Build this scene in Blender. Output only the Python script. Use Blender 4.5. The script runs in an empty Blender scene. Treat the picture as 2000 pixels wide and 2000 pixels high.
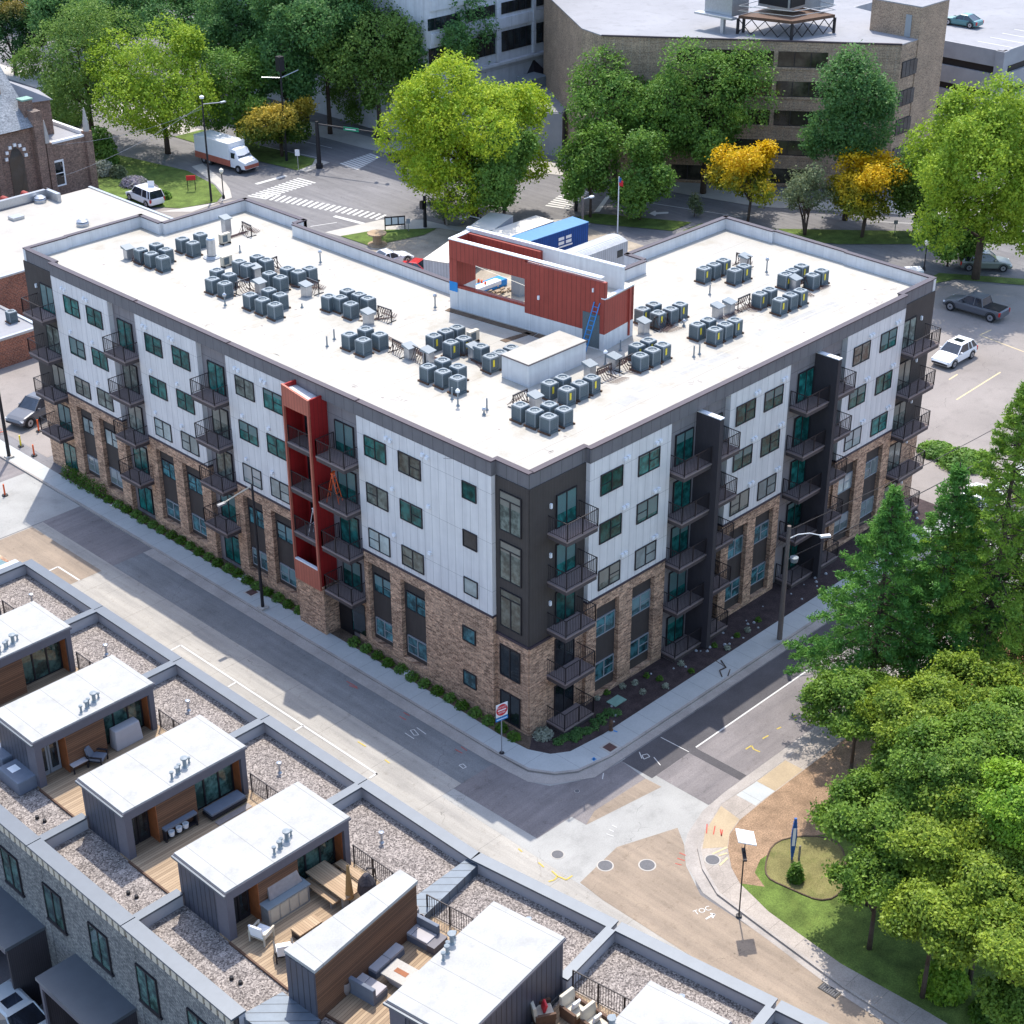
import bpy, bmesh, math, random
import numpy as np
from mathutils import Matrix, Vector
random.seed(7); rng = np.random.default_rng(7)
scene = bpy.context.scene; COL = scene.collection
PI = math.pi
# ------------------------------------------------------------- camera
FPX = 3272.036; CAMP = np.array([-55.475, -53.156, 57.054])
YAW, PITCH, ROLL = math.radians(44.4477), math.radians(28.9501), math.radians(-0.2292)
_d = np.array([math.cos(YAW)*math.cos(PITCH), math.sin(YAW)*math.cos(PITCH), -math.sin(PITCH)])
_r = np.cross(_d, [0, 0, 1]); _r /= np.linalg.norm(_r); _u = np.cross(_r, _d)
CR = math.cos(ROLL)*_r + math.sin(ROLL)*_u; CU = -math.sin(ROLL)*_r + math.cos(ROLL)*_u
cam = bpy.data.cameras.new('camera'); camo = bpy.data.objects.new('camera', cam); COL.objects.link(camo)
cam.sensor_width = 36; cam.lens = FPX/2000*36; cam.clip_start = 1; cam.clip_end = 2000
m = Matrix.Identity(4)
for i in range(3):
    m[i][0] = CR[i]; m[i][1] = CU[i]; m[i][2] = -_d[i]; m[i][3] = CAMP[i]
camo.matrix_world = m; scene.camera = camo
# ------------------------------------------------------------- light
SUNV = Vector((0.383, 0.378, 1)).normalized()
w = bpy.data.worlds.new('World'); scene.world = w; w.use_nodes = True
nt = w.node_tree; nt.nodes.clear()
sky = nt.nodes.new('ShaderNodeTexSky'); sky.sky_type = 'NISHITA'; sky.sun_disc = False
sky.sun_elevation = math.asin(SUNV.z); sky.sun_rotation = math.atan2(SUNV.x, SUNV.y)
sky.air_density = 1.0; sky.dust_density = 1.5; sky.ozone_density = 1.0
bg = nt.nodes.new('ShaderNodeBackground'); bg.inputs[1].default_value = 0.15
wo = nt.nodes.new('ShaderNodeOutputWorld'); nt.links.new(sky.outputs[0], bg.inputs[0]); nt.links.new(bg.outputs[0], wo.inputs[0])
sl = bpy.data.lights.new('sun', 'SUN'); sl.energy = 2.1; sl.angle = math.radians(0.5); sl.color = (1, 0.94, 0.84)
so = bpy.data.objects.new('sun', sl); COL.objects.link(so); so.rotation_euler = SUNV.to_track_quat('Z', 'Y').to_euler()
so.location = (0, 0, 80)
scene.view_settings.view_transform = 'Standard'; scene.view_settings.look = 'None'
scene.view_settings.exposure = 1.42; scene.view_settings.gamma = 1
# ------------------------------------------------------------- helpers
def g(px, py, z=0.0):
    """point at height z seen at photo position (2000 px frame)"""
    d = _d + CR*((px-1000)/FPX) - CU*((py-1000)/FPX)
    t = (z-CAMP[2])/d[2]; q = CAMP+t*d
    return (float(q[0]), float(q[1]))
def zat(x, y, py):
    """height over ground point (x,y) that shows at photo row py"""
    lo, hi = -5, 60
    for _ in range(40):
        mid = (lo+hi)/2; v = np.array([x, y, mid])-CAMP
        yy = 1000-FPX*(v@CU)/(v@_d)
        if yy > py: lo = mid
        else: hi = mid
    return lo
def ppm(x, y, z=0):
    return FPX/((np.array([x, y, z])-CAMP)@_d)
class MB:
    def __init__(s): s.v = []; s.f = []
    def add(s, vs, fs):
        n = len(s.v); s.v += [tuple(v) for v in vs]; s.f += [tuple(i+n for i in f) for f in fs]; return s
    def box(s, x0, x1, y0, y1, z0, z1):
        if x0 > x1: x0, x1 = x1, x0
        if y0 > y1: y0, y1 = y1, y0
        return s.add([(x0,y0,z0),(x1,y0,z0),(x1,y1,z0),(x0,y1,z0),(x0,y0,z1),(x1,y0,z1),(x1,y1,z1),(x0,y1,z1)],
            [(0,3,2,1),(4,5,6,7),(0,1,5,4),(1,2,6,5),(2,3,7,6),(3,0,4,7)])
    def prism(s, poly, z0, z1, top=None):
        n = len(poly); top = top or poly
        a = sum(poly[i][0]*poly[(i+1)%n][1]-poly[(i+1)%n][0]*poly[i][1] for i in range(n))
        if a < 0: poly = poly[::-1]; top = top[::-1]
        zz = (lambda p, z: p[2] if len(p) > 2 else z)
        vs = [(p[0],p[1],z0) for p in poly]+[(p[0],p[1],zz(p, z1)) for p in top]
        return s.add(vs, [tuple(range(n))[::-1], tuple(range(n, 2*n))]+[(i,(i+1)%n,(i+1)%n+n,i+n) for i in range(n)])
    def sheet(s, poly, z):
        n = len(poly); a = sum(poly[i][0]*poly[(i+1)%n][1]-poly[(i+1)%n][0]*poly[i][1] for i in range(n))
        if a < 0: poly = poly[::-1]
        return s.add([(p[0],p[1],z) for p in poly], [tuple(range(n))])
    def tube(s, p0, p1, r0, r1=None, n=8, caps=True):
        r1 = r0 if r1 is None else r1
        p0 = Vector(p0); p1 = Vector(p1); d = (p1-p0)
        if d.length < 1e-6: return s
        d.normalize(); a = d.orthogonal().normalized(); b = d.cross(a)
        vs = []
        for p, r in ((p0, r0), (p1, r1)):
            for i in range(n):
                t = 2*PI*i/n; vs.append(p+a*(r*math.cos(t))+b*(r*math.sin(t)))
        fs = [(i,(i+1)%n,(i+1)%n+n,i+n) for i in range(n)]
        if caps: fs += [tuple(range(n))[::-1], tuple(range(n,2*n))]
        return s.add(vs, fs)
    def path(s, pts, r, n=6):
        for a, b in zip(pts, pts[1:]): s.tube(a, b, r, n=n)
        return s
    def lathe(s, prof, cx=0, cy=0, n=16):
        vs = []; k = len(prof)
        for i in range(n):
            t = 2*PI*i/n
            for r, z in prof: vs.append((cx+r*math.cos(t), cy+r*math.sin(t), z))
        fs = [(i*k+j, ((i+1)%n)*k+j, ((i+1)%n)*k+j+1, i*k+j+1) for i in range(n) for j in range(k-1)]
        return s.add(vs, fs)
    def xf(s, M):
        s.v = [tuple(M @ Vector(v)) for v in s.v]; return s
    def mesh(s, name):
        me = bpy.data.meshes.new(name); me.from_pydata(s.v, [], s.f); me.update(); return me
    def build(s, name, mat, parent=None, loc=None, rot=None, bevel=0, smooth=False):
        me = s.mesh(name)
        if bevel:
            bm = bmesh.new(); bm.from_mesh(me); bmesh.ops.remove_doubles(bm, verts=bm.verts, dist=1e-5)
            bmesh.ops.bevel(bm, geom=bm.edges[:], offset=bevel, segments=2, affect='EDGES', profile=0.6); bm.to_mesh(me); bm.free()
        me.materials.append(mat)
        if smooth:
            for p in me.polygons: p.use_smooth = True
        return link(name, me, parent, loc, rot)
def link(name, me, parent=None, loc=None, rot=None):
    o = bpy.data.objects.new(name, me); COL.objects.link(o)
    if parent is not None: o.parent = parent
    if loc is not None: o.location = loc
    if rot is not None: o.rotation_euler = (0, 0, rot)
    return o
def tag(o, label=None, cat=None, group=None, kind=None):
    if label: o['label'] = label
    if cat: o['category'] = cat
    if group: o['group'] = group
    if kind: o['kind'] = kind
    return o
def thing(name, label, cat, loc=(0,0,0), rot=0, group=None):
    o = bpy.data.objects.new(name, None); COL.objects.link(o); o.location = loc; o.rotation_euler = (0,0,rot)
    o.empty_display_size = 0.3
    return tag(o, label, cat, group)
def copy_tree(o, parent=None):
    c = o.copy(); COL.objects.link(c)
    if parent is not None: c.parent = parent
    for ch in list(o.children): copy_tree(ch, c)
    return c
def struct(name, mb, mat, bevel=0):
    return tag(mb.build(name, mat, bevel=bevel), kind='structure')
def text_mesh(txt, size, mat, name, parent, M, extrude=0.004):
    cu = bpy.data.curves.new(name, 'FONT'); cu.body = txt; cu.size = size; cu.extrude = extrude
    cu.align_x = 'CENTER'; cu.align_y = 'CENTER'
    t = bpy.data.objects.new(name, cu); COL.objects.link(t)
    bpy.context.view_layer.update()
    me = bpy.data.meshes.new_from_object(t); bpy.data.objects.remove(t)
    me.transform(M); me.materials.clear(); me.materials.append(mat); me.name = name
    return link(name, me, parent)
# ------------------------------------------------------------- materials
class NT:
    def __init__(s, name):
        s.m = bpy.data.materials.new(name); s.m.use_nodes = True; s.t = s.m.node_tree; s.t.nodes.clear()
        s.out = s.n('ShaderNodeOutputMaterial'); s.tc = s.n('ShaderNodeTexCoord')
    def n(s, t, **k):
        o = s.t.nodes.new(t)
        for a, b in k.items(): setattr(o, a, b)
        return o
    def l(s, a, b): s.t.links.new(a, b)
    def math(s, op, a, b=None, c=None):
        o = s.n('ShaderNodeMath', operation=op)
        for i, x in enumerate((a, b, c)):
            if x is None: continue
            if isinstance(x, (int, float)): o.inputs[i].default_value = x
            else: s.l(x, o.inputs[i])
        return o.outputs[0]
    def mix(s, f, a, b, mode='MIX'):
        o = s.n('ShaderNodeMix', data_type='RGBA', blend_type=mode)
        for i, x in ((0, f), (6, a), (7, b)):
            if isinstance(x, (int, float)): o.inputs[i].default_value = x
            elif isinstance(x, tuple): o.inputs[i].default_value = (*x, 1)
            else: s.l(x, o.inputs[i])
        return o.outputs[2]
    def noise(s, scale, detail=4, rough=0.55, vec=None):
        o = s.n('ShaderNodeTexNoise'); o.inputs['Scale'].default_value = scale; o.inputs['Detail'].default_value = detail
        o.inputs['Roughness'].default_value = rough; s.l(vec or s.tc.outputs['Object'], o.inputs['Vector']); return o.outputs[0]
    def ramp(s, f, a, b):
        o = s.n('ShaderNodeMapRange'); o.clamp = True; s.l(f, o.inputs[0]); o.inputs[1].default_value = a; o.inputs[2].default_value = b
        return o.outputs[0]
    def xyz(s):
        o = s.n('ShaderNodeSeparateXYZ'); s.l(s.tc.outputs['Object'], o.inputs[0]); return o.outputs
    def uz(s):
        x = s.xyz(); u = s.math('ADD', x[0], x[1]); o = s.n('ShaderNodeCombineXYZ'); s.l(u, o.inputs[0]); s.l(x[2], o.inputs[1]); return o.outputs[0], u, x[2]
    def line(s, v, period, width, off=0.0):
        f = s.math('FRACT', s.math('DIVIDE', s.math('ADD', v, off), period)); return s.math('LESS_THAN', f, width/period)
    def bsdf(s, col, rough=0.8, metal=0.0, spec=0.3, bump=None, bs=0.3, bd=0.02):
        p = s.n('ShaderNodeBsdfPrincipled')
        if isinstance(col, tuple): p.inputs['Base Color'].default_value = (*col, 1)
        else: s.l(col, p.inputs['Base Color'])
        if isinstance(rough, (int, float)): p.inputs['Roughness'].default_value = rough
        else: s.l(rough, p.inputs['Roughness'])
        p.inputs['Metallic'].default_value = metal; p.inputs['Specular IOR Level'].default_value = spec
        if bump is not None:
            b = s.n('ShaderNodeBump'); b.inputs['Strength'].default_value = bs; b.inputs['Distance'].default_value = bd
            s.l(bump, b.inputs['Height']); s.l(b.outputs[0], p.inputs['Normal'])
        s.l(p.outputs[0], s.out.inputs[0]); return p
def mul(c, k): return tuple(min(1, x*k) for x in c)
def plain(name, c, rough=0.7, var=0.15, scale=3.0, metal=0.0, spec=0.3, bump=0.0):
    t = NT(name); a = t.noise(scale, 5); b = t.noise(scale*11, 3)
    f = t.math('ADD', t.math('MULTIPLY', t.ramp(a, 0.3, 0.7), 0.65), t.math('MULTIPLY', b, 0.35))
    t.bsdf(t.mix(f, mul(c, 1-var), mul(c, 1+var)), rough, metal, spec, b if bump else None, bump)
    return t.m
def panel(name, c, du, dz=None, w=0.03, dark=0.45, var=0.05, rough=0.75, metal=0, off=0.0, woff=0.0, spec=0.3):
    t = NT(name); _, u, z = t.uz(); a = t.noise(1.2, 4)
    col = t.mix(t.ramp(a, 0.3, 0.7), mul(c, 1-var), mul(c, 1+var))
    mp = t.n('ShaderNodeMapping'); t.l(t.tc.outputs['Object'], mp.inputs[0]); mp.inputs['Scale'].default_value = (2.6,2.6,.18)
    col = t.mix(1.0, col, t.mix(t.ramp(t.noise(1.0, 5, .7, mp.outputs[0]), 0.35, 0.75), (1.03,1.03,1.03), (0.84,0.84,0.85)), 'MULTIPLY')
    k = t.line(u, du, w, off)
    if dz: k = t.math('MAXIMUM', k, t.line(z, dz, w, woff))
    t.bsdf(t.mix(k, col, mul(c, dark)), rough, metal, spec, t.math('SUBTRACT', 1.0, k), 0.4, 0.02); return t.m
def brick(name, c1, c2, mortar, bw=0.30, bh=0.10, ms=0.012, bump=0.6):
    t = NT(name); v, u, z = t.uz(); b = t.n('ShaderNodeTexBrick'); t.l(v, b.inputs['Vector'])
    b.inputs['Scale'].default_value = 1; b.inputs['Brick Width'].default_value = bw; b.inputs['Row Height'].default_value = bh
    b.inputs['Mortar Size'].default_value = ms; b.inputs['Color1'].default_value = (*c1,1); b.inputs['Color2'].default_value = (*c2,1)
    b.inputs['Mortar'].default_value = (*mortar,1); b.offset = 0.5; b.inputs['Bias'].default_value = 0.0
    n1 = t.noise(0.6, 4); n2 = t.noise(7, 3, 0.7)
    col = t.mix(t.ramp(n1, 0.3, 0.7), (0.82,0.82,0.82), (1.15,1.12,1.1))
    col2 = t.mix(t.ramp(n2, 0.35, 0.65), (0.6,0.6,0.62), (1.35,1.3,1.25))
    c = t.mix(1.0, b.outputs[0], col, 'MULTIPLY'); c = t.mix(1.0, c, col2, 'MULTIPLY')
    t.bsdf(c, 0.9, 0, 0.2, b.outputs[1], -bump, 0.02); return t.m
def ground_mat(name, c, var=0.12, fine=0.18, scale=0.25, crack=0.0, joint=None, stain=0.0, rough=0.9, stc=None, streak=None):
    t = NT(name); a = t.noise(scale, 6, 0.6); b = t.noise(14, 4, 0.7); x = t.xyz()
    col = t.mix(t.ramp(a, 0.32, 0.68), mul(c, 1-var), mul(c, 1+var))
    col = t.mix(1.0, col, t.mix(t.ramp(b, 0.3, 0.7), (1-fine,)*3, (1+fine,)*3), 'MULTIPLY')
    if streak:
        mp = t.n('ShaderNodeMapping'); t.l(t.tc.outputs['Object'], mp.inputs[0]); mp.inputs['Scale'].default_value = (1.6,.12,1) if streak == 'y' else (.12,1.6,1)
        q = t.noise(1.0, 5, 0.65, mp.outputs[0]); col = t.mix(1.0, col, t.mix(t.ramp(q, 0.3, 0.7), (0.80,0.80,0.81), (1.15,1.14,1.12)), 'MULTIPLY')
        q = t.noise(2.2, 6, 0.75); col = t.mix(1.0, col, t.mix(t.ramp(q, 0.55, 0.72), (1,1,1), (0.72,0.70,0.68)), 'MULTIPLY')
    if stain:
        s = t.noise(0.7, 6, 0.7); col = t.mix(t.math('MULTIPLY', t.ramp(s, 0.52, 0.75), stain), col, stc or mul(c, 0.45))
    if crack:
        vo = t.n('ShaderNodeTexVoronoi', feature='DISTANCE_TO_EDGE'); vo.inputs['Scale'].default_value = crack
        nn = t.n('ShaderNodeTexNoise'); nn.inputs['Scale'].default_value = 1.2; t.l(t.tc.outputs['Object'], nn.inputs['Vector'])
        vm = t.n('ShaderNodeVectorMath', operation='ADD'); t.l(t.tc.outputs['Object'], vm.inputs[0]); t.l(nn.outputs['Color'], vm.inputs[1])
        t.l(vm.outputs[0], vo.inputs['Vector'])
        k = t.math('LESS_THAN', vo.outputs[0], 0.006*max(crack, .2)); k = t.math('MULTIPLY', k, t.ramp(t.noise(0.35, 2), 0.45, 0.55))
        col = t.mix(t.math('MULTIPLY', k, 0.55), col, mul(c, 0.3))
    if joint:
        ax, per, off = joint
        k = t.line(x[0 if ax == 'x' else 1], per, 0.03, off); col = t.mix(t.math('MULTIPLY', k, 0.55), col, mul(c, 0.4))
    t.bsdf(col, rough, 0, 0.25, b, 0.25, 0.01); return t.m
def leaf_mat(name, c1, c2, c3=None, zmix=None, tr=0.35, scale=0.9):
    t = NT(name); a = t.noise(scale, 3, 0.6); b = t.noise(9, 2, 0.7)
    col = t.mix(t.ramp(a, 0.35, 0.65), c1, c2)
    if c3:
        x = t.xyz(); h = t.ramp(t.math('ADD', x[2], t.math('MULTIPLY', t.math('SUBTRACT', a, 0.5), 6)), zmix[0], zmix[1]); col = t.mix(h, col, c3)
    col = t.mix(1.0, col, t.mix(t.ramp(b, 0.25, 0.75), (0.6,0.66,0.55), (1.5,1.4,1.1)), 'MULTIPLY')
    d = t.n('ShaderNodeBsdfDiffuse'); tl = t.n('ShaderNodeBsdfTranslucent'); ms = t.n('ShaderNodeMixShader'); gl = t.n('ShaderNodeBsdfGlossy')
    gl.inputs['Roughness'].default_value = 0.5; gl.inputs['Color'].default_value = (1,1,1,1)
    t.l(col, d.inputs[0]); t.l(col, tl.inputs[0]); ms.inputs[0].default_value = tr; t.l(d.outputs[0], ms.inputs[1]); t.l(tl.outputs[0], ms.inputs[2])
    m2 = t.n('ShaderNodeMixShader'); m2.inputs[0].default_value = 0.012; t.l(ms.outputs[0], m2.inputs[1]); t.l(gl.outputs[0], m2.inputs[2]); t.l(m2.outputs[0], t.out.inputs[0])
    return t.m
def glass(name, c, rough=0.06, var=0.5, spec=0.9, scale=0.8, blind=None):
    t = NT(name); i = t.n('ShaderNodeObjectInfo'); off = t.n('ShaderNodeVectorMath', operation='ADD'); t.l(t.tc.outputs['Object'], off.inputs[0])
    cb = t.n('ShaderNodeCombineXYZ'); rr = t.math('MULTIPLY', i.outputs['Random'], 97.0); t.l(rr, cb.inputs[0]); t.l(rr, cb.inputs[2]); t.l(cb.outputs[0], off.inputs[1])
    a = t.noise(scale*1.4, 4, .6, off.outputs[0])
    col = t.mix(t.ramp(a, 0.42, 0.60), mul(c, 1-var), mul(c, 1+var))  # noise mottles the pane colour to mimic reflections
    col = t.mix(i.outputs['Random'], mul_n(t, col, 0.6), mul_n(t, col, 1.5))
    if blind:
        x = t.xyz(); r2 = t.math('FRACT', t.math('MULTIPLY', i.outputs['Random'], 13.7)); k = t.math('GREATER_THAN', x[2], t.math('MULTIPLY_ADD', r2, 2.6, 0.15))
        sl_ = t.math('GREATER_THAN', t.math('FRACT', t.math('MULTIPLY', x[2], 12.0)), 0.25); k = t.math('MULTIPLY', k, t.math('MULTIPLY_ADD', sl_, 0.3, 0.6)); col = t.mix(k, col, blind)
    t.bsdf(col, rough, 0, spec); return t.m
def mul_n(t, col, k): return t.mix(1.0, col, (k,k,k), 'MULTIPLY')
X = {}
X['white'] = panel('white_panel', (0.69,0.66,0.64), 0.62, 3.05, 0.022, 0.5, 0.04, woff=0.45)
X['grey'] = panel('grey_panel', (0.235,0.215,0.22), 1.25, 3.05, 0.03, 0.5, 0.06, woff=0.3)
X['fascia'] = panel('grey_fascia', (0.165,0.155,0.16), 0.82, None, 0.03, 0.45, 0.06)
X['brown'] = panel('dark_brown_siding', (0.068,0.057,0.052), 0.12, None, 0.03, 0.7, 0.1)
X['fin'] = panel('charcoal_siding', (0.052,0.046,0.052), 0.10, None, 0.03, 0.7, 0.1)
X['brick'] = brick('mottled_brick', (0.60,0.40,0.27), (0.20,0.115,0.075), (0.46,0.34,0.255), 0.34, 0.105, 0.014)
X['coping'] = plain('dark_coping', (0.055,0.04,0.05), 0.5, 0.1)
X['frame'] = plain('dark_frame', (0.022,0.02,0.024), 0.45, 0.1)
X['rail'] = plain('bronze_rail', (0.030,0.024,0.026), 0.5, 0.1)
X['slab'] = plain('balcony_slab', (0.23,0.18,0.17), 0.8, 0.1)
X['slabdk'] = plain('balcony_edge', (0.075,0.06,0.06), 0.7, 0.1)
X['roof'] = ground_mat('white_membrane', (0.385,0.365,0.325), 0.10, 0.09, 0.12, 0, ('y', 3.05, 0.4), 0.8, 0.7, (0.29,0.255,0.20))
X['memb'] = panel('parapet_membrane', (0.62,0.62,0.62), 1.5, None, 0.02, 0.7, 0.06)
X['red'] = panel('red_metal', (0.31,0.055,0.04), 0.30, None, 0.035, 0.55, 0.08, 0.5)
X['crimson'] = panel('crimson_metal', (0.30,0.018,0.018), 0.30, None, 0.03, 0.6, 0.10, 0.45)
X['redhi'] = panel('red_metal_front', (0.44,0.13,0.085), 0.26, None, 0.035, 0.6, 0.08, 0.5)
X['glass_t'] = glass('teal_glass', (0.012,0.095,0.085), 0.14, 0.5, 0.35, 1.2, (0.13,0.20,0.20))
X['glass_d'] = glass('dark_glass', (0.012,0.018,0.022), 0.05)
X['glass_b'] = glass('glass_over_blinds', (0.22,0.27,0.27), 0.1, 0.18, 0.6, 0.7, (0.36,0.37,0.37))
X['glass_c'] = glass('cyan_glass', (0.04,0.12,0.135), 0.08, 0.6, .7, 1.2, (0.17,0.27,0.28))
X['glass_w'] = glass('warm_glass', (0.10,0.12,0.105), 0.10, 0.45, 0.5, 1.2, (0.22,0.21,0.18))
X['glass_o'] = glass('office_glass', (0.035,0.032,0.022), 0.08, 0.5, 0.5, .5)
X['vinyl'] = plain('grey_vinyl', (0.27,0.285,0.30), 0.5, 0.05)
X['whitem'] = plain('white_metal', (0.75,0.76,0.78), 0.4, 0.05)
X['steel'] = plain('galvanised', (0.42,0.44,0.47), 0.35, 0.15, 6, 0.7, 0.5)
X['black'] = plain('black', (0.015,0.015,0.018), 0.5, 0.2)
X['acbody'] = panel('condenser_louvres', (0.13,0.165,0.18), 5, 0.035, 0.012, 0.5, 0.08)
X['actop'] = plain('condenser_top', (0.20,0.23,0.25), 0.5, 0.08)
X['aclight'] = panel('condenser_pale', (0.42,0.44,0.46), 5, 0.05, 0.015, 0.5, 0.06)
X['wood_dk'] = plain('timber_dark', (0.10,0.055,0.035), 0.7, 0.4, 4)
X['copper'] = plain('copper_line', (0.10,0.055,0.05), 0.5, 0.3)
X['yellow'] = plain('yellow_label', (0.75,0.6,0.04), 0.6, 0.1)
X['beige'] = plain('beige_metal', (0.5,0.45,0.36), 0.5, 0.1)
X['concrete'] = ground_mat('concrete', (0.42,0.395,0.36), 0.08, 0.12, 0.4, 0.0, None, 0.2)
X['conc_rd'] = ground_mat('road_concrete', (0.345,0.325,0.295), 0.10, 0.12, 0.35, 0.12, ('y', 4.55, 0.3), 0.25, streak='y')
X['conc_tan'] = ground_mat('tan_concrete', (0.275,0.22,0.17), 0.10, 0.12, 0.3, 0.15, None, 0.25, streak='y')
X['conc_wh'] = ground_mat('new_concrete', (0.33,0.325,0.31), 0.10, 0.10, 0.4, 0.16, None, 0.4)
X['asph'] = ground_mat('asphalt_grey', (0.185,0.19,0.195), 0.15, 0.25, 0.3, 0.10, None, 0.25, streak='y')
X['asph_l'] = ground_mat('asphalt_faded', (0.20,0.182,0.182), 0.12, 0.2, 0.3, 0.12, None, 0.25, streak='x')
X['asph_d'] = ground_mat('asphalt_dark', (0.085,0.08,0.085), 0.15, 0.2, 0.5)
X['asph_r'] = ground_mat('asphalt_main_road', (0.18,0.175,0.18), 0.15, 0.18, 0.12, 0.06, None, 0.25, streak='y')
X['lot'] = ground_mat('parking_asphalt', (0.245,0.218,0.20), 0.15, 0.15, 0.12, 0.10, None, 0.35)
X['walk'] = ground_mat('sidewalk_concrete', (0.40,0.415,0.41), 0.06, 0.08, 0.5, 0.0, ('y', 1.52, 0.2), 0.12)
X['walkx'] = ground_mat('sidewalk_concrete_x', (0.40,0.415,0.41), 0.06, 0.08, 0.5, 0.0, ('x', 1.52, 0.2), 0.12)
X['walk_o'] = ground_mat('old_sidewalk', (0.34,0.30,0.265), 0.15, 0.2, 0.5, 0.3, ('y', 1.6, 0), 0.35)
X['walk_y'] = ground_mat('yellowed_sidewalk', (0.38,0.30,0.20), 0.10, 0.12, 0.6, 0.0, None, 0.2)
X['gutter'] = ground_mat('gutter_concrete', (0.34,0.31,0.285), 0.15, 0.15, 0.6, 0, None, 0.4)
X['mulch'] = ground_mat('mulch', (0.05,0.035,0.035), 0.3, 0.5, 1.5)
X['mulchb'] = ground_mat('brown_mulch', (0.12,0.085,0.06), 0.3, 0.5, 1.5)
X['straw'] = ground_mat('pine_straw', (0.27,0.18,0.115), 0.25, 0.45, 1.1, 0, None, 0.5, 0.95, (0.16,0.10,0.06))
X['clay'] = ground_mat('red_clay', (0.26,0.115,0.07), 0.3, 0.4, 0.8, 0, None, 0.4)
X['grass'] = ground_mat('grass', (0.095,0.14,0.03), 0.4, 0.45, 0.8, 0, None, 0.3, 0.95, (0.16,0.17,0.04))
X['grassd'] = ground_mat('dry_grass', (0.165,0.15,0.06), 0.3, 0.4, 0.9, 0, None, 0.6, 0.95, (0.08,0.12,0.02))
X['dirt'] = ground_mat('construction_dirt', (0.33,0.28,0.22), 0.25, 0.3, 0.5, 0, None, 0.5)
X['gravel'] = None
t = NT('pale_gravel'); vo = t.n('ShaderNodeTexVoronoi'); vo.inputs['Scale'].default_value = 16; t.l(t.tc.outputs['Object'], vo.inputs['Vector'])
sx = t.n('ShaderNodeSeparateColor'); t.l(vo.outputs['Color'], sx.inputs[0])
gc = t.mix(sx.outputs[0], (0.10,0.085,0.08), (0.46,0.405,0.365)); gc = t.mix(t.ramp(t.noise(0.9, 5), 0.3, 0.7), gc, mul_n(t, gc, 1.2))
gc = t.mix(t.ramp(t.noise(0.8, 6, 0.7), 0.42, 0.66), gc, mul_n(t, gc, 0.72)); gc = t.mix(t.ramp(t.noise(18, 3, 0.8), 0.35, 0.6), mul_n(t, gc, 0.55), gc)
t.bsdf(gc, 0.9, 0, 0.2, sx.outputs[1], 0.8, 0.03); X['gravel'] = t.m
def planks(name, c1, c2, ax='x', pw=0.14, rough=0.75):
    t = NT(name); x = t.xyz(); v = x['xyz'.index(ax)]
    cell = t.math('FLOOR', t.math('DIVIDE', v, pw)); wn = t.n('ShaderNodeTexWhiteNoise', noise_dimensions='1D'); t.l(cell, wn.inputs['W'])
    mp = t.n('ShaderNodeMapping'); t.l(t.tc.outputs['Object'], mp.inputs[0]); mp.inputs['Scale'].default_value = {'x': (30,1.5,8), 'y': (1.5,30,8), 'z': (2,2,40)}[ax]
    n = t.noise(1, 4, 0.6, mp.outputs[0]); f = t.math('ADD', t.math('MULTIPLY', wn.outputs[0], 0.6), t.math('MULTIPLY', n, 0.5))
    col = t.mix(f, c1, c2); k = t.line(v, pw, 0.012); t.bsdf(t.mix(k, col, mul(c1, 0.35)), rough, 0, 0.3); return t.m
X['deck'] = planks('deck_boards', (0.20,0.135,0.085), (0.42,0.31,0.20), 'y')
X['clad'] = planks('cedar_cladding', (0.07,0.035,0.022), (0.22,0.115,0.065), 'z', 0.11)
X['orange_wood'] = plain('orange_wood', (0.26,0.085,0.03), 0.6, 0.3, 3)
X['table'] = planks('table_timber', (0.30,0.20,0.12), (0.46,0.34,0.22), 'x', 0.12)
X['tcoping'] = plain('slate_coping', (0.10,0.115,0.135), 0.42, 0.08, 2, 0.3, 0.5)
X['tin'] = plain('parapet_inner', (0.40,0.39,0.40), 0.8, 0.06)
X['saddle'] = panel('saddle_seams', (0.11,0.135,0.165), 0.62, None, 0.05, 0.3, 0.06, 0.4, 0.2)
X['verdigris'] = plain('verdigris', (0.20,0.33,0.27), 0.7, 0.2)
X['canvas'] = plain('tan_canvas', (0.30,.18,.07), .9, .15)
X['seam'] = panel('standing_seam', (0.085,0.09,0.115), 0.32, None, 0.05, 0.35, 0.08, 0.45, 0.3)
X['pavmet'] = plain('pavilion_metal', (0.11,0.105,0.125), 0.5, 0.08)
X['troof'] = ground_mat('pavilion_roof', (0.345,0.34,0.325), 0.09, 0.07, 0.6, 0, ('x', 1.9, 0.3), 0.8, 0.7, (0.25,0.245,0.225))
X['tbrick'] = brick('grey_brick', (0.25,0.26,0.255), (0.16,0.17,0.175), (0.075,0.08,0.085), 0.3, 0.10, 0.012)
X['glass_g'] = glass('green_glass', (0.05,0.10,0.085), 0.05, 0.6, 0.9, 1.2)
X['cushion'] = plain('grey_cushion', (0.40,0.38,0.39), 0.95, 0.06)
X['sofa'] = plain('sofa_frame', (0.14,0.16,0.20), 0.8, 0.1)
X['pot'] = plain('ceramic_pot', (0.23,0.20,0.19), 0.6, 0.15)
X['bark'] = plain('bark', (0.075,0.055,0.042), 0.95, 0.35, 4)
X['barkp'] = plain('pale_bark', (0.25,0.22,0.19), 0.9, 0.3, 4)
X['paint_w'] = plain('white_paint', (0.56,0.55,0.53), 0.8, 0.08, 5)
X['paint_y'] = plain('yellow_paint', (0.5,0.38,0.08), 0.8, 0.15, 5)
X['paint_r'] = plain('red_paint', (0.45,0.08,0.06), 0.8, 0.2, 5)
X['paint_o'] = plain('faded_line', (0.55,0.44,0.26), 0.8, 0.2, 5)
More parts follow.
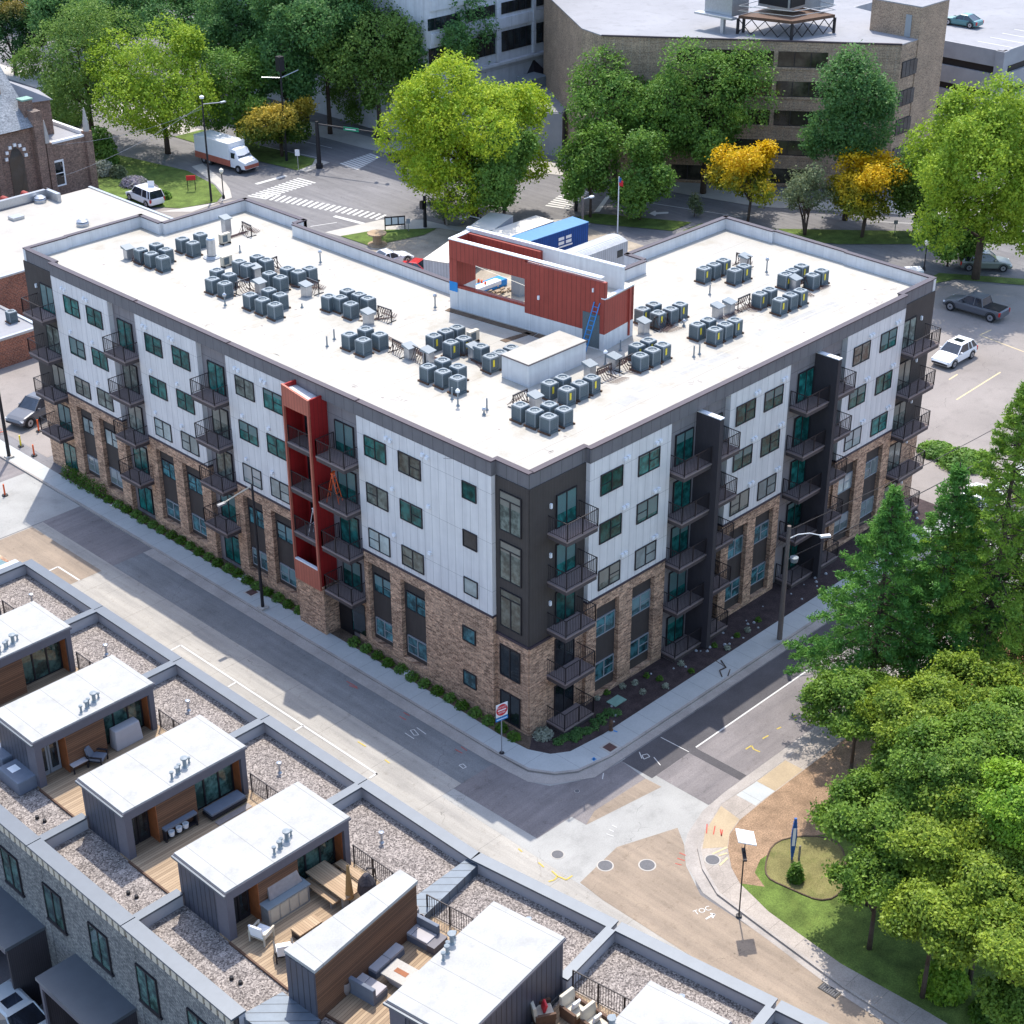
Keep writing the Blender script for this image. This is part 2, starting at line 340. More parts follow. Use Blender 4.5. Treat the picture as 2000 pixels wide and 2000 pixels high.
X['pole'] = plain('dark_pole', (0.018,0.018,0.022), 0.5, 0.1)
X['wpole'] = plain('weathered_wood_pole', (0.17,0.14,0.125), 0.9, 0.2, 6)
X['iron'] = plain('cast_iron', (0.11,0.11,0.12), 0.7, 0.2, 10)
X['signr'] = plain('sign_red', (0.6,0.03,0.04), 0.4, 0.03)
X['signw'] = plain('sign_white', (0.8,0.8,0.8), 0.4, 0.03)
X['signg'] = plain('sign_green', (0.02,0.27,0.14), 0.4, 0.03)
X['orange'] = plain('safety_orange', (0.75,0.12,0.03), 0.6, 0.05)
X['blue'] = plain('container_blue', (0.02,0.10,0.33), 0.5, 0.1)
X['blue2'] = plain('bright_blue', (0.02,0.22,0.55), 0.5, 0.1)
X['lamp'] = plain('lamp_glass', (0.8,0.75,0.62), 0.3, 0.03)
# ============================================================= GROUND
def S(name, polys, z, mat):
    mb = MB()
    for p in polys: mb.sheet(p, z)
    return struct(name, mb, X[mat])
def GP(pts, z=0.0): return [g(a, b, z) for a, b in pts]
S('ground', [[(-400,-400),(700,-400),(700,700),(-400,700)]], 0.0, 'asph_r')
def rect(x0, x1, y0, y1): return [(x0,y0),(x1,y0),(x1,y1),(x0,y1)]
# near streets
S('road', [rect(-5.6,-3.2,-0.3,33)], 0.004, 'asph')
S('road_patch', [rect(-5.6,-2.5,33,41.7), rect(-5.6,-2.5,49,62)], 0.004, 'asph_l')
S('road_lane', [rect(-13,-5.6,-0.3,41.6), rect(-16.9,-7.1,-40,-0.3)], 0.004, 'conc_rd')
S('tan_road_patch', [rect(-12,-6.5,33,41.5), [(-0.3,-11.1),(-3.67,-9.83),(-7.0,-10.28),(-7.15,-12),(-7.1,-34),(-4.2,-34),(-3.5,-15.2),(-2.3,-13.3),(-1.1,-12.2)],
   [(-3.46,-7.5),(-2.3,-7.0),(1.70,-7.2),(1.75,-8.3)]], 0.012, 'conc_tan')
S('intersection', [[(-7.1,-0.3),(-3.2,-0.3),(-2.9,-2.8),(-2.2,-3.8),(-0.2,-5.2),(2.3,-5.2),(2.4,-11.3),(-0.3,-11.8),(-3.5,-15),(-7.1,-15)], rect(-13,-2.5,41.7,49)], 0.008, 'conc_wh')
S('shade_and_worn_road_patch', [[(-3.2,-0.3),(-6.19,-0.3),(-6.05,-6.4),(-3.5,-6.5),(-3.44,-4.5),(-2.4,-3.9),(-2.95,-2.8)], rect(2.3,60,-11.1,-7.45)], 0.012, 'asph_l')  # first polygon paints the corner's shadow as grey paving; the strip is faded asphalt
S('brown_road_patch', [[(-2.4,-3.9),(-3.44,-4.5),(-3.5,-6.5),(-3.46,-7.5),(-2.3,-7.05),(1.7,-7.2),(1.96,-5.25),(-0.2,-5.15)]], 0.014, 'asph_l')
S('dark_road', [rect(1.96,60,-7.45,-5.25)], 0.012, 'asph_d')  # the building's shade is put into this lane as darker asphalt
S('road_trench', [rect(5.15,5.75,-11.0,-5.3)], 0.016, 'black' if False else 'asph_d')
S('gutter', [rect(-3.2,-2.45,0.2,33), [(-2.45,0.2),(-2.35,-2.19),(-1.55,-3.44),(-0.47,-4.22),(1.82,-4.62),(60,-4.62),(60,-5.25),(-0.17,-5.15),(-2.25,-3.85),(-2.98,-2.8),(-3.2,0.2)]], 0.02, 'gutter')
# kerb strip + sidewalk round the corner
outer = [(-2.45,60),(-2.45,0.2),(-2.3,-2.19),(-1.55,-3.44),(-0.47,-4.22),(1.82,-4.62),(60,-4.62)]
kin = [(-2.3,60),(-2.3,0.2),(-2.15,-2.1),(-1.45,-3.3),(-0.4,-4.07),(1.85,-4.47),(60,-4.47)]
inner = [(-0.95,60),(-0.95,6.8),(-1.1,1.07),(-0.97,-0.87),(-0.4,-2.06),(0.55,-2.69),(3,-2.95),(60,-3.0)]
mb = MB(); mb.prism(outer+kin[::-1], 0, 0.12); struct('kerb', mb, X['gutter'])
mb = MB(); mb.prism([(-2.3,60),(-2.3,0.2),(-2.15,-2.1),(-1.45,-3.3),(-0.4,-2.06),(-0.97,-0.87),(-1.1,1.07),(-0.95,6.8),(-0.95,60)], 0, 0.112); struct('sidewalk', mb, X['walk'])
mb = MB(); mb.prism([(-1.45,-3.3),(-0.4,-4.07),(1.85,-4.47),(60,-4.47),(60,-3.0),(3,-2.95),(0.55,-2.69),(-0.4,-2.06)], 0, 0.112); struct('sidewalk', mb, X['walkx'])
mb = MB(); mb.prism([(-0.95,47),(-0.95,6.8),(-1.1,1.07),(-0.97,-0.87),(-0.9,-0.9),(1,0.5),(1,47)], 0, 0.09); struct('planting_bed', mb, X['mulchb'])
mb = MB(); mb.prism([(-0.97,-0.87),(-0.4,-2.06),(0.55,-2.69),(3,-2.95),(39.6,-3.0),(39.6,1),(1,1),(-0.9,-0.8)], 0, 0.086); struct('planting_bed', mb, X['mulch'])
# island at lower right
GUT = [(1420,1435)]+[(1300+a/4.83,1350+b/4.83) for a,b in [(740,820),(550,960),(350,1130),(205,1350),(180,1460),(200,1650),(330,1930)]]+[(1500+a/2.76,1300+b/2.76) for a,b in [(-150,1350),(0,1480)]]
gut = [(60,-11.1),(5.5,-11.05),(3.7,-11.04),(1.71,-11.18),(-0.34,-11.79),(-1.15,-12.28),(-2.29,-13.34),(-3.3,-15.2),(-3.72,-19.5),(-4.25,-24),(-4.35,-27),(-4.3,-45)]
crb = [(60,-11.6),(5.12,-11.6),(2.57,-11.45),(0.21,-12.2),(-0.96,-12.96),(-2.0,-14.1),(-2.95,-15.8),(-3.4,-19.5),(-3.9,-24),(-4.0,-27),(-3.9,-45)]
crb2 = [(60,-11.75),(5.2,-11.75),(2.7,-11.6),(0.35,-12.35),(-0.85,-13.08),(-1.85,-14.2),(-2.8,-15.85),(-3.25,-19.5),(-3.75,-24),(-3.85,-27),(-3.75,-45)]
swi = [(60,-13.05),(5.0,-13.05),(2.38,-13.13),(1.04,-13.47),(0.13,-14.08),(-0.91,-15.12),(-1.56,-16.16),(-1.85,-17.2),(-2.2,-18.4),(-2.7,-23),(-2.5,-27.3),(-2.45,-45)]
S('gutter', [gut+crb[::-1]], 0.02, 'gutter')
mb = MB(); mb.prism(crb+crb2[::-1], 0, 0.13); struct('kerb', mb, X['gutter'])
mb = MB(); mb.prism(crb2+swi[::-1], 0, 0.12); struct('sidewalk', mb, X['walk_o'])
mb = MB(); mb.sheet([(3.9,-11.72),(5.6,-11.8),(5.6,-13.0),(3.9,-13.0)], 0.124); struct('new_sidewalk_slab', mb, X['walkx'])
mb = MB(); mb.sheet([(5.62,-11.8),(8.2,-11.8),(8.2,-13.0),(5.62,-13.0)], 0.124); mb.sheet([(2.6,-11.7),(0.4,-12.4),(-0.8,-13.15),(0.2,-14.0),(1.1,-13.42),(2.4,-13.08)], 0.124); struct('yellow_sidewalk_slab', mb, X['walk_y'])
mb = MB(); mb.prism([(60,-13.05),(5.0,-13.05),(2.38,-13.13),(1.04,-13.47),(0.13,-14.08),(-0.91,-15.12),(-1.56,-16.16),(-0.9,-17.2),(-0.4,-16.2),(0.6,-15.8),(3,-16),(6,-18),(9,-22),(60,-22)], 0, 0.13); struct('pine_straw', mb, X['straw'])
mb = MB(); mb.prism([(-1.56,-16.16),(-1.85,-17.2),(-2.2,-18.4),(-2.7,-23),(-2.5,-27.3),(-2.45,-45),(60,-45),(60,-22),(9,-22),(6,-18),(3,-16),(0.6,-15.8),(-0.4,-16.2),(-0.9,-17.2)], 0, 0.125); struct('lawn', mb, X['grass'])
c0 = (1.6,-17.9); ring = [(c0[0]+(2.1+.25*math.sin(3*a+1))*math.cos(a)*(1.2 if math.cos(a)>0 else .95), c0[1]+(2.2+.3*math.sin(2*a))*math.sin(a)) for a in np.linspace(0, 2*PI, 28, endpoint=False)]
S('dry_grass_bed', [ring], 0.15, 'grassd')
mb = MB(); mb.path([(p[0],p[1],0.16) for p in ring+ring[:1]], 0.045, 5); struct('bed_edging', mb, X['mulchb'])
S('clay_bank', [rect(14,60,-40,-14)], 0.14, 'clay')
# parking lot east of the building and ground behind it
LOT = [(39.62,-3.0),(39.5,15),(46,21),(75,21.5),(79,19.6),(83,13.5),(95,2),(95,-14),(60,-11),(60,-3)]
S('parking_lot', [LOT], 0.008, 'lot')
S('lawn', [[(75.0,22.2),(79.13,20.6),(83,13.9),(95,2.2),(97,2.5),(84,15.5),(79.5,22.6)]], 0.05, 'grass')
mb = MB()
for a, b in (((1750+790/4.83,400+1230/4.83),(1750+900/4.83,400+1180/4.83)),((1750+790/4.83,400+1230/4.83),(1750+1208/4.83,400+1388/4.83)),((1750+500/4.83,400+1650/4.83),(1750+580/4.83,400+1600/4.83)),((1750+570/4.83,400+1840/4.83),(1750+985/4.83,400+1580/4.83))):
    p, q = g(*a), g(*b); dx, dy = q[0]-p[0], q[1]-p[1]; L = math.hypot(dx, dy); nx, ny = -dy/L*0.06, dx/L*0.06
    mb.sheet([(p[0]+nx,p[1]+ny),(q[0]+nx,q[1]+ny),(q[0]-nx,q[1]-ny),(p[0]-nx,p[1]-ny)], 0.013)
struct('parking_lines', mb, X['paint_o'])
S('construction_yard', [[(17,17),(17,66),(47.2,66.9),(56,66),(62,62),(66,55.5),(66,46),(52,38),(38,17)]], 0.008, 'dirt')
S('side_street', [[(0,50),(39.5,50),(39.5,47),(47,66.9),(47,88),(39,92),(33,100),(14,100),(0,80)]], 0.012, 'lot')
S('back_street', [[(17,66.9),(47.0,66.9),(47,88),(39,87),(17,87)]], 0.016, 'asph_r')
S('sidewalk', [[(46.7,73.34),(53.14,72.15),(56.1,69.1),(56.6,66.3),(58,63),(66.0,59.0),(67.2,55.7),(65,55),(58,58),(55.6,66.0),(50.6,70.1),(47.04,71.28)], [(38.8,90.7),(41.2,88.2),(46.9,88.9),(48.6,91.5),(49.6,93.6),(52,101),(50.5,101),(48.4,93.8),(46.9,90.2),(45.2,88.6)]], 0.03, 'concrete')
S('lawn', [[(47.04,71.28),(50.61,70.11),(55.3,66.0),(53,65.5),(47.15,67.0)], [(41,90),(44.9,88.9),(46.6,90.2),(48.2,93.8),(49.2,100),(47,112),(41,112),(38.5,100),(38.9,93)],
   [(60.6,104),(61.9,93.1),(60.2,91.6),(57.8,91.2),(56.9,97.3),(56,112),(60,112)]], 0.06, 'grass')
S('sidewalk', [[(61.9,93.1),(62.2,90.9),(58.2,90.0),(57.6,91.3),(60.2,91.6)], [(57,112),(60,112),(60,200),(56,200)]], 0.05, 'concrete')
S('lawn', [[(66.7,58.4),(69.87,57.5),(74.55,48.5),(71.2,48.3),(67.4,55.4)], [(72,47.6),(75,47.6),(78.52,41.6),(88.3,30.3),(96,21),(93,20.5),(86.8,26.5),(79.6,33.9)]], 0.06, 'grass')
S('sidewalk', [[(80.73,56.35),(82.8,48.16),(84.0,45.5),(91.5,34.2),(103,22),(106,24),(88,45),(84.5,58.5),(82,66),(78,66)], [(68.5,92),(69.5,86),(72,80),(78,66),(82,66),(76,82),(72,95),(70,120),(66.5,120)]], 0.04, 'concrete')
def bars(A, B, n, w, z=0.016):
    """n crossing bars: A=(p,q) first bar, B=(p,q) last bar"""
    out = []
    for i in range(n):
        t = i/(n-1); p = Vector((A[0][0]*(1-t)+B[0][0]*t, A[0][1]*(1-t)+B[0][1]*t)); q = Vector((A[1][0]*(1-t)+B[1][0]*t, A[1][1]*(1-t)+B[1][1]*t))
        d = (q-p).normalized(); nn = Vector((-d.y, d.x))*w/2; out.append([tuple(p+nn), tuple(q+nn), tuple(q-nn), tuple(p-nn)])
    return out
def gp(ox, oy, a, b, s=3.864): return g(ox+a/s, oy+b/s)
S('zebra_crossing', bars((gp(500,0,-60,1478), gp(500,0,70,1500)), (gp(500,0,310,1345), gp(500,0,447,1382)), 14, 0.3), 0.016, 'paint_w')
S('zebra_crossing', bars((gp(500,0,25,1497), gp(500,0,100,1455)), (gp(500,0,905,1658), gp(500,0,980,1622)), 22, 0.32), 0.020, 'paint_w')
S('zebra_crossing', bars((gp(500,0,640,1232), gp(500,0,770,1280)), (gp(500,0,855,1160), gp(500,0,930,1190)), 10, 0.35), 0.016, 'paint_w')
S('zebra_crossing', bars((gp(1000,0,255,1550), gp(1000,0,440,1578)), (gp(1000,0,440,1412), gp(1000,0,580,1455)), 11, 0.35), 0.016, 'paint_w')
def strip(pts, w):
    out = []
    for p, q in zip(pts, pts[1:]):
        p = Vector(p); q = Vector(q); d = (q-p).normalized(); nn = Vector((-d.y, d.x))*w/2; out.append([tuple(p+nn), tuple(q+nn), tuple(q-nn), tuple(p-nn)])
    return out
S('stop_line', strip([gp(500,0,0,1390), gp(500,0,228,1326)], 0.5)+strip([gp(500,0,590,1632), gp(500,0,835,1695)], 0.5)+[[gp(1000,0,620,1600), gp(1000,0,660,1600), gp(1000,0,745,1475), gp(1000,0,715,1475)]], 0.018, 'paint_w')
S('lane_line', strip([gp(500,0,410,1710), gp(500,0,610,1680)], 0.12)+strip([gp(1000,0,930,1515), gp(1000,0,1740,1640)], 0.12)+strip([gp(1500,0,600,1660), gp(1500,0,1130,1690)], 0.12)+strip([(60.5,104),(62.5,93)], .14)+strip([(64,112),(66,95)], .12)
   +[[gp(1000,0,1035,1612), gp(1000,0,1080,1590), gp(1000,0,1090,1603), gp(1000,0,1180,1600), gp(1000,0,1180,1612), gp(1000,0,1090,1618), gp(1000,0,1080,1632)]], 0.018, 'paint_w')
# near markings
S('parking_lane_line', strip([(-8.15,21.9),(-8.25,3.6)], 0.12)+strip([(-8.9,21.85),(-8.15,21.9)], .12)+strip([(-8.2,16.24),(-8.85,16.2)], .12)+strip([(-8.2,10.0),(-8.85,9.97)], .12)+strip([(-8.2,3.66),(-8.8,3.65)], .12)
   +strip([(-8.9,35.5),(-8.22,35.54),(-8.2,33.0)], .12)+strip([(5.8,-7.42),(60,-7.5)], 0.10)+strip([(5.15,-5.4),(5.2,-7.4)], 0.05), 0.022, 'paint_w')
def marks(name, px, mat, w=0.07, z=0.022):
    mb = MB()
    for line in px:
        for p in strip([g(a, b) for a, b in line], w): mb.sheet(p, z)
    return struct(name, mb, X[mat])
def T_(ox, oy, s, L): return [[(ox+a/s, oy+b/s) for a, b in l] for l in L]
marks('yellow_utility_marks', T_(1000,1600,4.83,[[(375,490),(430,540),(400,575),(345,590)],[(430,540),(470,555),(510,575),(570,535)],[(250,410),(300,455)],[(60,280),(95,310)]])+T_(400,1300,3.864,[[(1155,575),(1215,612)],[(1360,712),(1395,738)]])+T_(1300,1350,4.83,[[(755,550),(810,515),(830,550),(890,575)],[(915,450),(970,420)],[(1050,360),(1090,340)],[(1205,252),(1230,235)]]), 'paint_y', 0.08)
marks('white_utility_marks', T_(400,1300,3.864,[[(1550,490),(1580,485),(1615,525),(1580,528),(1550,490)],[(1510,510),(1580,555)],[(1600,470),(1670,520)]])+T_(850,1200,3.864,[[(1560,1065),(1600,1055),(1620,1075),(1575,1095),(1560,1065)],[(1540,1040),(1560,1090)],[(1650,1080),(1700,1140)],[(180,1140),(210,1130),(235,1155),(210,1165),(180,1140)],[(1270,1200),(1262,1245)]])+T_(1000,1600,4.83,[[(890,140),(960,165)],[(915,100),(960,120)],[(945,60),(990,80)]]), 'paint_w', 0.05)
marks('red_utility_marks', T_(400,1300,3.864,[[(1070,120),(1150,165)],[(1090,150),(1155,175)],[(1500,355),(1545,380)],[(1470,385),(1520,412)]])+T_(850,1200,3.864,[[(150,1020),(205,1050)],[(195,1000),(240,1030)]])+T_(1000,1600,4.83,[[(1580,320),(1640,345)],[(1560,370),(1630,395)],[(1540,420),(1600,435)]]), 'paint_r', 0.05)
marks('red_sidewalk_marks', T_(1300,1350,4.83,[[(390,1270),(385,1360)],[(465,1290),(450,1370)],[(515,1320),(525,1385),(535,1325)]]), 'paint_r', 0.06, 0.135)
marks('orange_sidewalk_marks', T_(1300,1350,4.83,[[(440,1555),(580,1490)],[(500,1570),(580,1545)],[(510,1660),(585,1590)]]), 'paint_o', 0.10, 0.135)
marks('blue_utility_marks', T_(850,1200,3.864,[[(1180,1105),(1215,1105)],[(1197,1092),(1197,1118)],[(1345,890),(1375,900)]]), 'blue2', 0.10, 0.125)
for p in [(600,590,400,1300)]: pass
px, py = g(1372, 1779); M = Matrix.Translation((px, py, 0.024)) @ Matrix.Rotation(math.radians(-48+27), 4, 'Z')
tx = text_mesh('TOC', 0.44, X['paint_w'], 'painted_letters', None, M, 0.001)
tag(tx, kind='structure')
marks('painted_arrow', T_(1000,1600,4.83,[[(1828,945),(1908,898)],[(1870,893),(1912,897),(1890,935)]]), 'paint_w', 0.09)
def manhole(px, py, r, label, z=0.02):
    x, y = g(px, py); t = thing('manhole_cover', label, 'manhole', (x, y, 0))
    MB().lathe([(0,z+.004),(r*0.86,z+.004),(r*.88,z),(r,z),(r,0.005)], n=28).build('rim', X['concrete'], t)
    MB().lathe([(0,z+.012),(r*0.84,z+.012),(r*.84,z)], n=28).build('lid', X['iron'], t)
manhole(1089,1669.4,0.36,'small grey manhole cover in the grey lane above the yellow paint marks')
manhole(1182,1691,0.44,'faint pale manhole cover on the edge of the tan concrete')
manhole(1264,1690,0.46,'bright round manhole cover in the middle of the tan concrete')
manhole(1391.3,1683,0.42,'dark manhole cover in the kerbside pavement with orange paint beside it', 0.13)
manhole(1127,1545.5,0.15,'tiny dark round lid in the shaded crossing by the apartment corner', 0.02)
# ============================================================= APARTMENT BUILDING
APT = thing('apartment_building', 'new five storey apartment block with white roof, pale panels and mottled brick base', 'apartment block')
ZR = 15.9; FL = [0.45, 3.62, 6.68, 9.72, 12.75]
def FB(mb, side, u0, u1, d0, d1, z0, z1):
    return mb.box(-d0, -d1, u0, u1, z0, z1) if side == 'L' else mb.box(u0, u1, -d0, -d1, z0, z1)
def part(name, side, boxes, mat, parent=APT):
    if name in ('coping',) and len(boxes) > 1:
        for q in boxes: part(name, side, [q], mat, parent)
        return
    mb = MB()
    for b in boxes: FB(mb, side, *b)
    return mb.build(name, X[mat], parent)
OUT = [(0,0),(38.95,0),(39.15,17.8),(28.1,17.9),(28.1,16.2),(19.3,16.2),(19.2,9.6),(16.1,9.2),(14.6,21.2),(16.4,21.3),(16.4,39.2),(17.5,39.2),(17.5,46.4),(9.9,46.4),(9.9,49.0),(0,49.0)]
CORE = [(0.02,0.02),(38.9,0.02),(39.1,17.75),(28.15,17.85),(28.15,16.15),(19.3,16.15),(16.5,16.1),(16.35,21.3),(16.35,39.2),(17.45,39.25),(17.45,46.35),(9.85,46.35),(9.85,48.95),(0.02,48.95)]
mb = MB(); mb.prism(CORE, 0, ZR-0.02); mb.build('wall', X['grey'], APT)
mb = MB(); mb.sheet([(-.34,2.45),(0,2.45),(0,0),(4.37,0),(4.37,-.34),(35,-.34),(35,0)]+CORE[1:]+[(0,45.05),(-.34,45.05)], ZR); mb.build('roof', X['roof'], APT)
# parapets: (p, q) outer line, inward thickness
def parap(segs, name, z0, z1, mat, th=0.28, over=0.0):
    for p, q in segs:
        mb = MB()
        p = Vector(p); q = Vector(q); d = (q-p).normalized(); nn = Vector((-d.y, d.x))
        a = p-nn*over; b = q-nn*over; c = q+nn*(th+over); e = p+nn*(th+over)
        mb.prism([tuple(a), tuple(b), tuple(c), tuple(e)], z0, z1); mb.build(name, X[mat], APT)
near = [((-.35,45.05),(-.35,2.45)),((-.0,2.45),(0,0)),((.28,0),(4.37,0)),((4.37,-.35),(35,-.35)),((35,0),(38.7,0)),((0,48.6),(0,45.05))]
far = [((39,0),(39.15,7.2)),((39.25,7.2),(39.35,13.3)),((39.15,13.3),(39.2,17.8)),((39.2,17.8),(28.1,17.9)),((28.1,17.9),(28.1,16.2)),((28.1,16.2),(19.5,16.2)),((16.4,21.3),(16.4,39.2)),((16.4,39.2),(17.5,39.2)),((17.5,39.2),(17.5,46.4)),((17.5,46.4),(9.9,46.4)),((9.9,46.4),(9.9,49.0)),((9.9,49.0),(3.4,49.0)),((3.4,48.9),(0,48.9))]
parap(far, 'parapet', ZR-0.3, 16.72, 'memb'); parap(far, 'coping', 16.722, 16.80, 'coping', 0.28, 0.05)
parap(near, 'parapet', 15.88, 16.72, 'fascia'); parap(near, 'coping', 16.722, 16.80, 'coping', 0.28, 0.05)
part('coping', 'L', [(13.2,19.6,0.1,.46,16.805,16.85),(25.1,28.8,0.1,.46,16.805,16.85),(34.9,38.6,.1,.46,16.805,16.85)], 'coping')
for s_, u_ in (('L',2.45),('L',44.88),('R',4.37),('R',34.83)): part('parapet', s_, [(u_+.002,u_+.17,-.27,.345,15.885,16.715)], 'fascia'); part('coping', s_, [(u_-.03,u_+.2,-.32,.39,16.73,16.806)], 'coping')
# white panels, trim, brick base
WL = [(2.45,13.3),(18.7,25.5),(28.5,35.15),(38.25,45.05)]; WR = [(4.37,11.2),(16.6,22.45),(28.45,35.0)]
for a, b in WL: part('white_wall', 'L', [(a,b,-.05,.35,7.16,15.9)], 'white'); part('trim', 'L', [(a-.03,b+.03,-.05,.40,7.03,7.16)], 'coping')
for a, b in WR: part('white_wall', 'R', [(a,b,-.05,.35,7.16,15.9)], 'white'); part('trim', 'R', [(a-.03,b+.03,-.05,.40,7.03,7.16)], 'coping')
def brick_sec(side, a, b, bays, zb=0.9):
    bx = []; cur = a
    for r0, r1 in sorted(bays):
        bx += [(cur,r0,-.05,.33,0,7.03),(r0,r1,-.05,.33,6.35,7.03),(r0,r1,-.05,.33,0,zb)]; cur = r1
    bx.append((cur,b,-.05,.33,0,7.03)); part('brick_wall', side, bx, 'brick')
    for r0, r1 in bays: part('recessed_panel', side, [(r0,r1,-.04,.03,zb,6.35)], 'brown')
BL = [[(8.0,10.1),(11.0,12.95)],[(20.1,22.15),(23.0,25.0)],[(29.5,31.55),(32.5,34.5)],[(39.3,41.3),(42.2,44.1)]]
BR = [[(5.2,7.15),(8.3,10.3)],[(17.35,19.2),(20.0,21.85)],[(29.1,31.1),(32.2,34.15)]]
for (a, b), bb in zip(WL, BL): brick_sec('L', a, b, bb)
for (a, b), bb in zip(WR, BR): brick_sec('R', a, b, bb, 0.35)
# corner towers
for side, a, b in (('L',0,2.45),('R',0,4.37),('R',35.0,39.0),('L',45.05,49.0)):
    part('dark_wall', side, [(a,b,-.2,.06,6.1,15.88)], 'brown'); part('brick_wall', side, [(a,b,-.2,.07,0,5.95)], 'brick'); part('trim', side, [(a-.04,b+.04,-.2,.14,5.95,6.1)], 'coping')
mb = MB(); mb.prism([(38.85,0.0),(39.06,0.0),(39.2,17.8),(39.0,17.8)], 0, 15.85); mb.build('dark_wall', X['brown'], APT)
# brick piers low in the grey bays
for a, b in ((25.5,26.1),(35.15,35.75)): part('brick_pier', 'L', [(a,b,-.05,.20,0,6.4)], 'brick')
for a, b in ((28.2,28.45),): part('brick_pier', 'R', [(a,b,-.05,.20,0,6.4)], 'brick')
part('brick_wall', 'L', [(16.2,18.7,-.05,1.25,0,3.55)], 'brick'); part('brick_wall', 'L', [(13.3,14.2,-.05,.2,0,3.2)], 'brick')
# windows -----------------------------------------------------
WM = {}
def win_mesh(w, h, kind):
    """kind 2: two lights with a bar in one; 1 single; t transom + two; d sliding door"""
    k = (w, h, kind)
    if k in WM: return WM[k]
    f = MB(); t = 0.055
    f.box(-w/2,w/2,-.05,.03,0,t); f.box(-w/2,w/2,-.05,.03,h-t,h); f.box(-w/2,-w/2+t,-.05,.03,t,h-t); f.box(w/2-t,w/2,-.05,.03,t,h-t)
    if kind in ('2','2r','d','t'): f.box(-.035,.035,-.048,.03,t,h-t if kind != 't' else h*.8)
    if kind == '2': f.box(-w/2+t,-.035,-.044,.0,h*.5-.02,h*.5+.02)
    if kind == '2r': f.box(.035,w/2-t,-.044,.0,h*.5-.02,h*.5+.02)
    if kind == 't': f.box(-w/2+t,w/2-t,-.048,.03,h*.8-.03,h*.8+.03)
    p = MB(); p.box(-w/2+t*.5,w/2-t*.5,-.015,.0,t*.5,h-t*.5)
    WM[k] = (f.mesh('window_frame'), {}, p); WM[k][0].materials.append(X['frame']); return WM[k]
def window(side, u, d, z, w, h, kind='2', pm='glass_t', name='window', parent=APT, frame=None):
    fm, pd, pmb = win_mesh(w, h, kind)
    if frame:
        key = 'f'+frame
        if key not in pd: m2 = fm.copy(); m2.materials.clear(); m2.materials.append(X[frame]); pd[key] = m2
        fm = pd[key]
    if pm not in pd: me = pmb.mesh('pane'); me.materials.append(X[pm]); pd[pm] = me
    loc = (-d-.02, u, z) if side == 'L' else (u, -d-.02, z)
    o = link(name, fm, parent, loc, -PI/2 if side == 'L' else 0); link('pane', pd[pm], o)
    return o
UP = [(13.58,'glass_t'),(10.54,'glass_t'),(7.52,'glass_b')]
def pick(base):
    r = random.random()
    if base == 'glass_t': return 'glass_t' if r < .75 else ('glass_c' if r < .9 else 'glass_w')
    if base == 'glass_b': return 'glass_b' if r < .72 else ('glass_w' if r < .85 else 'glass_t')
    return base
for u in (8.87,11.74,20.93,23.7,30.25,33.23,40.0,42.77):
    for z, b in UP: window('L', u, .35, z, 1.84, 1.30, random.choice(('2','2r')), pick(b))
for u in (6.13,9.28,18.1,20.85,30.15,33.2):
    for z, b in UP: window('R', u, .35, z, 1.84, 1.30, random.choice(('2','2r')), pick(b))
for z, b in ((13.83,'glass_t'),(10.81,'glass_d'),(7.79,'glass_b')): window('L', 4.12, .35, z, 1.1, 1.06, '1', b)
for z in (4.55,1.50): window('L', 4.35, .33, z, 1.05, 1.0, '1', 'glass_c')
for r0, r1 in sum(BL, []):
    for z in (4.33,1.25): window('L', (r0+r1)/2-.03, .05, z, r1-r0-.35, 1.22, random.choice(('2','2r')), 'glass_c' if r0 < 35 else 'glass_b', frame='vinyl' if z < 2 else None)
for r0, r1 in sum(BR, []):
    for z in (4.15,1.10): window('R', (r0+r1)/2+.03, .05, z, r1-r0-.22, 1.22, random.choice(('2','2r')), 'glass_c' if r0 < 28 else 'glass_b', frame='vinyl')
for z, b in ((12.75,'glass_w'),(9.7,'glass_w'),(6.65,'glass_w')): window('L', 1.29, .07, z, 1.62, 2.42, 't', b)
for z in (3.38,0.32): window('L', 1.36, .08, z, 1.56, 2.02, 'd', 'glass_d')
# balconies ---------------------------------------------------
def rail_mb(w, dp, sides, ztop=1.05):
    """front along local x 0..w at y=-dp ; sides: 'l','r'"""
    mb = MB(); t = .018
    def run(p, q):
        p = Vector(p); q = Vector(q); L = (q-p).length; n = max(2, int(L/.125))
        mb.tube((p.x,p.y,ztop),(q.x,q.y,ztop),.028,n=4); mb.tube((p.x,p.y,.10),(q.x,q.y,.10),.018,n=4)
        for i in range(1, n):
            c = p.lerp(q, i/n); mb.box(c.x-.009,c.x+.009,c.y-.009,c.y+.009,.10,ztop)
        k = max(1, round(L/1.15))
        for i in range(k+1):
            c = p.lerp(q, i/k); mb.box(c.x-.028,c.x+.028,c.y-.028,c.y+.028,-.02,ztop+.02)
    run((0.04,-dp+.04),(w-.04,-dp+.04))
    if 'l' in sides: run((0.04,0),(0.04,-dp+.04))
    if 'r' in sides: run((w-.04,0),(w-.04,-dp+.04))
    return mb
BM = {}
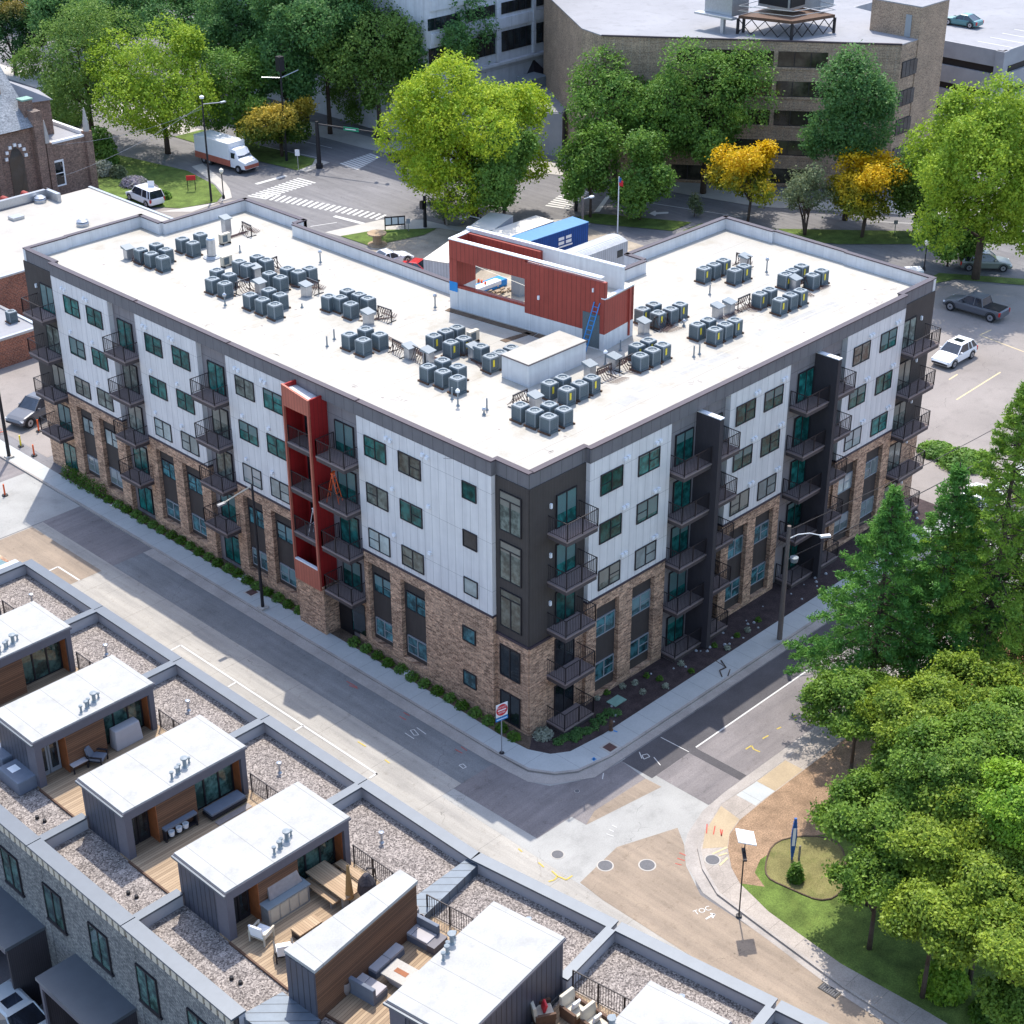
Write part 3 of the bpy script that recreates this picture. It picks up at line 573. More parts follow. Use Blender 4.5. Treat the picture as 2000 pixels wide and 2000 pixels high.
def balcony(side, u0, u1, z, dp=1.4, sides='lr', plinth=False):
    w = round(u1-u0, 3); k = (w, dp, sides)
    if k not in BM:
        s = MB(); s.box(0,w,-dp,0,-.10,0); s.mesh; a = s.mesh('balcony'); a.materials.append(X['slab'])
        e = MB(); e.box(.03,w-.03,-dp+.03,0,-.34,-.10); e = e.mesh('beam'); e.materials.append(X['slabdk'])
        r = rail_mb(w, dp, sides).mesh('railing'); r.materials.append(X['rail']); BM[k] = (a, e, r)
    a, e, r = BM[k]
    loc = (0, u1, z) if side == 'L' else (u0, 0, z)
    o = link('balcony', a, APT, loc, -PI/2 if side == 'L' else 0); link('beam', e, o); link('railing', r, o)
    if plinth: p = MB().box(.05,w-.05,-dp+.06,0,-z,-.34); p.build('plinth', X['concrete'], o)
    return o
def door(side, u, z, w=1.64, d=0.02, pm='glass_t', h=2.0): window(side, u, d, z, w, h, 'd', pm, 'balcony_door')
def vent(side, u, z, d=.35):
    if 'v' not in WM:
        v = MB(); v.box(-.11,.11,-.12,0,0,.2); v.box(-.09,.09,-.13,-.11,.02,.12); WM['v'] = v.mesh('wall_vent'); WM['v'].materials.append(X['whitem'])
    link('wall_vent', WM['v'], APT, (-d, u, z) if side == 'L' else (u, -d, z), -PI/2 if side == 'L' else 0)
def sconce(side, u, z, d=.06):
    if 's' not in WM:
        v = MB(); v.box(-.06,.06,-.12,0,0,.28); WM['s'] = v.mesh('wall_lamp'); WM['s'].materials.append(X['whitem'])
    link('wall_lamp', WM['s'], APT, (-d, u, z) if side == 'L' else (u, -d, z), -PI/2 if side == 'L' else 0)
for f, z in enumerate(FL):
    for u0, u1, ud in ((25.6,28.05,27.05),(35.25,37.7,36.95),(13.35,15.9,14.8),(45.2,47.7,46.3)):
        if f: balcony('L', u0, u1, z)
        door('L', ud, z, 1.66, 0.07 if ud > 46 else 0.02, 'glass_w' if (f in (2,3) and ud > 20) else 'glass_t')
    if f == 4: sconce('L', 47.6, z+1.5, .07)
    # tower balcony and door on the right face
    balcony('R', 1.35, 3.85, z, 1.5, 'lr', f == 0); door('R', 2.78, z, 1.6, 0.08, 'glass_t' if f > 1 else 'glass_d', 2.05)
    if f > 1: sconce('R', 1.55, z+1.45, .07)
    for b0, fin, b1 in ((11.35,13.87,16.5),(23.15,25.5,28.35)):
        balcony('R', b0, fin, z, 1.3, 'l', f == 0); balcony('R', fin+.42, b1, z, 1.3, 'r', f == 0)
        door('R', b0+1.45, z, 1.6, 0.02, 'glass_t'); door('R', b1-1.0, z, 1.5, 0.02, 'glass_d' if f % 2 else 'glass_t')
    balcony('R', 35.05, 38.2, z, 1.3, 'lr', f == 0); door('R', 36.1, z, 1.6, 0.08, 'glass_w'); sconce('R', 37.5, z+1.5, .07)
for fin in (13.87,25.5):
    part('fin_wall', 'R', [(fin,fin+.34,0.0,1.70,0,15.62)], 'fin'); part('coping', 'R', [(fin-.02,fin+.36,0.0,1.73,15.62,15.68)], 'whitem')
for u in (7.4,10.4,21.6,24.2,31.0,33.9,40.7,43.4):
    for z in (15.15,12.1,9.1): vent('L', u, z); 
    vent('L', u+.35, 15.2)
for u in (7.2,9.9,19.0,21.7,31.0,34.0):
    for z in (15.05,12.0,8.95): vent('R', u, z); vent('R', u+.3, z+.02)
# red balcony bay ---------------------------------------------
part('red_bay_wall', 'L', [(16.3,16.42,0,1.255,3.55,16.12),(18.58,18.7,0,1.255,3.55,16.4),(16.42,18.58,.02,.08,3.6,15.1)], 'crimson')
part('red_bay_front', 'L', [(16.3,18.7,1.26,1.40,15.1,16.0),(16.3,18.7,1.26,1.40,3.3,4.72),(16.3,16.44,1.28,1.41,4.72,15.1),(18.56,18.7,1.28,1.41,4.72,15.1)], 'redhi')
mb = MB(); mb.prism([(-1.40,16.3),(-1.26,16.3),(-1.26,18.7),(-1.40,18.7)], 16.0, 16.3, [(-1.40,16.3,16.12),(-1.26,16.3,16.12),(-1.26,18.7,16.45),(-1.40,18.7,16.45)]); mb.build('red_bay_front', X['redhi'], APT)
mb = MB(); mb.prism([(-1.255,16.425),(-.36,16.425),(-.36,18.575),(-1.255,18.575)], 15.6, 15.9, [(-1.255,16.425,15.95),(-.36,16.425,15.9),(-.36,18.575,16.1),(-1.255,18.575,16.2)]); mb.build('red_bay_roof', X['memb'], APT)
part('sill', 'L', [(16.44,18.56,1.22,1.42,4.72,4.80)], 'whitem')
for z in FL[1:]:
    o = part('balcony', 'L', [(16.42,18.58,.08,1.36,z-.10,z)], 'slab'); part('beam', 'L', [(16.44,18.56,.08,1.34,z-.36,z-.10)], 'slabdk', o)
    if z > 5: 
        r = rail_mb(2.16, 1.3, '').mesh('railing'); r.materials.append(X['rail']); link('railing', r, o, (0,18.58,z), -PI/2)
        door('L', 17.5, z, 1.6, .09, 'glass_d')
# entrance right of the red bay
part('entrance_shade_panel', 'L', [(15.0,16.2,.02,.10,0.1,3.1)], 'black'); part('storefront_window', 'L', [(13.6,14.7,.21,.25,.7,2.9)], 'glass_d')  # flat black panel paints the shade of a recess; the wall stays flat
# roof penthouse (red) ----------------------------------------
def fr(p0, p1):
    p0 = Vector(p0); e = (Vector(p1)-p0); L = e.length; e.normalize(); n = Vector((-e.y, e.x)); return p0, e, n, L
P0, E1, N1, LF = fr((14.55,21.1),(16.08,9.1))       # along the face; N1 points to the yard side
if N1.x < 0: N1 = -N1
def rp(s, d): v = P0+E1*s+N1*d; return (v.x, v.y)
def rb(name, items, mat):
    mb = MB()
    for s0, s1, d0, d1, z0, z1 in items: mb.prism([rp(s0,d0), rp(s1,d0), rp(s1,d1), rp(s0,d1)], z0, z1)
    return mb.build(name, X[mat], APT)
rb('penthouse_base', [(0,.65,0,1.9,15.9,17.4),(.65,6.05,.04,.4,15.9,17.38),(6.05,LF,0,3.2,15.9,17.0)], 'memb')
rb('penthouse_wall', [(0,.65,0,1.9,17.4,19.3),(0,6.05,0,.3,19.25,20.55),(0,6.05,1.6,1.9,19.25,20.55),(0,.3,0.3,1.6,19.25,20.55),(6.05,LF,0,.25,17.0,20.35),(6.05,6.4,.25,3.2,17.0,19.2),(LF-.25,LF,.25,3.2,17.0,19.2),(.65,6.05,0.02,.3,17.38,17.55),(6.4,LF,2.95,3.2,17.0,19.2)], 'red')
rb('penthouse_roof', [(.3,6.05,.3,1.6,19.3,19.4),(6.05,LF,.25,3.2,19.2,19.28)], 'roof')
rb('penthouse_parapet', [(0,LF,1.9,2.1,19.28,20.75),(6.05,LF-.25,.25,.4,19.28,20.3)], 'memb')
rb('coping', [(-.03,LF-.3,-.03,.33,20.56,20.62),(-.03,LF+.03,1.86,2.14,20.76,20.82),(-.03,.3,.33,1.86,20.56,20.62),(LF-.25,LF+.03,-.03,3.2,19.29,19.35)], 'whitem')
rb('penthouse_door', [(10.5,11.75,-.03,0.02,16.0,18.2)], 'acbody'); rb('downspout', [(LF,LF+.1,2.6,2.72,16.1,19.2)], 'red'); rb('tarp', [(-.01,.66,-.02,0.0,17.1,17.75)], 'blue2')
rb('wall_lamp', [(7.1,7.22,-.1,0,18.15,18.4),(11.2,11.28,-.1,0,19.6,19.85)], 'whitem')
mb = MB(); mb.box(9.06,14.05,8.75,10.95,15.9,17.30); mb.build('stair_bulkhead', X['memb'], APT)
mb = MB(); mb.box(9.0,14.11,8.69,11.01,17.302,17.34); mb.build('coping', X['coping'], APT); mb = MB(); mb.box(9.05,14.06,8.74,10.96,17.342,17.37); mb.build('bulkhead_roof', X['roof'], APT)
# water-stained sunken gutters by the penthouse
mb = MB(); mb.prism([(13.9,20.9),(14.4,21.0),(15.3,14.0),(14.8,13.9)], 15.9, 15.93); mb.prism([(14.8,13.8),(15.3,13.9),(15.6,11.0),(15.1,11.0)], 15.9, 15.93); mb.prism([(12.9,14.9),(15.0,14.6),(15.0,14.2),(12.9,14.4)], 15.9, 15.93); mb.build('roof_gutter', X['mulchb'], APT)

# membrane seams, walk pads and marker scribbles on the roof (thin sheets welded on the membrane)
mb = MB()
for px in ([(205,520),(330,470)],[(190,560),(560,700)],[(430,640),(640,740)],[(640,690),(950,850)],[(1060,860),(1220,770)],[(1230,770),(1640,590)],[(1230,790),(1660,600)],[(1340,640),(1420,600)],[(880,500),(1030,560)],[(560,460),(900,560)],[(420,660),(540,610)],[(1400,590),(1500,540)],[(640,680),(740,640)],[(960,860),(1020,790)],[(1470,640),(1560,640)],[(500,560),(700,500)]):
    for p in strip([g(a, b, ZR) for a, b in px], 0.05): mb.sheet(p, ZR+.006)
mb.build('membrane_seams', X['beige'], APT)
mb = MB()
for px in ([(1240,762),(1420,690)],[(1480,655),(1640,590)],[(1190,800),(1240,775)]):
    for p in strip([g(a, b, ZR) for a, b in px], 0.75): mb.sheet(p, ZR+.004)
mb.build('walkway_pad', X['troof'], APT)
mb = MB(); rs = random.Random(4)
for (a, b) in [(408,639),(892,897),(1078,886),(1448,720),(1365,748),(1590,652),(1712,592),(785,781),(690,755),(1745,565),(350,560)]:
    for i in range(7):
        x, y = g(a+rs.uniform(-12,12), b+rs.uniform(-4,4), ZR); L_ = rs.uniform(.08,.45); an = rs.choice((0,.3,1.57,2.2)); mb.sheet([(x,y),(x+L_*math.cos(an),y+L_*math.sin(an)),(x+L_*math.cos(an)+.03,y+L_*math.sin(an)+.04),(x+.03,y+.04)], ZR+.005)
for i in range(60):
    x = rs.uniform(1.0,15.5) if i < 36 else rs.uniform(16,37); y = rs.uniform(2,46) if i < 36 else rs.uniform(1.2,14.5); r_ = rs.uniform(.03,.12); mb.sheet([(x+r_*rs.uniform(.5,1.5)*math.cos(k*1.05),y+r_*rs.uniform(.5,1.5)*math.sin(k*1.05)) for k in range(6)], ZR+.0055)
tag(mb.build('marker_scribbles', X['pot'], APT), kind='stuff')
# ============================================================= ROOF EQUIPMENT
ORD = ['leftmost','second from left','third from left','fourth from left','fifth from left','sixth from left','seventh from left','eighth from left','ninth from left','tenth from left']
def make_ac():
    t = thing('condenser_unit', 'x', 'condenser unit')
    b = MB(); b.box(-.52,-.40,-.5,.5,0,.10); b.box(.40,.52,-.5,.5,0,.10); b.box(-.40,.40,-.2,-.1,.01,.06); b.box(-.40,.40,.1,.2,.01,.06); b.build('base_rails', X['wood_dk'], t)
    MB().box(-.42,.42,-.42,.42,.02,.16).build('pad', X['acbody'], t)
    MB().box(-.39,.39,-.39,.39,.16,.98).build('body', X['acbody'], t, bevel=.05)
    c = MB()
    for sx in (-1,1):
        for sy in (-1,1): c.box(sx*.385-.03,sx*.385+.03,sy*.385-.03,sy*.385+.03,.15,1.0)
    for s_ in (-1,1): c.box(-.40,.40,s_*.402-.012,s_*.402+.012,.93,.97); c.box(s_*.402-.012,s_*.402+.012,-.40,.40,.93,.97)
    c.build('corner_posts', X['actop'], t)
    k = MB(); n = 24; ring = []
    def sq(a):
        ca, sa = math.cos(a), math.sin(a); r = .41/max(abs(ca), abs(sa)); r = min(r, .50); return (r*ca, r*sa)
    vs = []; fs = []
    for i in range(n):
        a = 2*PI*(i+.5)/n; x, y = sq(a); vs += [(x,y,.97),(x,y,1.03),(.30*math.cos(a),.30*math.sin(a),1.045),(.29*math.cos(a),.29*math.sin(a),.93)]
    for i in range(n):
        j = (i+1) % n
        for q in range(3): fs.append((i*4+q, j*4+q, j*4+q+1, i*4+q+1))
    k.add(vs, fs); k.build('top_cover', X['actop'], t)
    f = MB(); f.lathe([(0,.95),(.29,.95)], n=20); f.build('fan_well', X['black'], t)
    d = MB(); d.lathe([(0,1.01),(.055,1.01),(.06,.98)], n=12)
    for i in range(5):
        a = 2*PI*i/5; d.add([(.08*math.cos(a),.08*math.sin(a),.99),(.27*math.cos(a-.12),.27*math.sin(a-.12),.965),(.27*math.cos(a+.35),.27*math.sin(a+.35),.985)], [(0,1,2)])
    d.build('fan', X['aclight'], t)
    return t
ACP = make_ac(); stk = MB().box(-.16,.0,-.405,-.395,.40,.86).mesh('label_sticker'); stk.materials.append(X['yellow'])
ac_first = True
def ac(px, py, label, group, z=ZR, off=1.0, sticker=False, rot=0):
    global ac_first
    x, y = g(px, py, z+off); t = ACP if ac_first else copy_tree(ACP); ac_first = False
    t.location = (x, y, z); t.scale = (.9,.9,.95); t.rotation_euler = (0,0,rot+random.uniform(-.06,.06)); t['label'] = label; t['group'] = group
    if sticker: link('label_sticker', stk, t, None, -PI/2 if sticker == 2 else 0)
    return t
def TT(ox, oy, l): return [(ox+a/3.864, oy+b/3.864) for a, b in l]
CL = [
 ('in the five nearest the far left corner', TT(0,400,[(1060,330),(1178,293),(1140,362),(1250,330),(1227,390)]), 0),
 ('in the three beside the silver tank', TT(0,400,[(1375,250),(1510,215),(1455,280)]), 0),
 ('in the four at the top of the big cluster', TT(400,400,[(393,383),(258,420),(322,447),(462,410)]), 0),
 ('in the four left of the big cluster', TT(400,400,[(90,487),(183,520),(57,553),(150,585)]), 0),
 ('in the upper right five of the big cluster', TT(400,400,[(622,473),(705,498),(790,472),(487,510),(570,540)]), 0),
 ('in the lower five of the big cluster', TT(400,400,[(483,635),(568,672),(343,672),(435,708),(528,745)]), 0),
 ('in the six right of the big cluster', TT(400,400,[(935,683),(1022,692),(1075,640),(1162,668),(1232,698),(1102,740)]), 0),
 ('in the four above the red bay', TT(400,400,[(1213,930),(1092,970),(1195,1012),(1320,970)]), 0),
 ('in the row behind the white bulkhead', TT(800,400,[(358,918),(272,945),(183,980),(408,1000),(312,1030),(540,1060),(768,1068),(682,1105),(612,1135)]), 1),
 ('in the five left of the white bulkhead', TT(800,400,[(250,1165),(138,1212),(252,1250),(365,1212),(362,1298)]), 0),
 ('in the five before the white bulkhead', TT(800,400,[(1057,1335),(1155,1295),(1187,1382),(1283,1338),(1375,1295)]), 1),
 ('in the five nearest the front roof corner', TT(800,400,[(838,1503),(945,1545),(1055,1498),(1052,1588),(1165,1535)]), 0),
 ('in the five right behind the red penthouse end', TT(800,400,[(1843,742),(1758,778),(1877,808)])+TT(1300,400,[(38,778),(110,742)]), 1),
 ('in the five before the penthouse downspout', TT(800,400,[(1715,1052),(1803,1015),(1742,1128),(1833,1088),(1910,1048)]), 1),
 ('in the five nearest the far right corner', TT(1300,400,[(290,472),(365,443),(437,412),(522,485),(592,455)]), 1),
 ('in the five at the right end of the roof', TT(1300,400,[(905,517),(960,487),(1027,453),(1110,522),(1178,490)]), 1),
 ('in the five left of the right end five', TT(1300,400,[(712,663),(787,632),(865,708),(943,672),(1018,640)]), 1),
 ('in the five above the two thin vents', TT(1300,400,[(242,895),(323,860),(373,932),(450,895),(523,862)]), 1)]
for desc, pts, st in CL:
    for i, (px, py) in enumerate(sorted(pts)):
        ac(px, py, 'grey condenser %s %s' % (ORD[i], desc), 'rooftop condenser units', sticker=(1 if (st and i % 2 == 0) else 0))
ac(21, 607, 'grey condenser on the low brick annex roof at the left edge', 'rooftop condenser units', z=2.5)
# sheet metal hoods where refrigerant lines leave the roof
HOODS = [((252,505),'beside the five far left condensers'),((443,455),'tall, right of the silver tank'),((500,543),'inside the big left condenser cluster, upper'),((509,572),'inside the big left condenser cluster, lower'),((599,578),'right of the big left condenser cluster'),((720,632),'right of the six condenser group'),((801,700),'in the middle of the long line run, left'),((837,708),'in the middle of the long line run, right'),((926,700),'left of the white bulkhead'),((1257,650),'behind the red penthouse end'),((1200,720),'right of the white bulkhead near the vent cap'),((1152,735),'in front of the white bulkhead'),((1046,797),'among the five nearest the front corner'),((1455,522),'by the flagged line stand far right'),((1552,565),'between the two right end condenser groups'),((1424,612),'standing alone in the middle of the right wing'),((1401,620),'behind the five above the two thin vents')]
for (px, py), d in HOODS:
    x, y = g(px, py, ZR); t = thing('pipe_hood', 'galvanised sheet pipe hood '+d, 'pipe hood', (x, y, ZR), random.uniform(-.1,.1), 'pipe hoods on the roof')
    h = .75 if 'tall' not in d else 1.1
    MB().box(-.26,.26,-.26,.26,0,h).build('body', X['steel'], t); MB().prism([(-.36,-.36),(.36,-.36),(.36,.36),(-.36,.36)], h, h+.05, [(-.36,-.36,h+.05),(.36,-.36,h+.05),(.36,.36,h+.2),(-.36,.36,h+.2)]).build('cover', X['actop'], t)
RACKS = [((275,512),0,'in front of the five far left condensers',0),((483,458),0,'nearest the silver tank',0),((530,528),1,'in the upper part of the big left cluster',0),((475,570),1,'in the middle of the big left cluster',0),((612,570),0,'right of the big left cluster',0),((752,625),0,'right of the six condenser group',0),((779,692),0,'left in the long line run',0),((818,705),0,'right in the long line run',0),((908,690),0,'left of the white bulkhead',0),((1290,640),1,'behind the red penthouse end',0),((1222,722),1,'right of the white bulkhead',0),((1180,740),1,'in front of the white bulkhead',0),((1016,792),1,'behind the five nearest the front corner',0),((1451,520),0,'with coloured tape far right',0),((1579,560),1,'between the two right end condenser groups',0),((1452,602),1,'in the middle of the right wing',0)]
for (px, py), o, d, _ in RACKS:
    x, y = g(px, py, ZR); t = thing('line_stand', 'metal stand with drooping refrigerant lines '+d, 'pipe stand', (x, y, ZR), (0 if o else PI/2)+random.uniform(-.12,.12), 'refrigerant line stands on the roof')
    m = MB(); m.box(-.62,-.57,-.03,.03,0,.85); m.box(.57,.62,-.03,.03,0,.85); m.box(-.62,.62,-.04,.04,.80,.86); m.box(-.62,-.57,-.4,.4,0,.05); m.box(.57,.62,-.4,.4,0,.05); m.build('frame', X['frame'], t)
    m = MB()
    for i in range(6):
        u = -.5+i*.2; m.path([(u,0,.8),(u+.05,-.15,.45),(u+.12,-.35,.15),(u+.3,-.7,.06),(u+.5,-1.1,.08)], .022, 5)
        m.path([(u,.02,.8),(u-.03,.2,.4),(u-.1,.45,.1)], .02, 5)
    m.build('lines', X['copper'], t)
# line runs between units (flat on the roof)
RUNS = [[(740,655),(790,680),(860,708)],[(905,690),(940,720)],[(430,470),(475,455)],[(1150,735),(1200,715),(1235,690)],[(1405,625),(1455,600),(1500,575)],[(560,560),(620,565)],[(700,628),(760,622)],[(255,505),(300,520)],[(1290,650),(1320,622)],[(1555,565),(1580,580)]]
for i, r in enumerate(RUNS):
    m = MB(); P = [g(a, b, ZR) for a, b in r]
    for k in range(3): m.path([(p[0]+.12*k, p[1]-.12*k, ZR+.06+random.uniform(0,.03)) for p in P], .03, 5)
    o = m.build('refrigerant_lines', X['copper']); tag(o, 'bundle of dark refrigerant lines %s' % ['along the long run above the red bay','left of the white bulkhead','between silver tank and tall hood','right of the white bulkhead','across the middle of the right wing','through the right of the big left cluster','right of the six condenser group','in front of the five far left condensers','behind the red penthouse end','between the right end condenser groups'][i], 'pipes', 'refrigerant line bundles')
VP = [((469,493),.55,0,'right of the silver tank'),((440,597),.7,1,'capped, in front of the big left cluster'),((626,513),.75,1,'with a cap near the back parapet'),((850,601),.8,1,'with a cap left of the red penthouse'),((639,677),.7,0,'left of the pair above the red bay'),((653,663),.7,0,'right of the pair above the red bay'),((590,601),.3,0,'small, right of the big left cluster'),((883,780),.75,0,'left of the capped vent near the roof front'),((894.5,793),.9,2,'with a white dome near the roof front'),((951,801),.75,0,'tall, left of the front condensers'),((945.4,810),.3,1,'short, left of the front condensers'),((1211.5,685),.7,0,'behind the penthouse shadow'),((1182,713),.8,2,'with a white dome right of the bulkhead'),((1386,576),.75,0,'middle of the right wing'),((1497,532),.9,1,'dark, near the far right condensers'),((1355,697.6),.75,0,'left of the pair on the right wing'),((1366,692.4),.75,0,'right of the pair on the right wing'),((1335.5,637),.3,1,'short, by the five behind the penthouse')]
for (px, py), h, c, d in VP:
    x, y = g(px, py, ZR); t = thing('vent_pipe', 'slim roof vent pipe '+d, 'vent pipe', (x, y, ZR), 0, 'vent pipes on the roof')
    MB().lathe([(.12,0),(.11,.04),(.05,.12),(.045,h),(0,h)], n=10).build('pipe', X['actop'], t)
    if c: MB().lathe([(0,h-.02),(.13,h-.02),(.13,h+.08),(.05,h+.18),(0,h+.19)], n=12).build('cap', X['whitem' if c == 2 else 'steel'], t)
for (px, py), d in (((440,476),'pale side-blowing heat pump right of the silver tank'),((443,520),'beige side-blowing heat pump left of the big cluster'),((924,668),'beige side-blowing heat pump by the row left of the bulkhead')):
    x, y = g(px, py, ZR); t = thing('mini_split_unit', d, 'heat pump', (x, y, ZR))
    MB().box(-.42,.42,-.16,.16,.12,.78).build('body', X['beige'], t, bevel=.02); MB().box(-.3,.12,-.175,-.165,.2,.68).build('fan_grille', X['acbody'], t); m = MB(); m.box(-.35,-.28,-.25,.25,0,.12); m.box(.28,.35,-.25,.25,0,.12); m.build('feet', X['black'], t)
x, y = g(414, 503, ZR); t = thing('water_tank', 'tall silver cylinder tank on a white disc base on the roof', 'tank', (x, y, ZR))
MB().lathe([(0,.16),(.28,.16),(.31,.2),(.31,1.35),(.24,1.48),(.1,1.52),(0,1.52)], n=24).build('body', X['steel'], t, smooth=False); MB().lathe([(.62,0),(.6,.08),(.34,.16),(0,.16)], n=24).build('base', X['aclight'], t)
# extension ladder on the penthouse
a = rp(11.15,-.9); b = rp(11.55,-.03); t = thing('extension_ladder', 'blue extension ladder leaning on the red penthouse wall', 'ladder', (a[0],a[1],ZR)); m = MB(); dx, dy = E1*.2
bt = Vector((b[0]-a[0], b[1]-a[1], 3.1))
for s in (-1,1): m.tube((dx*s,dy*s,0),(bt.x+dx*s,bt.y+dy*s,bt.z),.035,n=5)
m.build('rails', X['blue2'], t); m = MB()
for i in range(1,11): c = bt*(i/11); m.tube((c.x-dx,c.y-dy,c.z),(c.x+dx,c.y+dy,c.z),.022,n=5)
m.build('rungs', X['blue2'], t)
def stepladder(x, y, z, h, rot, label, mat):
    t = thing('step_ladder', label, 'ladder', (x,y,z), rot); m = MB()
    for s in (-1,1): m.tube((s*.28,-.4,0),(s*.17,0,h),.03,n=5)
    for i in range(1,6): f = i/6; m.tube((-.28+.11*f,-.4+.4*f,h*f),(.28-.11*f,-.4+.4*f,h*f),.025,n=5)
    m.build('front_frame', X[mat], t); m = MB()
    for s in (-1,1): m.tube((s*.28,.4,0),(s*.17,0,h),.02,n=5)
    m.tube((-.24,.25,h*.4),(.24,.25,h*.4),.02,n=5); m.build('back_frame', X[mat], t); MB().box(-.2,.2,-.07,.07,h,h+.06).build('top_cap', X[mat], t)
stepladder(-.75,15.2,FL[3],1.9,.5,'orange and red step ladder on the balcony right of the red bay','orange')
stepladder(-.8,17.1,FL[2],1.9,.3,'pale aluminium step ladder inside the red balcony bay','whitem')
m = MB(); m.box(-.9,-.84,16.5,16.9,FL[3],FL[3]+1.2); tag(m.build('board', X['whitem']), 'white board leaning inside the red balcony bay', 'board')
# ============================================================= TOWNHOUSES
BAL = {}
def condenser_small(parent_loc, rot, label):
    t = thing('condenser_unit', label, 'condenser unit', parent_loc, rot, 'pale condensers on the townhouse roofs')
    MB().box(-.32,.32,-.32,.32,.08,.85).build('body', X['aclight'], t, bevel=.04)
    MB().lathe([(0,.80),(.24,.80)], n=18).build('fan_well', X['black'], t)
    m = MB(); m.box(-.35,.35,-.35,.35,.83,.90); m2 = MB(); vs=[];fs=[]; n=24
    for i in range(n):
        a=2*PI*(i+.5)/n; ca,sa=math.cos(a),math.sin(a); r=min(.36/max(abs(ca),abs(sa)),.44); vs+=[(r*ca,r*sa,.84),(r*ca,r*sa,.9),(.25*ca,.25*sa,.91)]
    for i in range(n):
        j=(i+1)%n; fs+=[(i*3,j*3,j*3+1,i*3+1),(i*3+1,j*3+1,j*3+2,i*3+2)]
    m2.add(vs,fs).build('top_cover', X['whitem'], t)
    MB().box(-.3,.3,-.3,.3,0,.08).build('base', X['black'], t); MB().path([(.33,0,.3),(.5,0,.35),(.55,0,.6),(.45,0,.75),(.32,0,.72)], .025, 5).build('hose', X['black'], t)
def townhouse(label, y1, rot=0, mirror=False, px0=-16.7, L=7.05, doorc='frame', low=None, extra_end=False):
    t = thing('townhouse', label, 'townhouse', (px0, y1, 0), rot, 'row of grey brick townhouses')
    fy = (lambda a, b: (-7.15-b, -7.15-a)) if mirror else (lambda a, b: (a, b))
    def bx(name, items, mat, par=t, bevel=0):
        if name in ('coping','parapet','door','garage_side_wall','wood_jamb','gravel_roof') and len(items) > 1:
            for q in items: r = bx(name, [q], mat, par, bevel)
            return r
        m = MB()
        for x0,x1,y0,y1_,z0,z1 in items:
            ya, yb = fy(y0, y1_); m.box(x0,x1,ya,yb,z0,z1)
        return m.build(name, X[mat], par, bevel=bevel)
    yb = -L
    bx('brick_wall', [(-12.8,-.3,yb,0,0,8.7)], 'tbrick')
    # gravel roof in two beds
    bx('gravel_roof', [(-12.78,-10.4,yb,0,8.7,8.81),(-3.7,-.32,yb,0,8.7,8.81),(-10.4,-3.7,yb,0,8.7,8.79)], 'gravel')
    bx('parapet', [(-.45,-.05,yb,0,8.3,9.40),(-12.9,-12.6,yb,0,8.6,9.40),(-12.6,-10.35,-.16,.16,8.7,9.40),(-3.9,-.45,-.16,.16,8.7,9.40)] if not mirror else [(-.45,-.05,yb,0,8.3,9.40),(-12.9,-12.6,yb,0,8.6,9.40),(-12.6,-10.35,-.16,.16,8.7,9.40),(-3.9,-.45,-.16,.16,8.7,9.40)], 'tin')
    bx('coping', [(-.52,.06,yb,0,9.401,9.50),(-13.25,-12.55,yb,0,9.401,9.50),(-12.55,-10.35,-.22,.22,9.401,9.503),(-3.9,-.52,-.22,.22,9.401,9.503)], 'tcoping')
    m = MB(); n = int(L/.44)
    for i in range(n): y = -i*.44-.1; m.box(-13.12,-12.9,y-.30,y,8.78,9.38)
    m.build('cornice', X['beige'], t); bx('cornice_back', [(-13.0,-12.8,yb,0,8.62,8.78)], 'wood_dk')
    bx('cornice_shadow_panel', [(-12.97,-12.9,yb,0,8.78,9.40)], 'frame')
    # pavilion
    bx('pavilion_wall', [(-10.3,-3.9,-.14,-.02,8.8,11.38),(-10.3,-10.15,-3.3,-.14,8.8,11.38),(-4.05,-3.9,-2.5,-.14,8.8,11.38),(-10.15,-4.05,-2.62,-2.55,8.8,11.38)], 'seam')
    bx('pavilion_frame', [(-10.33,-9.98,-3.36,-2.62,8.8,10.98),(-4.15,-3.88,-3.36,-2.5,8.8,10.98),(-10.34,-3.88,-3.37,-2.6,10.98,11.38)], 'pavmet')
    bx('wood_cladding', [(-8.72,-6.65,-3.30,-2.62,8.8,10.98)], 'clad')
    bx('wood_jamb', [(-8.75,-8.72,-3.31,-2.62,8.85,10.98),(-4.2,-4.155,-3.2,-2.62,8.85,10.98)], 'orange_wood')
    f = bx('door', [(-9.96,-9.40,-2.70,-2.63,8.9,10.95),(-9.36,-8.8,-2.70,-2.63,8.9,10.95)], doorc); bx('pane', [(-9.86,-9.50,-2.71,-2.70,9.15,10.8),(-9.26,-8.9,-2.71,-2.70,9.15,10.8)], 'glass_d', f)
    f = bx('glass_door', [(-6.62,-6.55,-2.72,-2.63,8.9,10.95),(-5.85,-5.77,-2.72,-2.63,8.9,10.95),(-5.05,-4.97,-2.72,-2.63,8.9,10.95),(-4.28,-4.2,-2.72,-2.63,8.9,10.95),(-6.62,-4.2,-2.72,-2.63,8.88,8.95)], 'frame'); bx('pane', [(-6.55,-4.28,-2.68,-2.64,8.95,10.95)], 'glass_g', f)
    bx('pavilion_fascia', [(-10.42,-3.80,-3.45,.06,11.38,11.50)], 'pavmet'); bx('pavilion_roof', [(-10.38,-3.84,-3.41,.02,11.50,11.56)], 'troof')
    bx('gutter', [(-10.52,-10.42,-3.5,.06,11.36,11.46)], 'tcoping')
    bx('deck', [(-10.35,-3.72,yb+.16,-2.63,8.80,8.9)], 'deck'); bx('deck_edge', [(-10.43,-10.35,yb+.16,-3.36,8.8,8.92)], 'wood_dk')
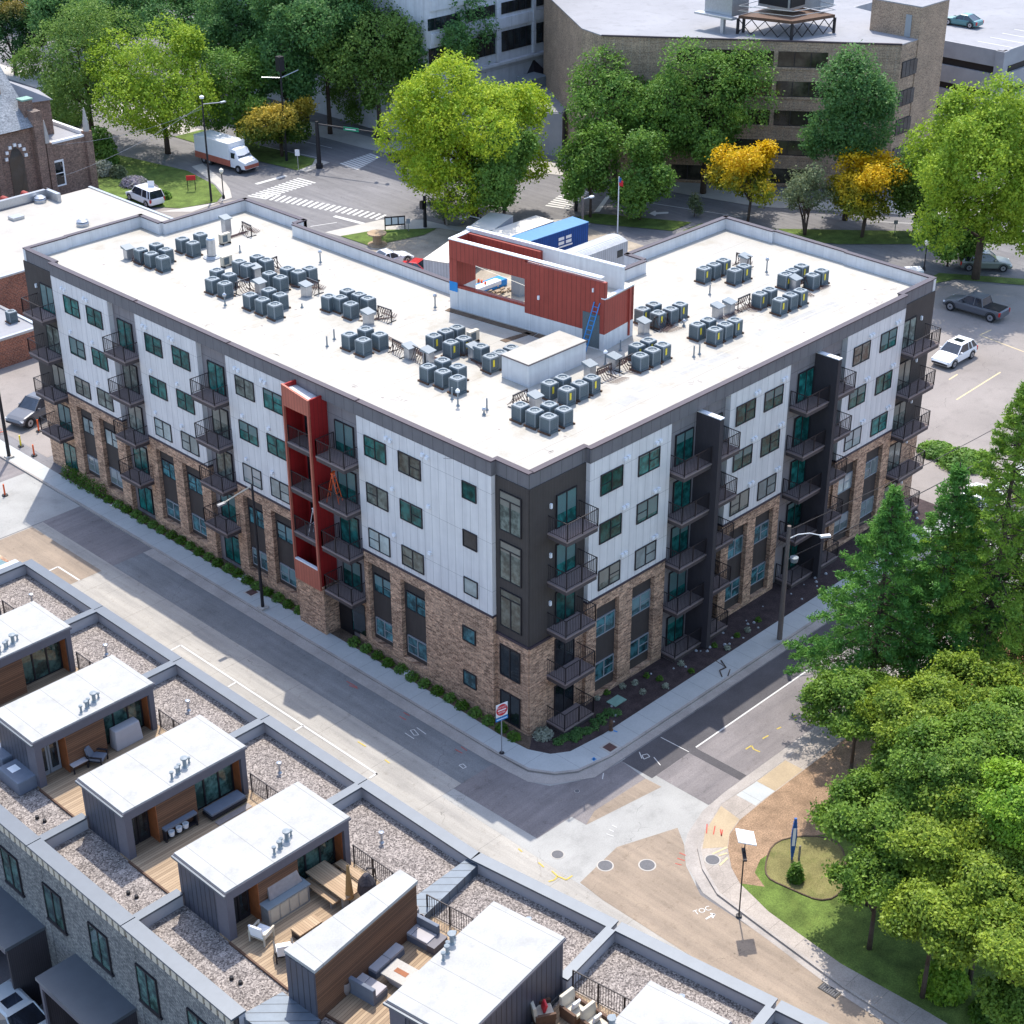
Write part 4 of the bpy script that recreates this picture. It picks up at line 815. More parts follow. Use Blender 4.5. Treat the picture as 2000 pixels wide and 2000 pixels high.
    # street-end railing
    w = L-3.5; k = round(w,2)
    if k not in BAL: r = rail_mb(w, 0.04, ''); mm = r.mesh('railing'); mm.materials.append(X['rail']); BAL[k] = mm
    ya = fy(-L+.16, -L+.16+w)[0]; link('railing', BAL[k], t, (-3.72, ya, 8.88), PI/2)
    # alley windows
    for cy in (-.68, -4.25):
        o = window('L', 0, 0, 0, 1.45, 2.05, 'd', 'glass_g', 'window', t); o.location = (-12.84, cy, 5.15)
        bx2 = MB().box(-12.9,-12.8,cy-.8,cy+.8,5.02,5.14).build('sill', X['frame'], t)
    m = MB(); m.box(-14.85,-12.8,-6.5,-1.85,4.05,4.22); m.build('garage_roof', X['pavmet' if False else 'tcoping'], t)
    MB().box(-14.75,-12.8,-6.45,-6.3,0,4.05).build('garage_side_wall', X['fin'], t); MB().box(-14.75,-12.8,-2.05,-1.9,0,4.05).build('garage_side_wall', X['fin'], t)
    m = MB(); m.box(-13.0,-12.81,-6.3,-2.05,0,4.05); m.build('garage_back_wall', X['orange_wood'], t); m = MB(); m.box(-14.8,-14.6,-6.3,-2.05,3.75,4.05); m.box(-14.8,-14.7,-2.2,-2.05,0,3.75); m.build('garage_frame', X['pavmet'], t)
    # small roof pipes: each group one fixed part of the house
    for i, (dx, h, r) in enumerate(((-7.55,.3,.05),(-7.2,.32,.06),(-7.02,.32,.05),(-6.65,.42,.09),(-6.35,.22,.04))):
        ya = fy(-3.0, -3.0)[0]+.1*i
        MB().lathe([(r*1.8,11.56),(r,11.62),(r,11.56+h),(r*1.9,11.58+h),(r*1.9,11.64+h),(0,11.68+h)], dx, ya, 10).build('roof_vent', X['actop'], t)
    for dx, dy, h in ((-1.9,-3.1,.5),):
        MB().lathe([(.13,8.8),(.06,8.9),(.05,8.8+h),(.12,8.8+h),(.12,8.9+h),(0,8.95+h)], dx, fy(dy,dy)[0], 10).build('gravel_vent', X['steel'], t)
    for dx, dy in ((-11.55,-5.0),(-11.45,-5.45)):
        MB().lathe([(.10,8.8),(.08,8.95),(0,8.98)], dx, fy(dy,dy)[0], 8).build('gravel_vent', X['black'], t)
    return t
def th_world(t, x, y, z=0):
    c, s = math.cos(t.rotation_euler.z), math.sin(t.rotation_euler.z); return (t.location.x+c*x-s*y, t.location.y+s*x+c*y, z)
TH = []
TH.append(townhouse('townhouse at the far end of the row, its roof corner meeting the glass skylight', 22.6))
TH.append(townhouse('townhouse with deck cut by the left photo edge and pale glass doors', 15.5))
TH.append(townhouse('townhouse with a covered barbecue standing on its deck', 8.4, doorc='vinyl'))
TH.append(townhouse('townhouse with a plant console and blue daybed on its deck', 1.3))
TH.append(townhouse('townhouse with the steel outdoor kitchen and dining table on its deck', -5.8, L=7.3))
th = math.radians(8.0)
PB = (-16.7,-13.0)
TH.append(townhouse('townhouse with the grey U shaped sofa set on its deck', PB[1], th, True, PB[0], 7.15))
q = (PB[0]+7.3*math.sin(th), PB[1]-7.3*math.cos(th)); TH.append(townhouse('townhouse at the bottom edge with two wicker armchairs on its deck', q[1], th, True, q[0], 7.15))
q2 = (q[0]+7.3*math.sin(th), q[1]-7.3*math.cos(th)); TH.append(townhouse('townhouse at the bottom right corner of the row, mostly out of frame', q2[1], th, True, q2[0], 7.15))
tb = TH[5]
# wedge wall between the straight and the turned part of the row
W = thing('wedge_wall', 'tapered white topped timber clad wall where the townhouse row bends', 'wall', (0,0,0))
wp = [(-27.42,-13.45),(-27.32,-15.05),(-21.3,-14.15),(-21.35,-13.25)]
MB().prism(wp, 8.7, 11.4).build('clad_wall', X['clad'], W); c = [(p[0]*1.0+(-.05 if p[0]<-25 else .05), p[1]+(.05 if p[1] in (-13.45,-13.25) else -.05)) for p in wp]
MB().prism(c, 11.4, 11.56).build('cap', X['troof'], W)
MB().prism([(-27.5,-13.5),(-27.42,-13.45),(-27.32,-15.05),(-27.42,-15.1)], 8.7, 11.39).build('end_panel', X['seam'], W)
# party wall filler and seamed metal saddle roofs
MB().prism([(-29.4,-12.9),(-27.5,-13.1),(-27.4,-15.3),(-29.2,-15.6)], 0, 9.2).build('metal_saddle_roof', X['saddle'], W)
MB().prism([(-21.25,-12.95),(-16.75,-12.75),(-16.6,-13.3),(-21.25,-14.1)], 8.0, 9.3).build('metal_saddle_roof', X['saddle'], W)
MB().prism([(-29.4,-13.0),(-16.8,-12.8),(-16.7,-13.2),(-29.2,-15.5)], 0, 8.8).build('infill_wall', X['tbrick'], W)
MB().prism([(-27.4,-13.2),(-20.4,-13.1),(-20.4,-13.5),(-21.3,-13.3),(-27.4,-13.5)], 8.8, 8.905).build('deck', X['deck'], W)
for i, T in enumerate(TH[:7]):
    if i < 5: p = th_world(T, -3.35, -.75, 8.8)
    else: continue
    if i == 0: continue
    condenser_small(p, 0, 'pale condenser on gravel behind the deck end of the %s' % ['','leftmost visible pavilion','pavilion with the covered barbecue','pavilion with the plant console','pavilion with the outdoor kitchen'][i])
# glazed roof building beyond the row
SK = thing('skylight_building', 'low building with green tinted glass roof at the left edge', 'building', (0,0,0))
MB().box(-30,-17.4,23.2,34,0,9.2).build('wall', X['brick'], SK)
gm = MB(); gm.prism([(-30,23.4),(-17.6,23.4),(-17.6,34),(-30,34)], 9.2, 9.3, [(-30,23.4,9.3),(-17.6,23.4,9.3),(-20.5,27,11.2),(-30,27,11.2)]); gm.build('glass_roof', X['glass_c'], SK)
gm = MB()
for i in range(10): gm.tube((-30+i*1.3,23.4,9.34),(-30+i*1.02,27,11.24),.04,n=4)
gm.build('glazing_bars', X['frame'], SK); MB().box(-30.1,-17.2,23.0,23.4,9.2,9.4).build('coping', X['steel'], SK)
# ------------------------------------------------ roof terrace furniture
DZ = 8.9
def W_(px, py, z=DZ): x, y = g(px, py, z); return (x, y, z)
def cushion(m, x0,x1,y0,y1,z0,z1): m.box(x0,x1,y0,y1,z0,z1)
# covered barbecue
t = thing('barbecue', 'barbecue under a beige fabric cover on the deck', 'barbecue', W_(248,1450), 0)
m = MB(); m.prism([(-.75,-.32),(.75,-.32),(.75,.32),(-.75,.32)], 0, 1.05, [(-.68,-.22),(.68,-.22),(.68,.28),(-.68,.28)]); m.build('cover', X['cushion'], t, bevel=.06)
# dark covered lounge sofas on alley gravel
for (px, py), s, lab, rr in (((38,1530),(1.0,1.75),'dark blue covered ottoman with papers on it on the gravel',0),((14,1487),(1.1,1.3),'dark blue covered corner seat at the left edge on the gravel',0)):
    t = thing('covered_sofa', lab, 'sofa', W_(px, py, 8.81), rr); MB().box(-s[0]/2,s[0]/2,-s[1]/2,s[1]/2,0,.72).build('cover', X['sofa'], t, bevel=.06)
    if 'papers' in lab: MB().box(-.25,.2,0,.5,.73,.735).build('papers', X['signw'], t)
def lounge_chair(px, py, rot, label, fm='whitem', cm='cushion', z=DZ, scale=1.0):
    t = thing('lounge_chair', label, 'chair', W_(px, py, z), rot)
    m = MB()
    for sx in (-1,1):
        m.box(sx*.36-.03,sx*.36+.03,-.36,-.30,0,.55); m.box(sx*.36-.03,sx*.36+.03,.30,.36,0,.62); m.box(sx*.36-.04,sx*.36+.04,-.38,.38,.52,.57)
    m.box(-.34,.34,-.33,.33,.26,.30); m.build('frame', X[fm], t)
    MB().box(-.31,.31,-.36,.26,.30,.42).build('seat', X[cm], t, bevel=.03)
    m = MB(); m.prism([(-.31,.22),(.31,.22),(.31,.34),(-.31,.34)], .34, .95, [(-.31,.36),(.31,.36),(.31,.46),(-.31,.46)]); m.build('backrest', X[cm], t, bevel=.02); return t
lounge_chair(512,1833,PI/2+.3,'white cushioned armchair on the deck near the pavilion door','beige','whitem')
lounge_chair(556,1868,2.6,'dark framed armchair by the end of the wedge wall','frame','whitem')
lounge_chair(192,1490,.6,'dark lounge chair in front of the barbecue deck cladding','frame','sofa')
t = thing('side_table', 'small grey square table on the shaded barbecue deck', 'table', W_(152,1500)); MB().box(-.4,.4,-.35,.35,.40,.46).build('table_top', X['cushion'], t)
for a in (-1,1):
    for b in (-1,1): MB().box(a*.36-.03,a*.36+.03,b*.31-.03,b*.31+.03,0,.4).build('leg', X['frame'], t)
t = thing('plant_console', 'low black console with white pots under it on the deck', 'console', W_(352,1625), 0)
MB().box(-.85,.85,-.2,.2,.62,.72).build('top', X['sofa'], t); MB().box(-.85,.85,-.2,.2,.14,.18).build('shelf', X['frame'], t)
for a in (-1,1): MB().box(a*.82-.03,a*.82+.03,-.2,.2,0,.62).build('leg', X['frame'], t)
for i, dx in enumerate((-.5,-.1,.25)):
    p = W_(352,1625); o = MB().lathe([(0,.02),(.12,.02),(.15,.25),(.12,.25),(.1,.2),(0,.2)], n=12).build('plant_pot', X['signw'], None, (p[0]+dx,p[1]-.1,p[2]+.16)); tag(o, '%s white pot on the black console shelf' % ['left','middle','right'][i], 'pot', 'white pots on the console')
t = thing('daybed', 'dark blue slatted daybed on the daybed deck by the railing', 'daybed', W_(440,1580), .0)
MB().box(-.95,.95,-.33,.33,.26,.40).build('mattress', X['sofa'], t, bevel=.03); MB().box(-.98,.98,-.36,.36,.1,.25).build('frame', X['frame'], t); MB().box(-.9,.95,-.75,-.42,0,.03).build('mat', X['pot'], t)
# outdoor kitchen
t = thing('outdoor_kitchen', 'stainless outdoor kitchen with raised grill hood against the timber wall', 'outdoor kitchen', W_(560,1775), .0)
m = MB(); m.box(-1.15,1.0,-.33,.33,0,.88); m.build('cabinet', X['steel'], t); MB().box(-1.2,1.05,-.38,.38,.88,.93).build('worktop', X['actop'], t)
MB().prism([(-.8,-.02),(.9,-.02),(.9,.08),(-.8,.08)], .95, 1.55, [(-.7,.22),(.8,.22),(.8,.31),(-.7,.31)]).build('grill_hood', X['steel'], t)
m = MB(); [m.box(-1.05+i*.5,-.62+i*.5,-.345,-.33,.1,.8) for i in range(4)]; m.build('cabinet_doors', X['beige'], t)
t = thing('side_cabinet', 'low dark cabinet with a sink left of the outdoor kitchen', 'cabinet', W_(531,1790)); MB().box(-.4,.25,-.4,.3,0,.78).build('body', X['pavmet'], t); MB().box(-.3,.15,-.3,.2,.781,.80).build('sink', X['steel'], t)
def table(px, py, w, l, h, rot, label, name='dining_table', leg=.06):
    t = thing(name, label, 'table' if h > .6 else 'bench', W_(px, py), rot); MB().box(-w/2,w/2,-l/2,l/2,h-.07,h).build('table_top' if h > .6 else 'seat', X['table'], t)
    for a in (-1,1):
        m = MB(); m.box(-w/2+.08,w/2-.08,a*(l/2-.25)-leg,a*(l/2-.25)+leg,0,h-.07); m.build('leg', X['steel'], t)
table(655,1745,1.05,2.5,.75,0.0,'long timber dining table half in sun on the kitchen deck'); table(628,1755,.38,2.0,.45,0.0,'timber bench along the near side of the dining table','bench'); table(690,1718,.4,1.9,.45,0.0,'timber bench on the far side of the dining table','bench')
t = thing('parasol', 'closed tan parasol standing by the dining table', 'parasol', W_(684,1772)); MB().lathe([(.02,0),(.02,2.3),(0,2.35)], n=6).build('pole', X['frame'], t)
MB().lathe([(.20,.55),(.16,.9),(.12,1.5),(.05,2.25),(0,2.28)], n=9).build('canopy', X['canvas'], t)
t = thing('hanging_chair', 'dark egg shaped hanging chair on an arched frame beside the parasol', 'chair', W_(722,1762)); m = MB(); m.path([(.5,.2,0),(.5,.1,1.0),(.35,0,1.6),(0,0,1.85),(-.1,0,1.8)], .03, 6); m.path([(.5,.5,0),(.5,-.5,0)], .03, 6); m.build('stand', X['frame'], t)
MB().lathe([(0,.3),(.3,.45),(.42,.8),(.36,1.2),(.15,1.55),(0,1.6)], -.1, 0, 12).build('basket', X['fin'], t)
t = thing('coffee_table', 'low timber coffee table on the sunny strip of the kitchen deck', 'table', W_(600,1820)); MB().box(-.6,.6,-.3,.3,.32,.38).build('table_top', X['table'], t)
for a in (-1,1): MB().box(a*.55-.03,a*.55+.03,-.28,.28,0,.32).build('leg', X['frame'], t)
# sofa set on the turned deck
def sofa(loc, rot, w, label, tt='sofa', back=True, end=False, corner=False):
    t = thing('sofa', label, 'sofa', loc, rot, 'grey cushioned deck sofa set'); MB().box(-w/2,w/2,-.4,.42,0,.28).build('frame', X['sofa'], t)
    n = max(1, round(w/.85)); cw = w/n
    for i in range(n): MB().box(-w/2+i*cw+.01,-w/2+(i+1)*cw-.01,-.4,.25,.28,.42).build('seat_cushion', X['cushion'], t, bevel=.03)
    if back: MB().box(-w/2,w/2,.26,.44,.28,.80).build('backrest', X['sofa'], t, bevel=.04)
    if end: MB().box(w/2,w/2+.38,-.42,.44,0,.36).build('end_table', X['pavmet'], t)
    return t
a8 = th
sofa(W_(748,1880), a8, 1.75, 'middle sofa of the set, two seats along the timber wall')
sofa(W_(815,1830), a8-PI/2, 1.7, 'right sofa of the set beside the railing and round pots', end=True)
sofa(W_(712,1935), a8+PI/2, 1.7, 'left sofa of the set nearest the two tall pots', end=True)
for (px, py), r, h, lab in (((651,1945),.30,.78,'largest tall ceramic pot at the left end of the timber wall'),((675,1940),.23,.62,'smaller ceramic pot touching the largest one'),((807,1795),.27,.6,'round ceramic pot under the right end of the timber wall'),((821,1808),.2,.5,'small round ceramic pot beside the railing')):
    o = MB().lathe([(0,0),(r*.6,0),(r,h*.45),(r*.92,h),(r*.78,h),(r*.82,h*.7),(0,h*.7)], n=20).build('plant_pot', X['pot'], None, W_(px,py)); tag(o, lab, 'pot')
t = thing('fire_table', 'pale stone fire table with tapered base inside the sofa set', 'fire table', W_(785,1920), a8); m = MB(); m.prism([(-.3,-.35),(.3,-.35),(.3,.35),(-.3,.35)], 0, .5, [(-.45,-.6),(.45,-.6),(.45,.6),(-.45,.6)]); m.build('base', X['cushion'], t)
MB().box(-.5,.5,-.65,.65,.5,.56).build('table_top', X['concrete'], t); MB().box(-.12,.12,-.3,.3,.561,.57).build('burner_tray', X['orange_wood'], t)
def armchair(px, py, rot, label, pil):
    t = thing('armchair', label, 'chair', W_(px, py), rot); m = MB(); m.box(-.42,.42,-.4,.4,0,.3); m.box(-.45,-.33,-.42,.4,.3,.6); m.box(.33,.45,-.42,.4,.3,.6); m.build('frame', X['wood_dk'], t, bevel=.02)
    MB().box(-.32,.32,-.4,.28,.3,.45).build('seat_cushion', X['beige'], t, bevel=.04); MB().prism([(-.4,.26),(.4,.26),(.4,.42),(-.4,.42)], .3, .98, [(-.36,.36),(.36,.36),(.36,.5),(-.36,.5)]).build('backrest', X['beige'], t, bevel=.03)
    MB().box(-.2,.2,.05,.16,.46,.84).xf(Matrix.Rotation(.25,4,'X')).build('pillow', X[pil], t, bevel=.04)
armchair(1122,1985,a8-.15,'left wicker armchair with a white patterned pillow by the railing','signw'); armchair(1163,2012,a8-.15,'right wicker armchair with a white patterned pillow by the railing','signw')
armchair(1060,1990,a8+.9,'blue grey armchair with a red pillow beside the dark seamed wall','signr')
# ============================================================= BACKGROUND BUILDINGS
X['bbrick'] = brick('tan_brown_brick', (0.40,0.295,0.21), (0.29,0.205,0.145), (0.34,0.28,0.22), 0.4, 0.14, 0.02, 0.3)
X['cbrick'] = brick('dark_red_brick', (0.29,0.19,0.145), (0.18,0.12,0.095), (0.2,0.17,0.15), 0.3, 0.12, 0.015, 0.3)
X['rbrick'] = brick('orange_red_brick', (0.33,0.11,0.06), (0.2,0.07,0.045), (0.3,0.22,0.18), 0.3, 0.12, 0.015, 0.3)
X['gconc'] = plain('garage_concrete', (0.30,0.30,0.315), 0.85, 0.15, 0.6)
X['oconc'] = panel('office_concrete', (0.52,0.53,0.56), 2.9, 3.5, 0.05, 0.7, 0.08)
X['slate'] = brick('slate_shingles', (0.27,0.30,0.33), (0.21,0.235,0.26), (0.2,0.22,0.24), 0.3, 0.2, 0.01, 0.2)
X['flatroof'] = ground_mat('grey_flat_roof', (0.27,0.27,0.285), 0.08, 0.06, 0.15, 0, None, 0.35)
X['oldroof'] = ground_mat('weathered_white_roof', (0.37,0.35,0.315), 0.10, 0.06, 0.2, 0, None, 0.75, 0.7, (0.30,0.27,0.24))
def bpart(t, name, boxes, mat):
    m = MB(); [m.box(*b) for b in boxes]; return m.build(name, X[mat], t)
# low building with white weathered roof
t = thing('low_brick_building', 'low orange brick building with a stained white flat roof at the left', 'building')
bpart(t, 'wall', [(-12,31.2,75,91,0,4.35)], 'rbrick'); bpart(t, 'roof', [(-12,31.0,75.2,90.8,4.35,4.42)], 'oldroof')
bpart(t, 'coping', [(-12,31.3,74.9,75.2,4.35,4.52),(31.0,31.3,75.2,91,4.35,4.52)], 'steel'); bpart(t, 'raised_parapet', [(0,26.6,91.0,91.4,3.5,5.3),(26.3,26.7,89,91.4,3.5,5.3)], 'steel')
bpart(t, 'annex_wall', [(-12,10.4,67,75,0,2.45)], 'rbrick'); bpart(t, 'annex_roof', [(-12,10.2,67.2,74.98,2.45,2.5)], 'flatroof'); bpart(t, 'annex_coping', [(-12,10.5,66.9,67.2,2.4,2.62),(10.2,10.5,67.2,75,2.4,2.62)], 'steel')
for (px, py), lab in (((79,394),'domed roof ventilator near the church wall'),((162,440),'squat roof ventilator nearer the apartment parapet'),((98,378),'small black roof cap beside the domed ventilator'),((32,427),'flat square roof hatch')):
    p = g(px, py, 4.45); t2 = thing('roof_ventilator', lab+' on the stained white roof', 'ventilator', (p[0],p[1],4.42))
    if 'hatch' in lab: MB().box(-.6,.6,-.5,.5,0,.3).build('hatch', X['steel'], t2)
    else:
        s = .25 if 'small' in lab else .6; MB().lathe([(s,0),(s,s*.5),(s*.9,s*.6),(0,s*.6)], n=14).build('base', X['steel'], t2); MB().lathe([(s*.8,s*.6),(s*.95,s*.8),(s*.5,s*1.1),(0,s*1.15)], n=14).build('dome', X['steel' if s>.3 else 'black'], t2)
for (px, py), l in (((12,397),'left dark red roof duct at the raised parapet'),((52,387),'right dark red roof duct at the raised parapet')):
    p = g(px, py, 4.45); o = MB().tube((0,-.4,.35),(0,.5,.35),.35,n=12).build('roof_duct', X['red'], None, (p[0],p[1],4.42)); tag(o, l, 'duct')
# church
t = thing('church', 'dark brick gothic church with slate roof and stone pinnacles at the left edge', 'church')
bpart(t, 'annex_wall', [(33.2,38.6,102.5,110,0,5.75)], 'cbrick'); bpart(t, 'annex_roof', [(33.4,38.4,102.7,109.8,5.75,5.8)], 'flatroof')
bpart(t, 'annex_coping', [(33.4,38.5,102.4,102.75,5.76,6.0),(38.3,38.65,102.8,110,5.76,6.2),(33.4,38.3,109.6,110,5.76,6.3)], 'signw')
bpart(t, 'nave_wall', [(10,32.6,102.9,118,0,8.0)], 'cbrick')
m = MB(); m.prism([(10,102.5),(32.6,102.5),(32.6,118.5),(10,118.5)], 7.9, 8.05, None); m.build('eave', X['wood_dk'], t)
m = MB(); m.add([(9,102.3,8.06),(32.7,102.3,8.06),(32.7,110.5,15.6),(9,110.5,15.6),(9,118.7,8.06),(32.7,118.7,8.06)], [(0,1,2,3),(3,2,5,4),(1,5,2),(0,3,4),(0,4,5,1)]); m.build('roof', X['slate'], t)
bpart(t, 'buttress', [(27.4,28.0,102.0,102.9,0,6.5)], 'cbrick'); bpart(t, 'buttress', [(32.3,33.3,102.1,103.2,0,9.6)], 'cbrick'); bpart(t, 'buttress', [(33.9-.5,33.9+.1,102.0,102.7,0,6.1)], 'cbrick'); bpart(t, 'buttress', [(38.2,39.0,102.1,102.9,0,6.3)], 'cbrick')
for (x, y, z, s) in ((33.6,102.35,6.1,2.4),(38.6,102.5,6.3,2.5)):
    MB().lathe([(.34,z),(.3,z+s*.35),(.12,z+s*.85),(.09,z+s*.9),(.05,z+s),(0,z+s)], x, y, 8).build('pinnacle', X['concrete'], t)
bpart(t, 'chimney', [(32.0,33.1,103.2,104.2,8,10.6)], 'cbrick'); bpart(t, 'chimney_cap', [(31.9,33.2,103.1,104.3,10.6,10.75)], 'verdigris')
bpart(t, 'chimney', [(30.3,31.0,105.6,106.3,10,12.6)], 'cbrick')
m = MB(); m.prism([(33.2,106.5),(36.5,105.5),(37.5,109.5),(33.2,110)], 0, 9.5); m.build('apse_wall', X['cbrick'], t)
m = MB(); m.prism([(33.0,106.2),(36.7,105.2),(37.8,109.8),(33.0,110.3)], 9.5, 9.7, [(31.6,108,12.4),(31.8,107.9,12.4),(31.8,108.2,12.4),(31.6,108.2,12.4)]); m.build('apse_roof', X['flatroof'], t)
m = MB(); m.add([(29.3,102.82,1.0),(31.0,102.82,1.0),(31.0,102.82,5.0),(30.6,102.82,5.9),(30.15,102.82,6.3),(29.7,102.82,5.9),(29.3,102.82,5.0)], [(0,1,2,3,4,5,6)]); m.build('arched_window', X['glass_d'], t)
for i in range(7):
    a = PI*i/6; bpart(t, 'arch_stone', [(30.15+1.15*math.cos(a)-.16,30.15+1.15*math.cos(a)+.16,102.72,102.9,5.2+1.3*math.sin(a)-.16,5.2+1.3*math.sin(a)+.16)], 'signw')
f = bpart(t, 'window', [(34.1,34.25,102.42,102.5,1.3,3.8),(35.2,35.35,102.42,102.5,1.3,3.8),(34.1,35.35,102.40,102.5,1.15,1.3),(34.1,35.35,102.42,102.5,3.75,3.95),(34.25,35.2,102.43,102.5,2.5,2.6)], 'signw'); bpart(f, 'pane', [(34.25,35.2,102.45,102.5,1.3,3.75)], 'glass_d')
# white office block
t = thing('office_block', 'pale concrete office block with dark ribbon windows at the top', 'office building')
bpart(t, 'wall', [(74.5,97.7,86.9,125,0,30)], 'oconc')
for i in range(4):
    x1 = 96.75-i*5.85; x0 = x1-5.05
    for z0, z1 in ((8.95,11.3),(13.3,14.6),(17.2,18.6),(20.8,22.2)):
        f = bpart(t, 'window', [(x0,x1,86.86,86.92,z0,z1)], 'glass_d'); bpart(f, 'mullions', [(x0+k*1.01-.04,x0+k*1.01+.04,86.80,86.86,z0,z1) for k in range(1,5)]+[(x0,x1,86.805,86.855,z0,z0+.06)], 'frame')
bpart(t, 'pilaster', [(97.1,97.7,86.6,86.9,0,30),(91.0,91.45,86.6,86.9,8,30),(85.1-.3,85.1+.1,86.6,86.9,8,30)], 'oconc'); bpart(t, 'ledge', [(74.5,97.8,86.3,86.9,7.6,7.9)], 'oconc')
for z in (12.3, 16, 19.6): bpart(t, 'spandrel', [(74.5,97.1,86.7,86.88,z-.6,z+.6)], 'oconc')
# low white roofs between
t = thing('low_flat_building', 'low building with grey white roof and two skylight pyramids behind the big tree', 'building')
m = MB(); m.prism([(82,73.5),(99,83.4),(104,100),(84,98),(76,86)], 0, 4.9); m.build('wall', X['gconc'], t); m = MB(); m.prism([(82.1,73.7),(98.8,83.5),(103.8,99.8),(84.1,97.8),(76.3,86)], 4.9, 5.0); m.build('roof', X['flatroof'], t)
m = MB(); m.prism([(99.2,83.6),(118,97),(118,112),(104,100.5)], 0, 6.0); m.build('upper_roof', X['oldroof'], t)
for a, b in ((1042,150),(1087,158)):
    x, y = g(a, b, 5); m = MB(); m.prism([(x-1.6,y-1.6),(x+1.6,y-1.6),(x+1.6,y+1.6),(x-1.6,y+1.6)], 5, 5.2, [(x-.1,y-.1,7),(x+.1,y-.1,7),(x+.1,y+.1,7),(x-.1,y+.1,7)]); m.build('skylight', X['frame'], t)
x, y = g(1040, 168, 5); bpart(t, 'roof_unit', [(x-1.5,x+1.5,y-1.2,y+1.2,5,6.2)], 'actop')
# brown brick office
t = thing('brick_office', 'tan brown brick office building with strip windows and rooftop cooling plant', 'office building')
BA, BB = (78.7,65.0), (97.0,39.9)
e = (Vector(BB)-Vector(BA)).normalized(); nb = Vector((e.y, -e.x));  nb = nb if nb.x < 0 else -nb
poly = [BA, BB, (105.3,40.0), (110,62), (112,100), (90,84), (79.6,68.6)]
m = MB(); m.prism(poly, 0, 15.5); m.build('wall', X['bbrick'], t); m = MB(); m.prism(poly, 15.5, 15.6); m.build('roof', X['flatroof'], t)
def bw(s0, s1, d0, d1, z0, z1, m):
    p = [Vector(BA)+e*s+nb*d for s, d in ((s0,d0),(s1,d0),(s1,d1),(s0,d1))]; m.prism([tuple(v) for v in p], z0, z1)
m = MB(); bw(0,31.06,-.1,.12,15.5,15.66,m); m.build('coping', X['coping'], t)
for z in (12.9,9.8,6.7,3.5,0.4):
    for s in (8.0,13.0,18.55):
        m = MB(); bw(s,s+5.1,0,.03,z,z+1.6,m); f = m.build('window', X['glass_o'], t); m = MB(); bw(s,s+5.1,.031,.055,z,z+.06,m); [bw(s+k*1.7-.04,s+k*1.7+.04,.03,.06,z,z+1.6,m) for k in range(1,3)]; m.build('mullions', X['frame'], f)
    m = MB(); bw(8,24,0,.12,z-.25,z-.02,m); m.build('sill_band', X['bbrick'], t)
for z in (12.0,8.95,5.9,2.85):
    f = bpart(t, 'window', [(97.35,100.3,39.86,39.95,z,z+1.7)], 'frame'); bpart(f, 'pane', [(97.45+k*.72,98.1+k*.72,39.83,39.86,z+.08,z+1.62) for k in range(4)], 'glass_d')
bpart(t, 'stair_tower_wall', [(100.0,105.3,39.85,45.9,0,18.8)], 'bbrick'); bpart(t, 'stair_tower_roof', [(100.0,105.3,39.85,45.9,18.8,18.9)], 'flatroof'); bpart(t, 'door', [(99.93,100.0,40.9,41.6,15.65,17.9)], 'vinyl')
PLT = [(89.0,55.0),(90.7,49.3),(96.3,47.9),(97,55)]
m = MB(); m.prism(PLT, 17.2, 17.5); m.build('plant_platform', X['wood_dk'], t)
for (x, y) in PLT+[(90,55)]: MB().box(x-.12,x+.12,y-.12,y+.12,15.6,17.2).build('platform_leg', X['frame'], t)
m = MB(); m.box(92.3,95.2,51,55,18.0,20.6); m.build('cooling_unit', X['steel'], t); bpart(t, 'cooling_louvres', [(92.2,92.3,51.2,54.8,18.3,20.2),(92.5,95,50.9,51.0,18.3,20.2)], 'black'); bpart(t, 'cooling_unit', [(88.6,91.5,55.6,59.2,17.3,19.6)], 'steel'); bpart(t, 'catwalk', [(87.6,88.5,54.8,59.8,17.2,17.4)], 'steel'); bpart(t, 'catwalk_leg', [(87.8,88.2,56,56.4,15.6,17.2)], 'steel'); bpart(t, 'cooling_unit', [(96.5,99,50,54,17.6,20.0)], 'aclight')
m = MB()
for (p, q) in ((PLT[0],PLT[1]),(PLT[1],PLT[2])):
    n_ = 4
    for i in range(n_):
        a_ = Vector(p).lerp(Vector(q), i/n_); b_ = Vector(p).lerp(Vector(q), (i+1)/n_); m.tube((a_.x,a_.y,15.7),(b_.x,b_.y,17.2),.05,n=4); m.tube((b_.x,b_.y,15.7),(a_.x,a_.y,17.2),.05,n=4)
m.build('platform_bracing', X['frame'], t)
m = MB()
for p, q in zip(PLT, PLT[1:]+PLT[:1]): m.path([(p[0],p[1],18.5),(q[0],q[1],18.5)],.05,4); m.path([(p[0],p[1],18.0),(q[0],q[1],18.0)],.04,4)
m.build('platform_rail', X['steel'], t)
# parking garage
t = thing('parking_garage', 'grey concrete parking garage with open slots at the right edge', 'parking garage')
m = MB(); m.prism([(115.3,38.3),(150,38.3),(150,80),(115.3,80)], 0, 11.2); m.build('interior_shade', X['black'], t)  # solid black block paints the shade behind the open slots
for z0, z1 in ((10.2,12.0),(7.45,9.35),(4.75,6.7),(1.6,3.9)): m = MB(); m.box(115,115.3,38,62,z0,z1); m.box(115.3,160,38,38.3,z0,z1); m.build('parapet', X['gconc'], t)
bpart(t, 'column', [(114.8,115.9,37.8,38.9,0,12.0)], 'gconc'); bpart(t, 'deck', [(115.3,160,38.3,95,11.2,11.35)], 'flatroof')
bpart(t, 'deck_wall', [(118,160,61,61.3,11.35,12.6)], 'gconc')
bpart(t, 'bay_lines', [(117+k*2.7,117.15+k*2.7,39.5,44,11.355,11.36) for k in range(12)], 'paint_w')
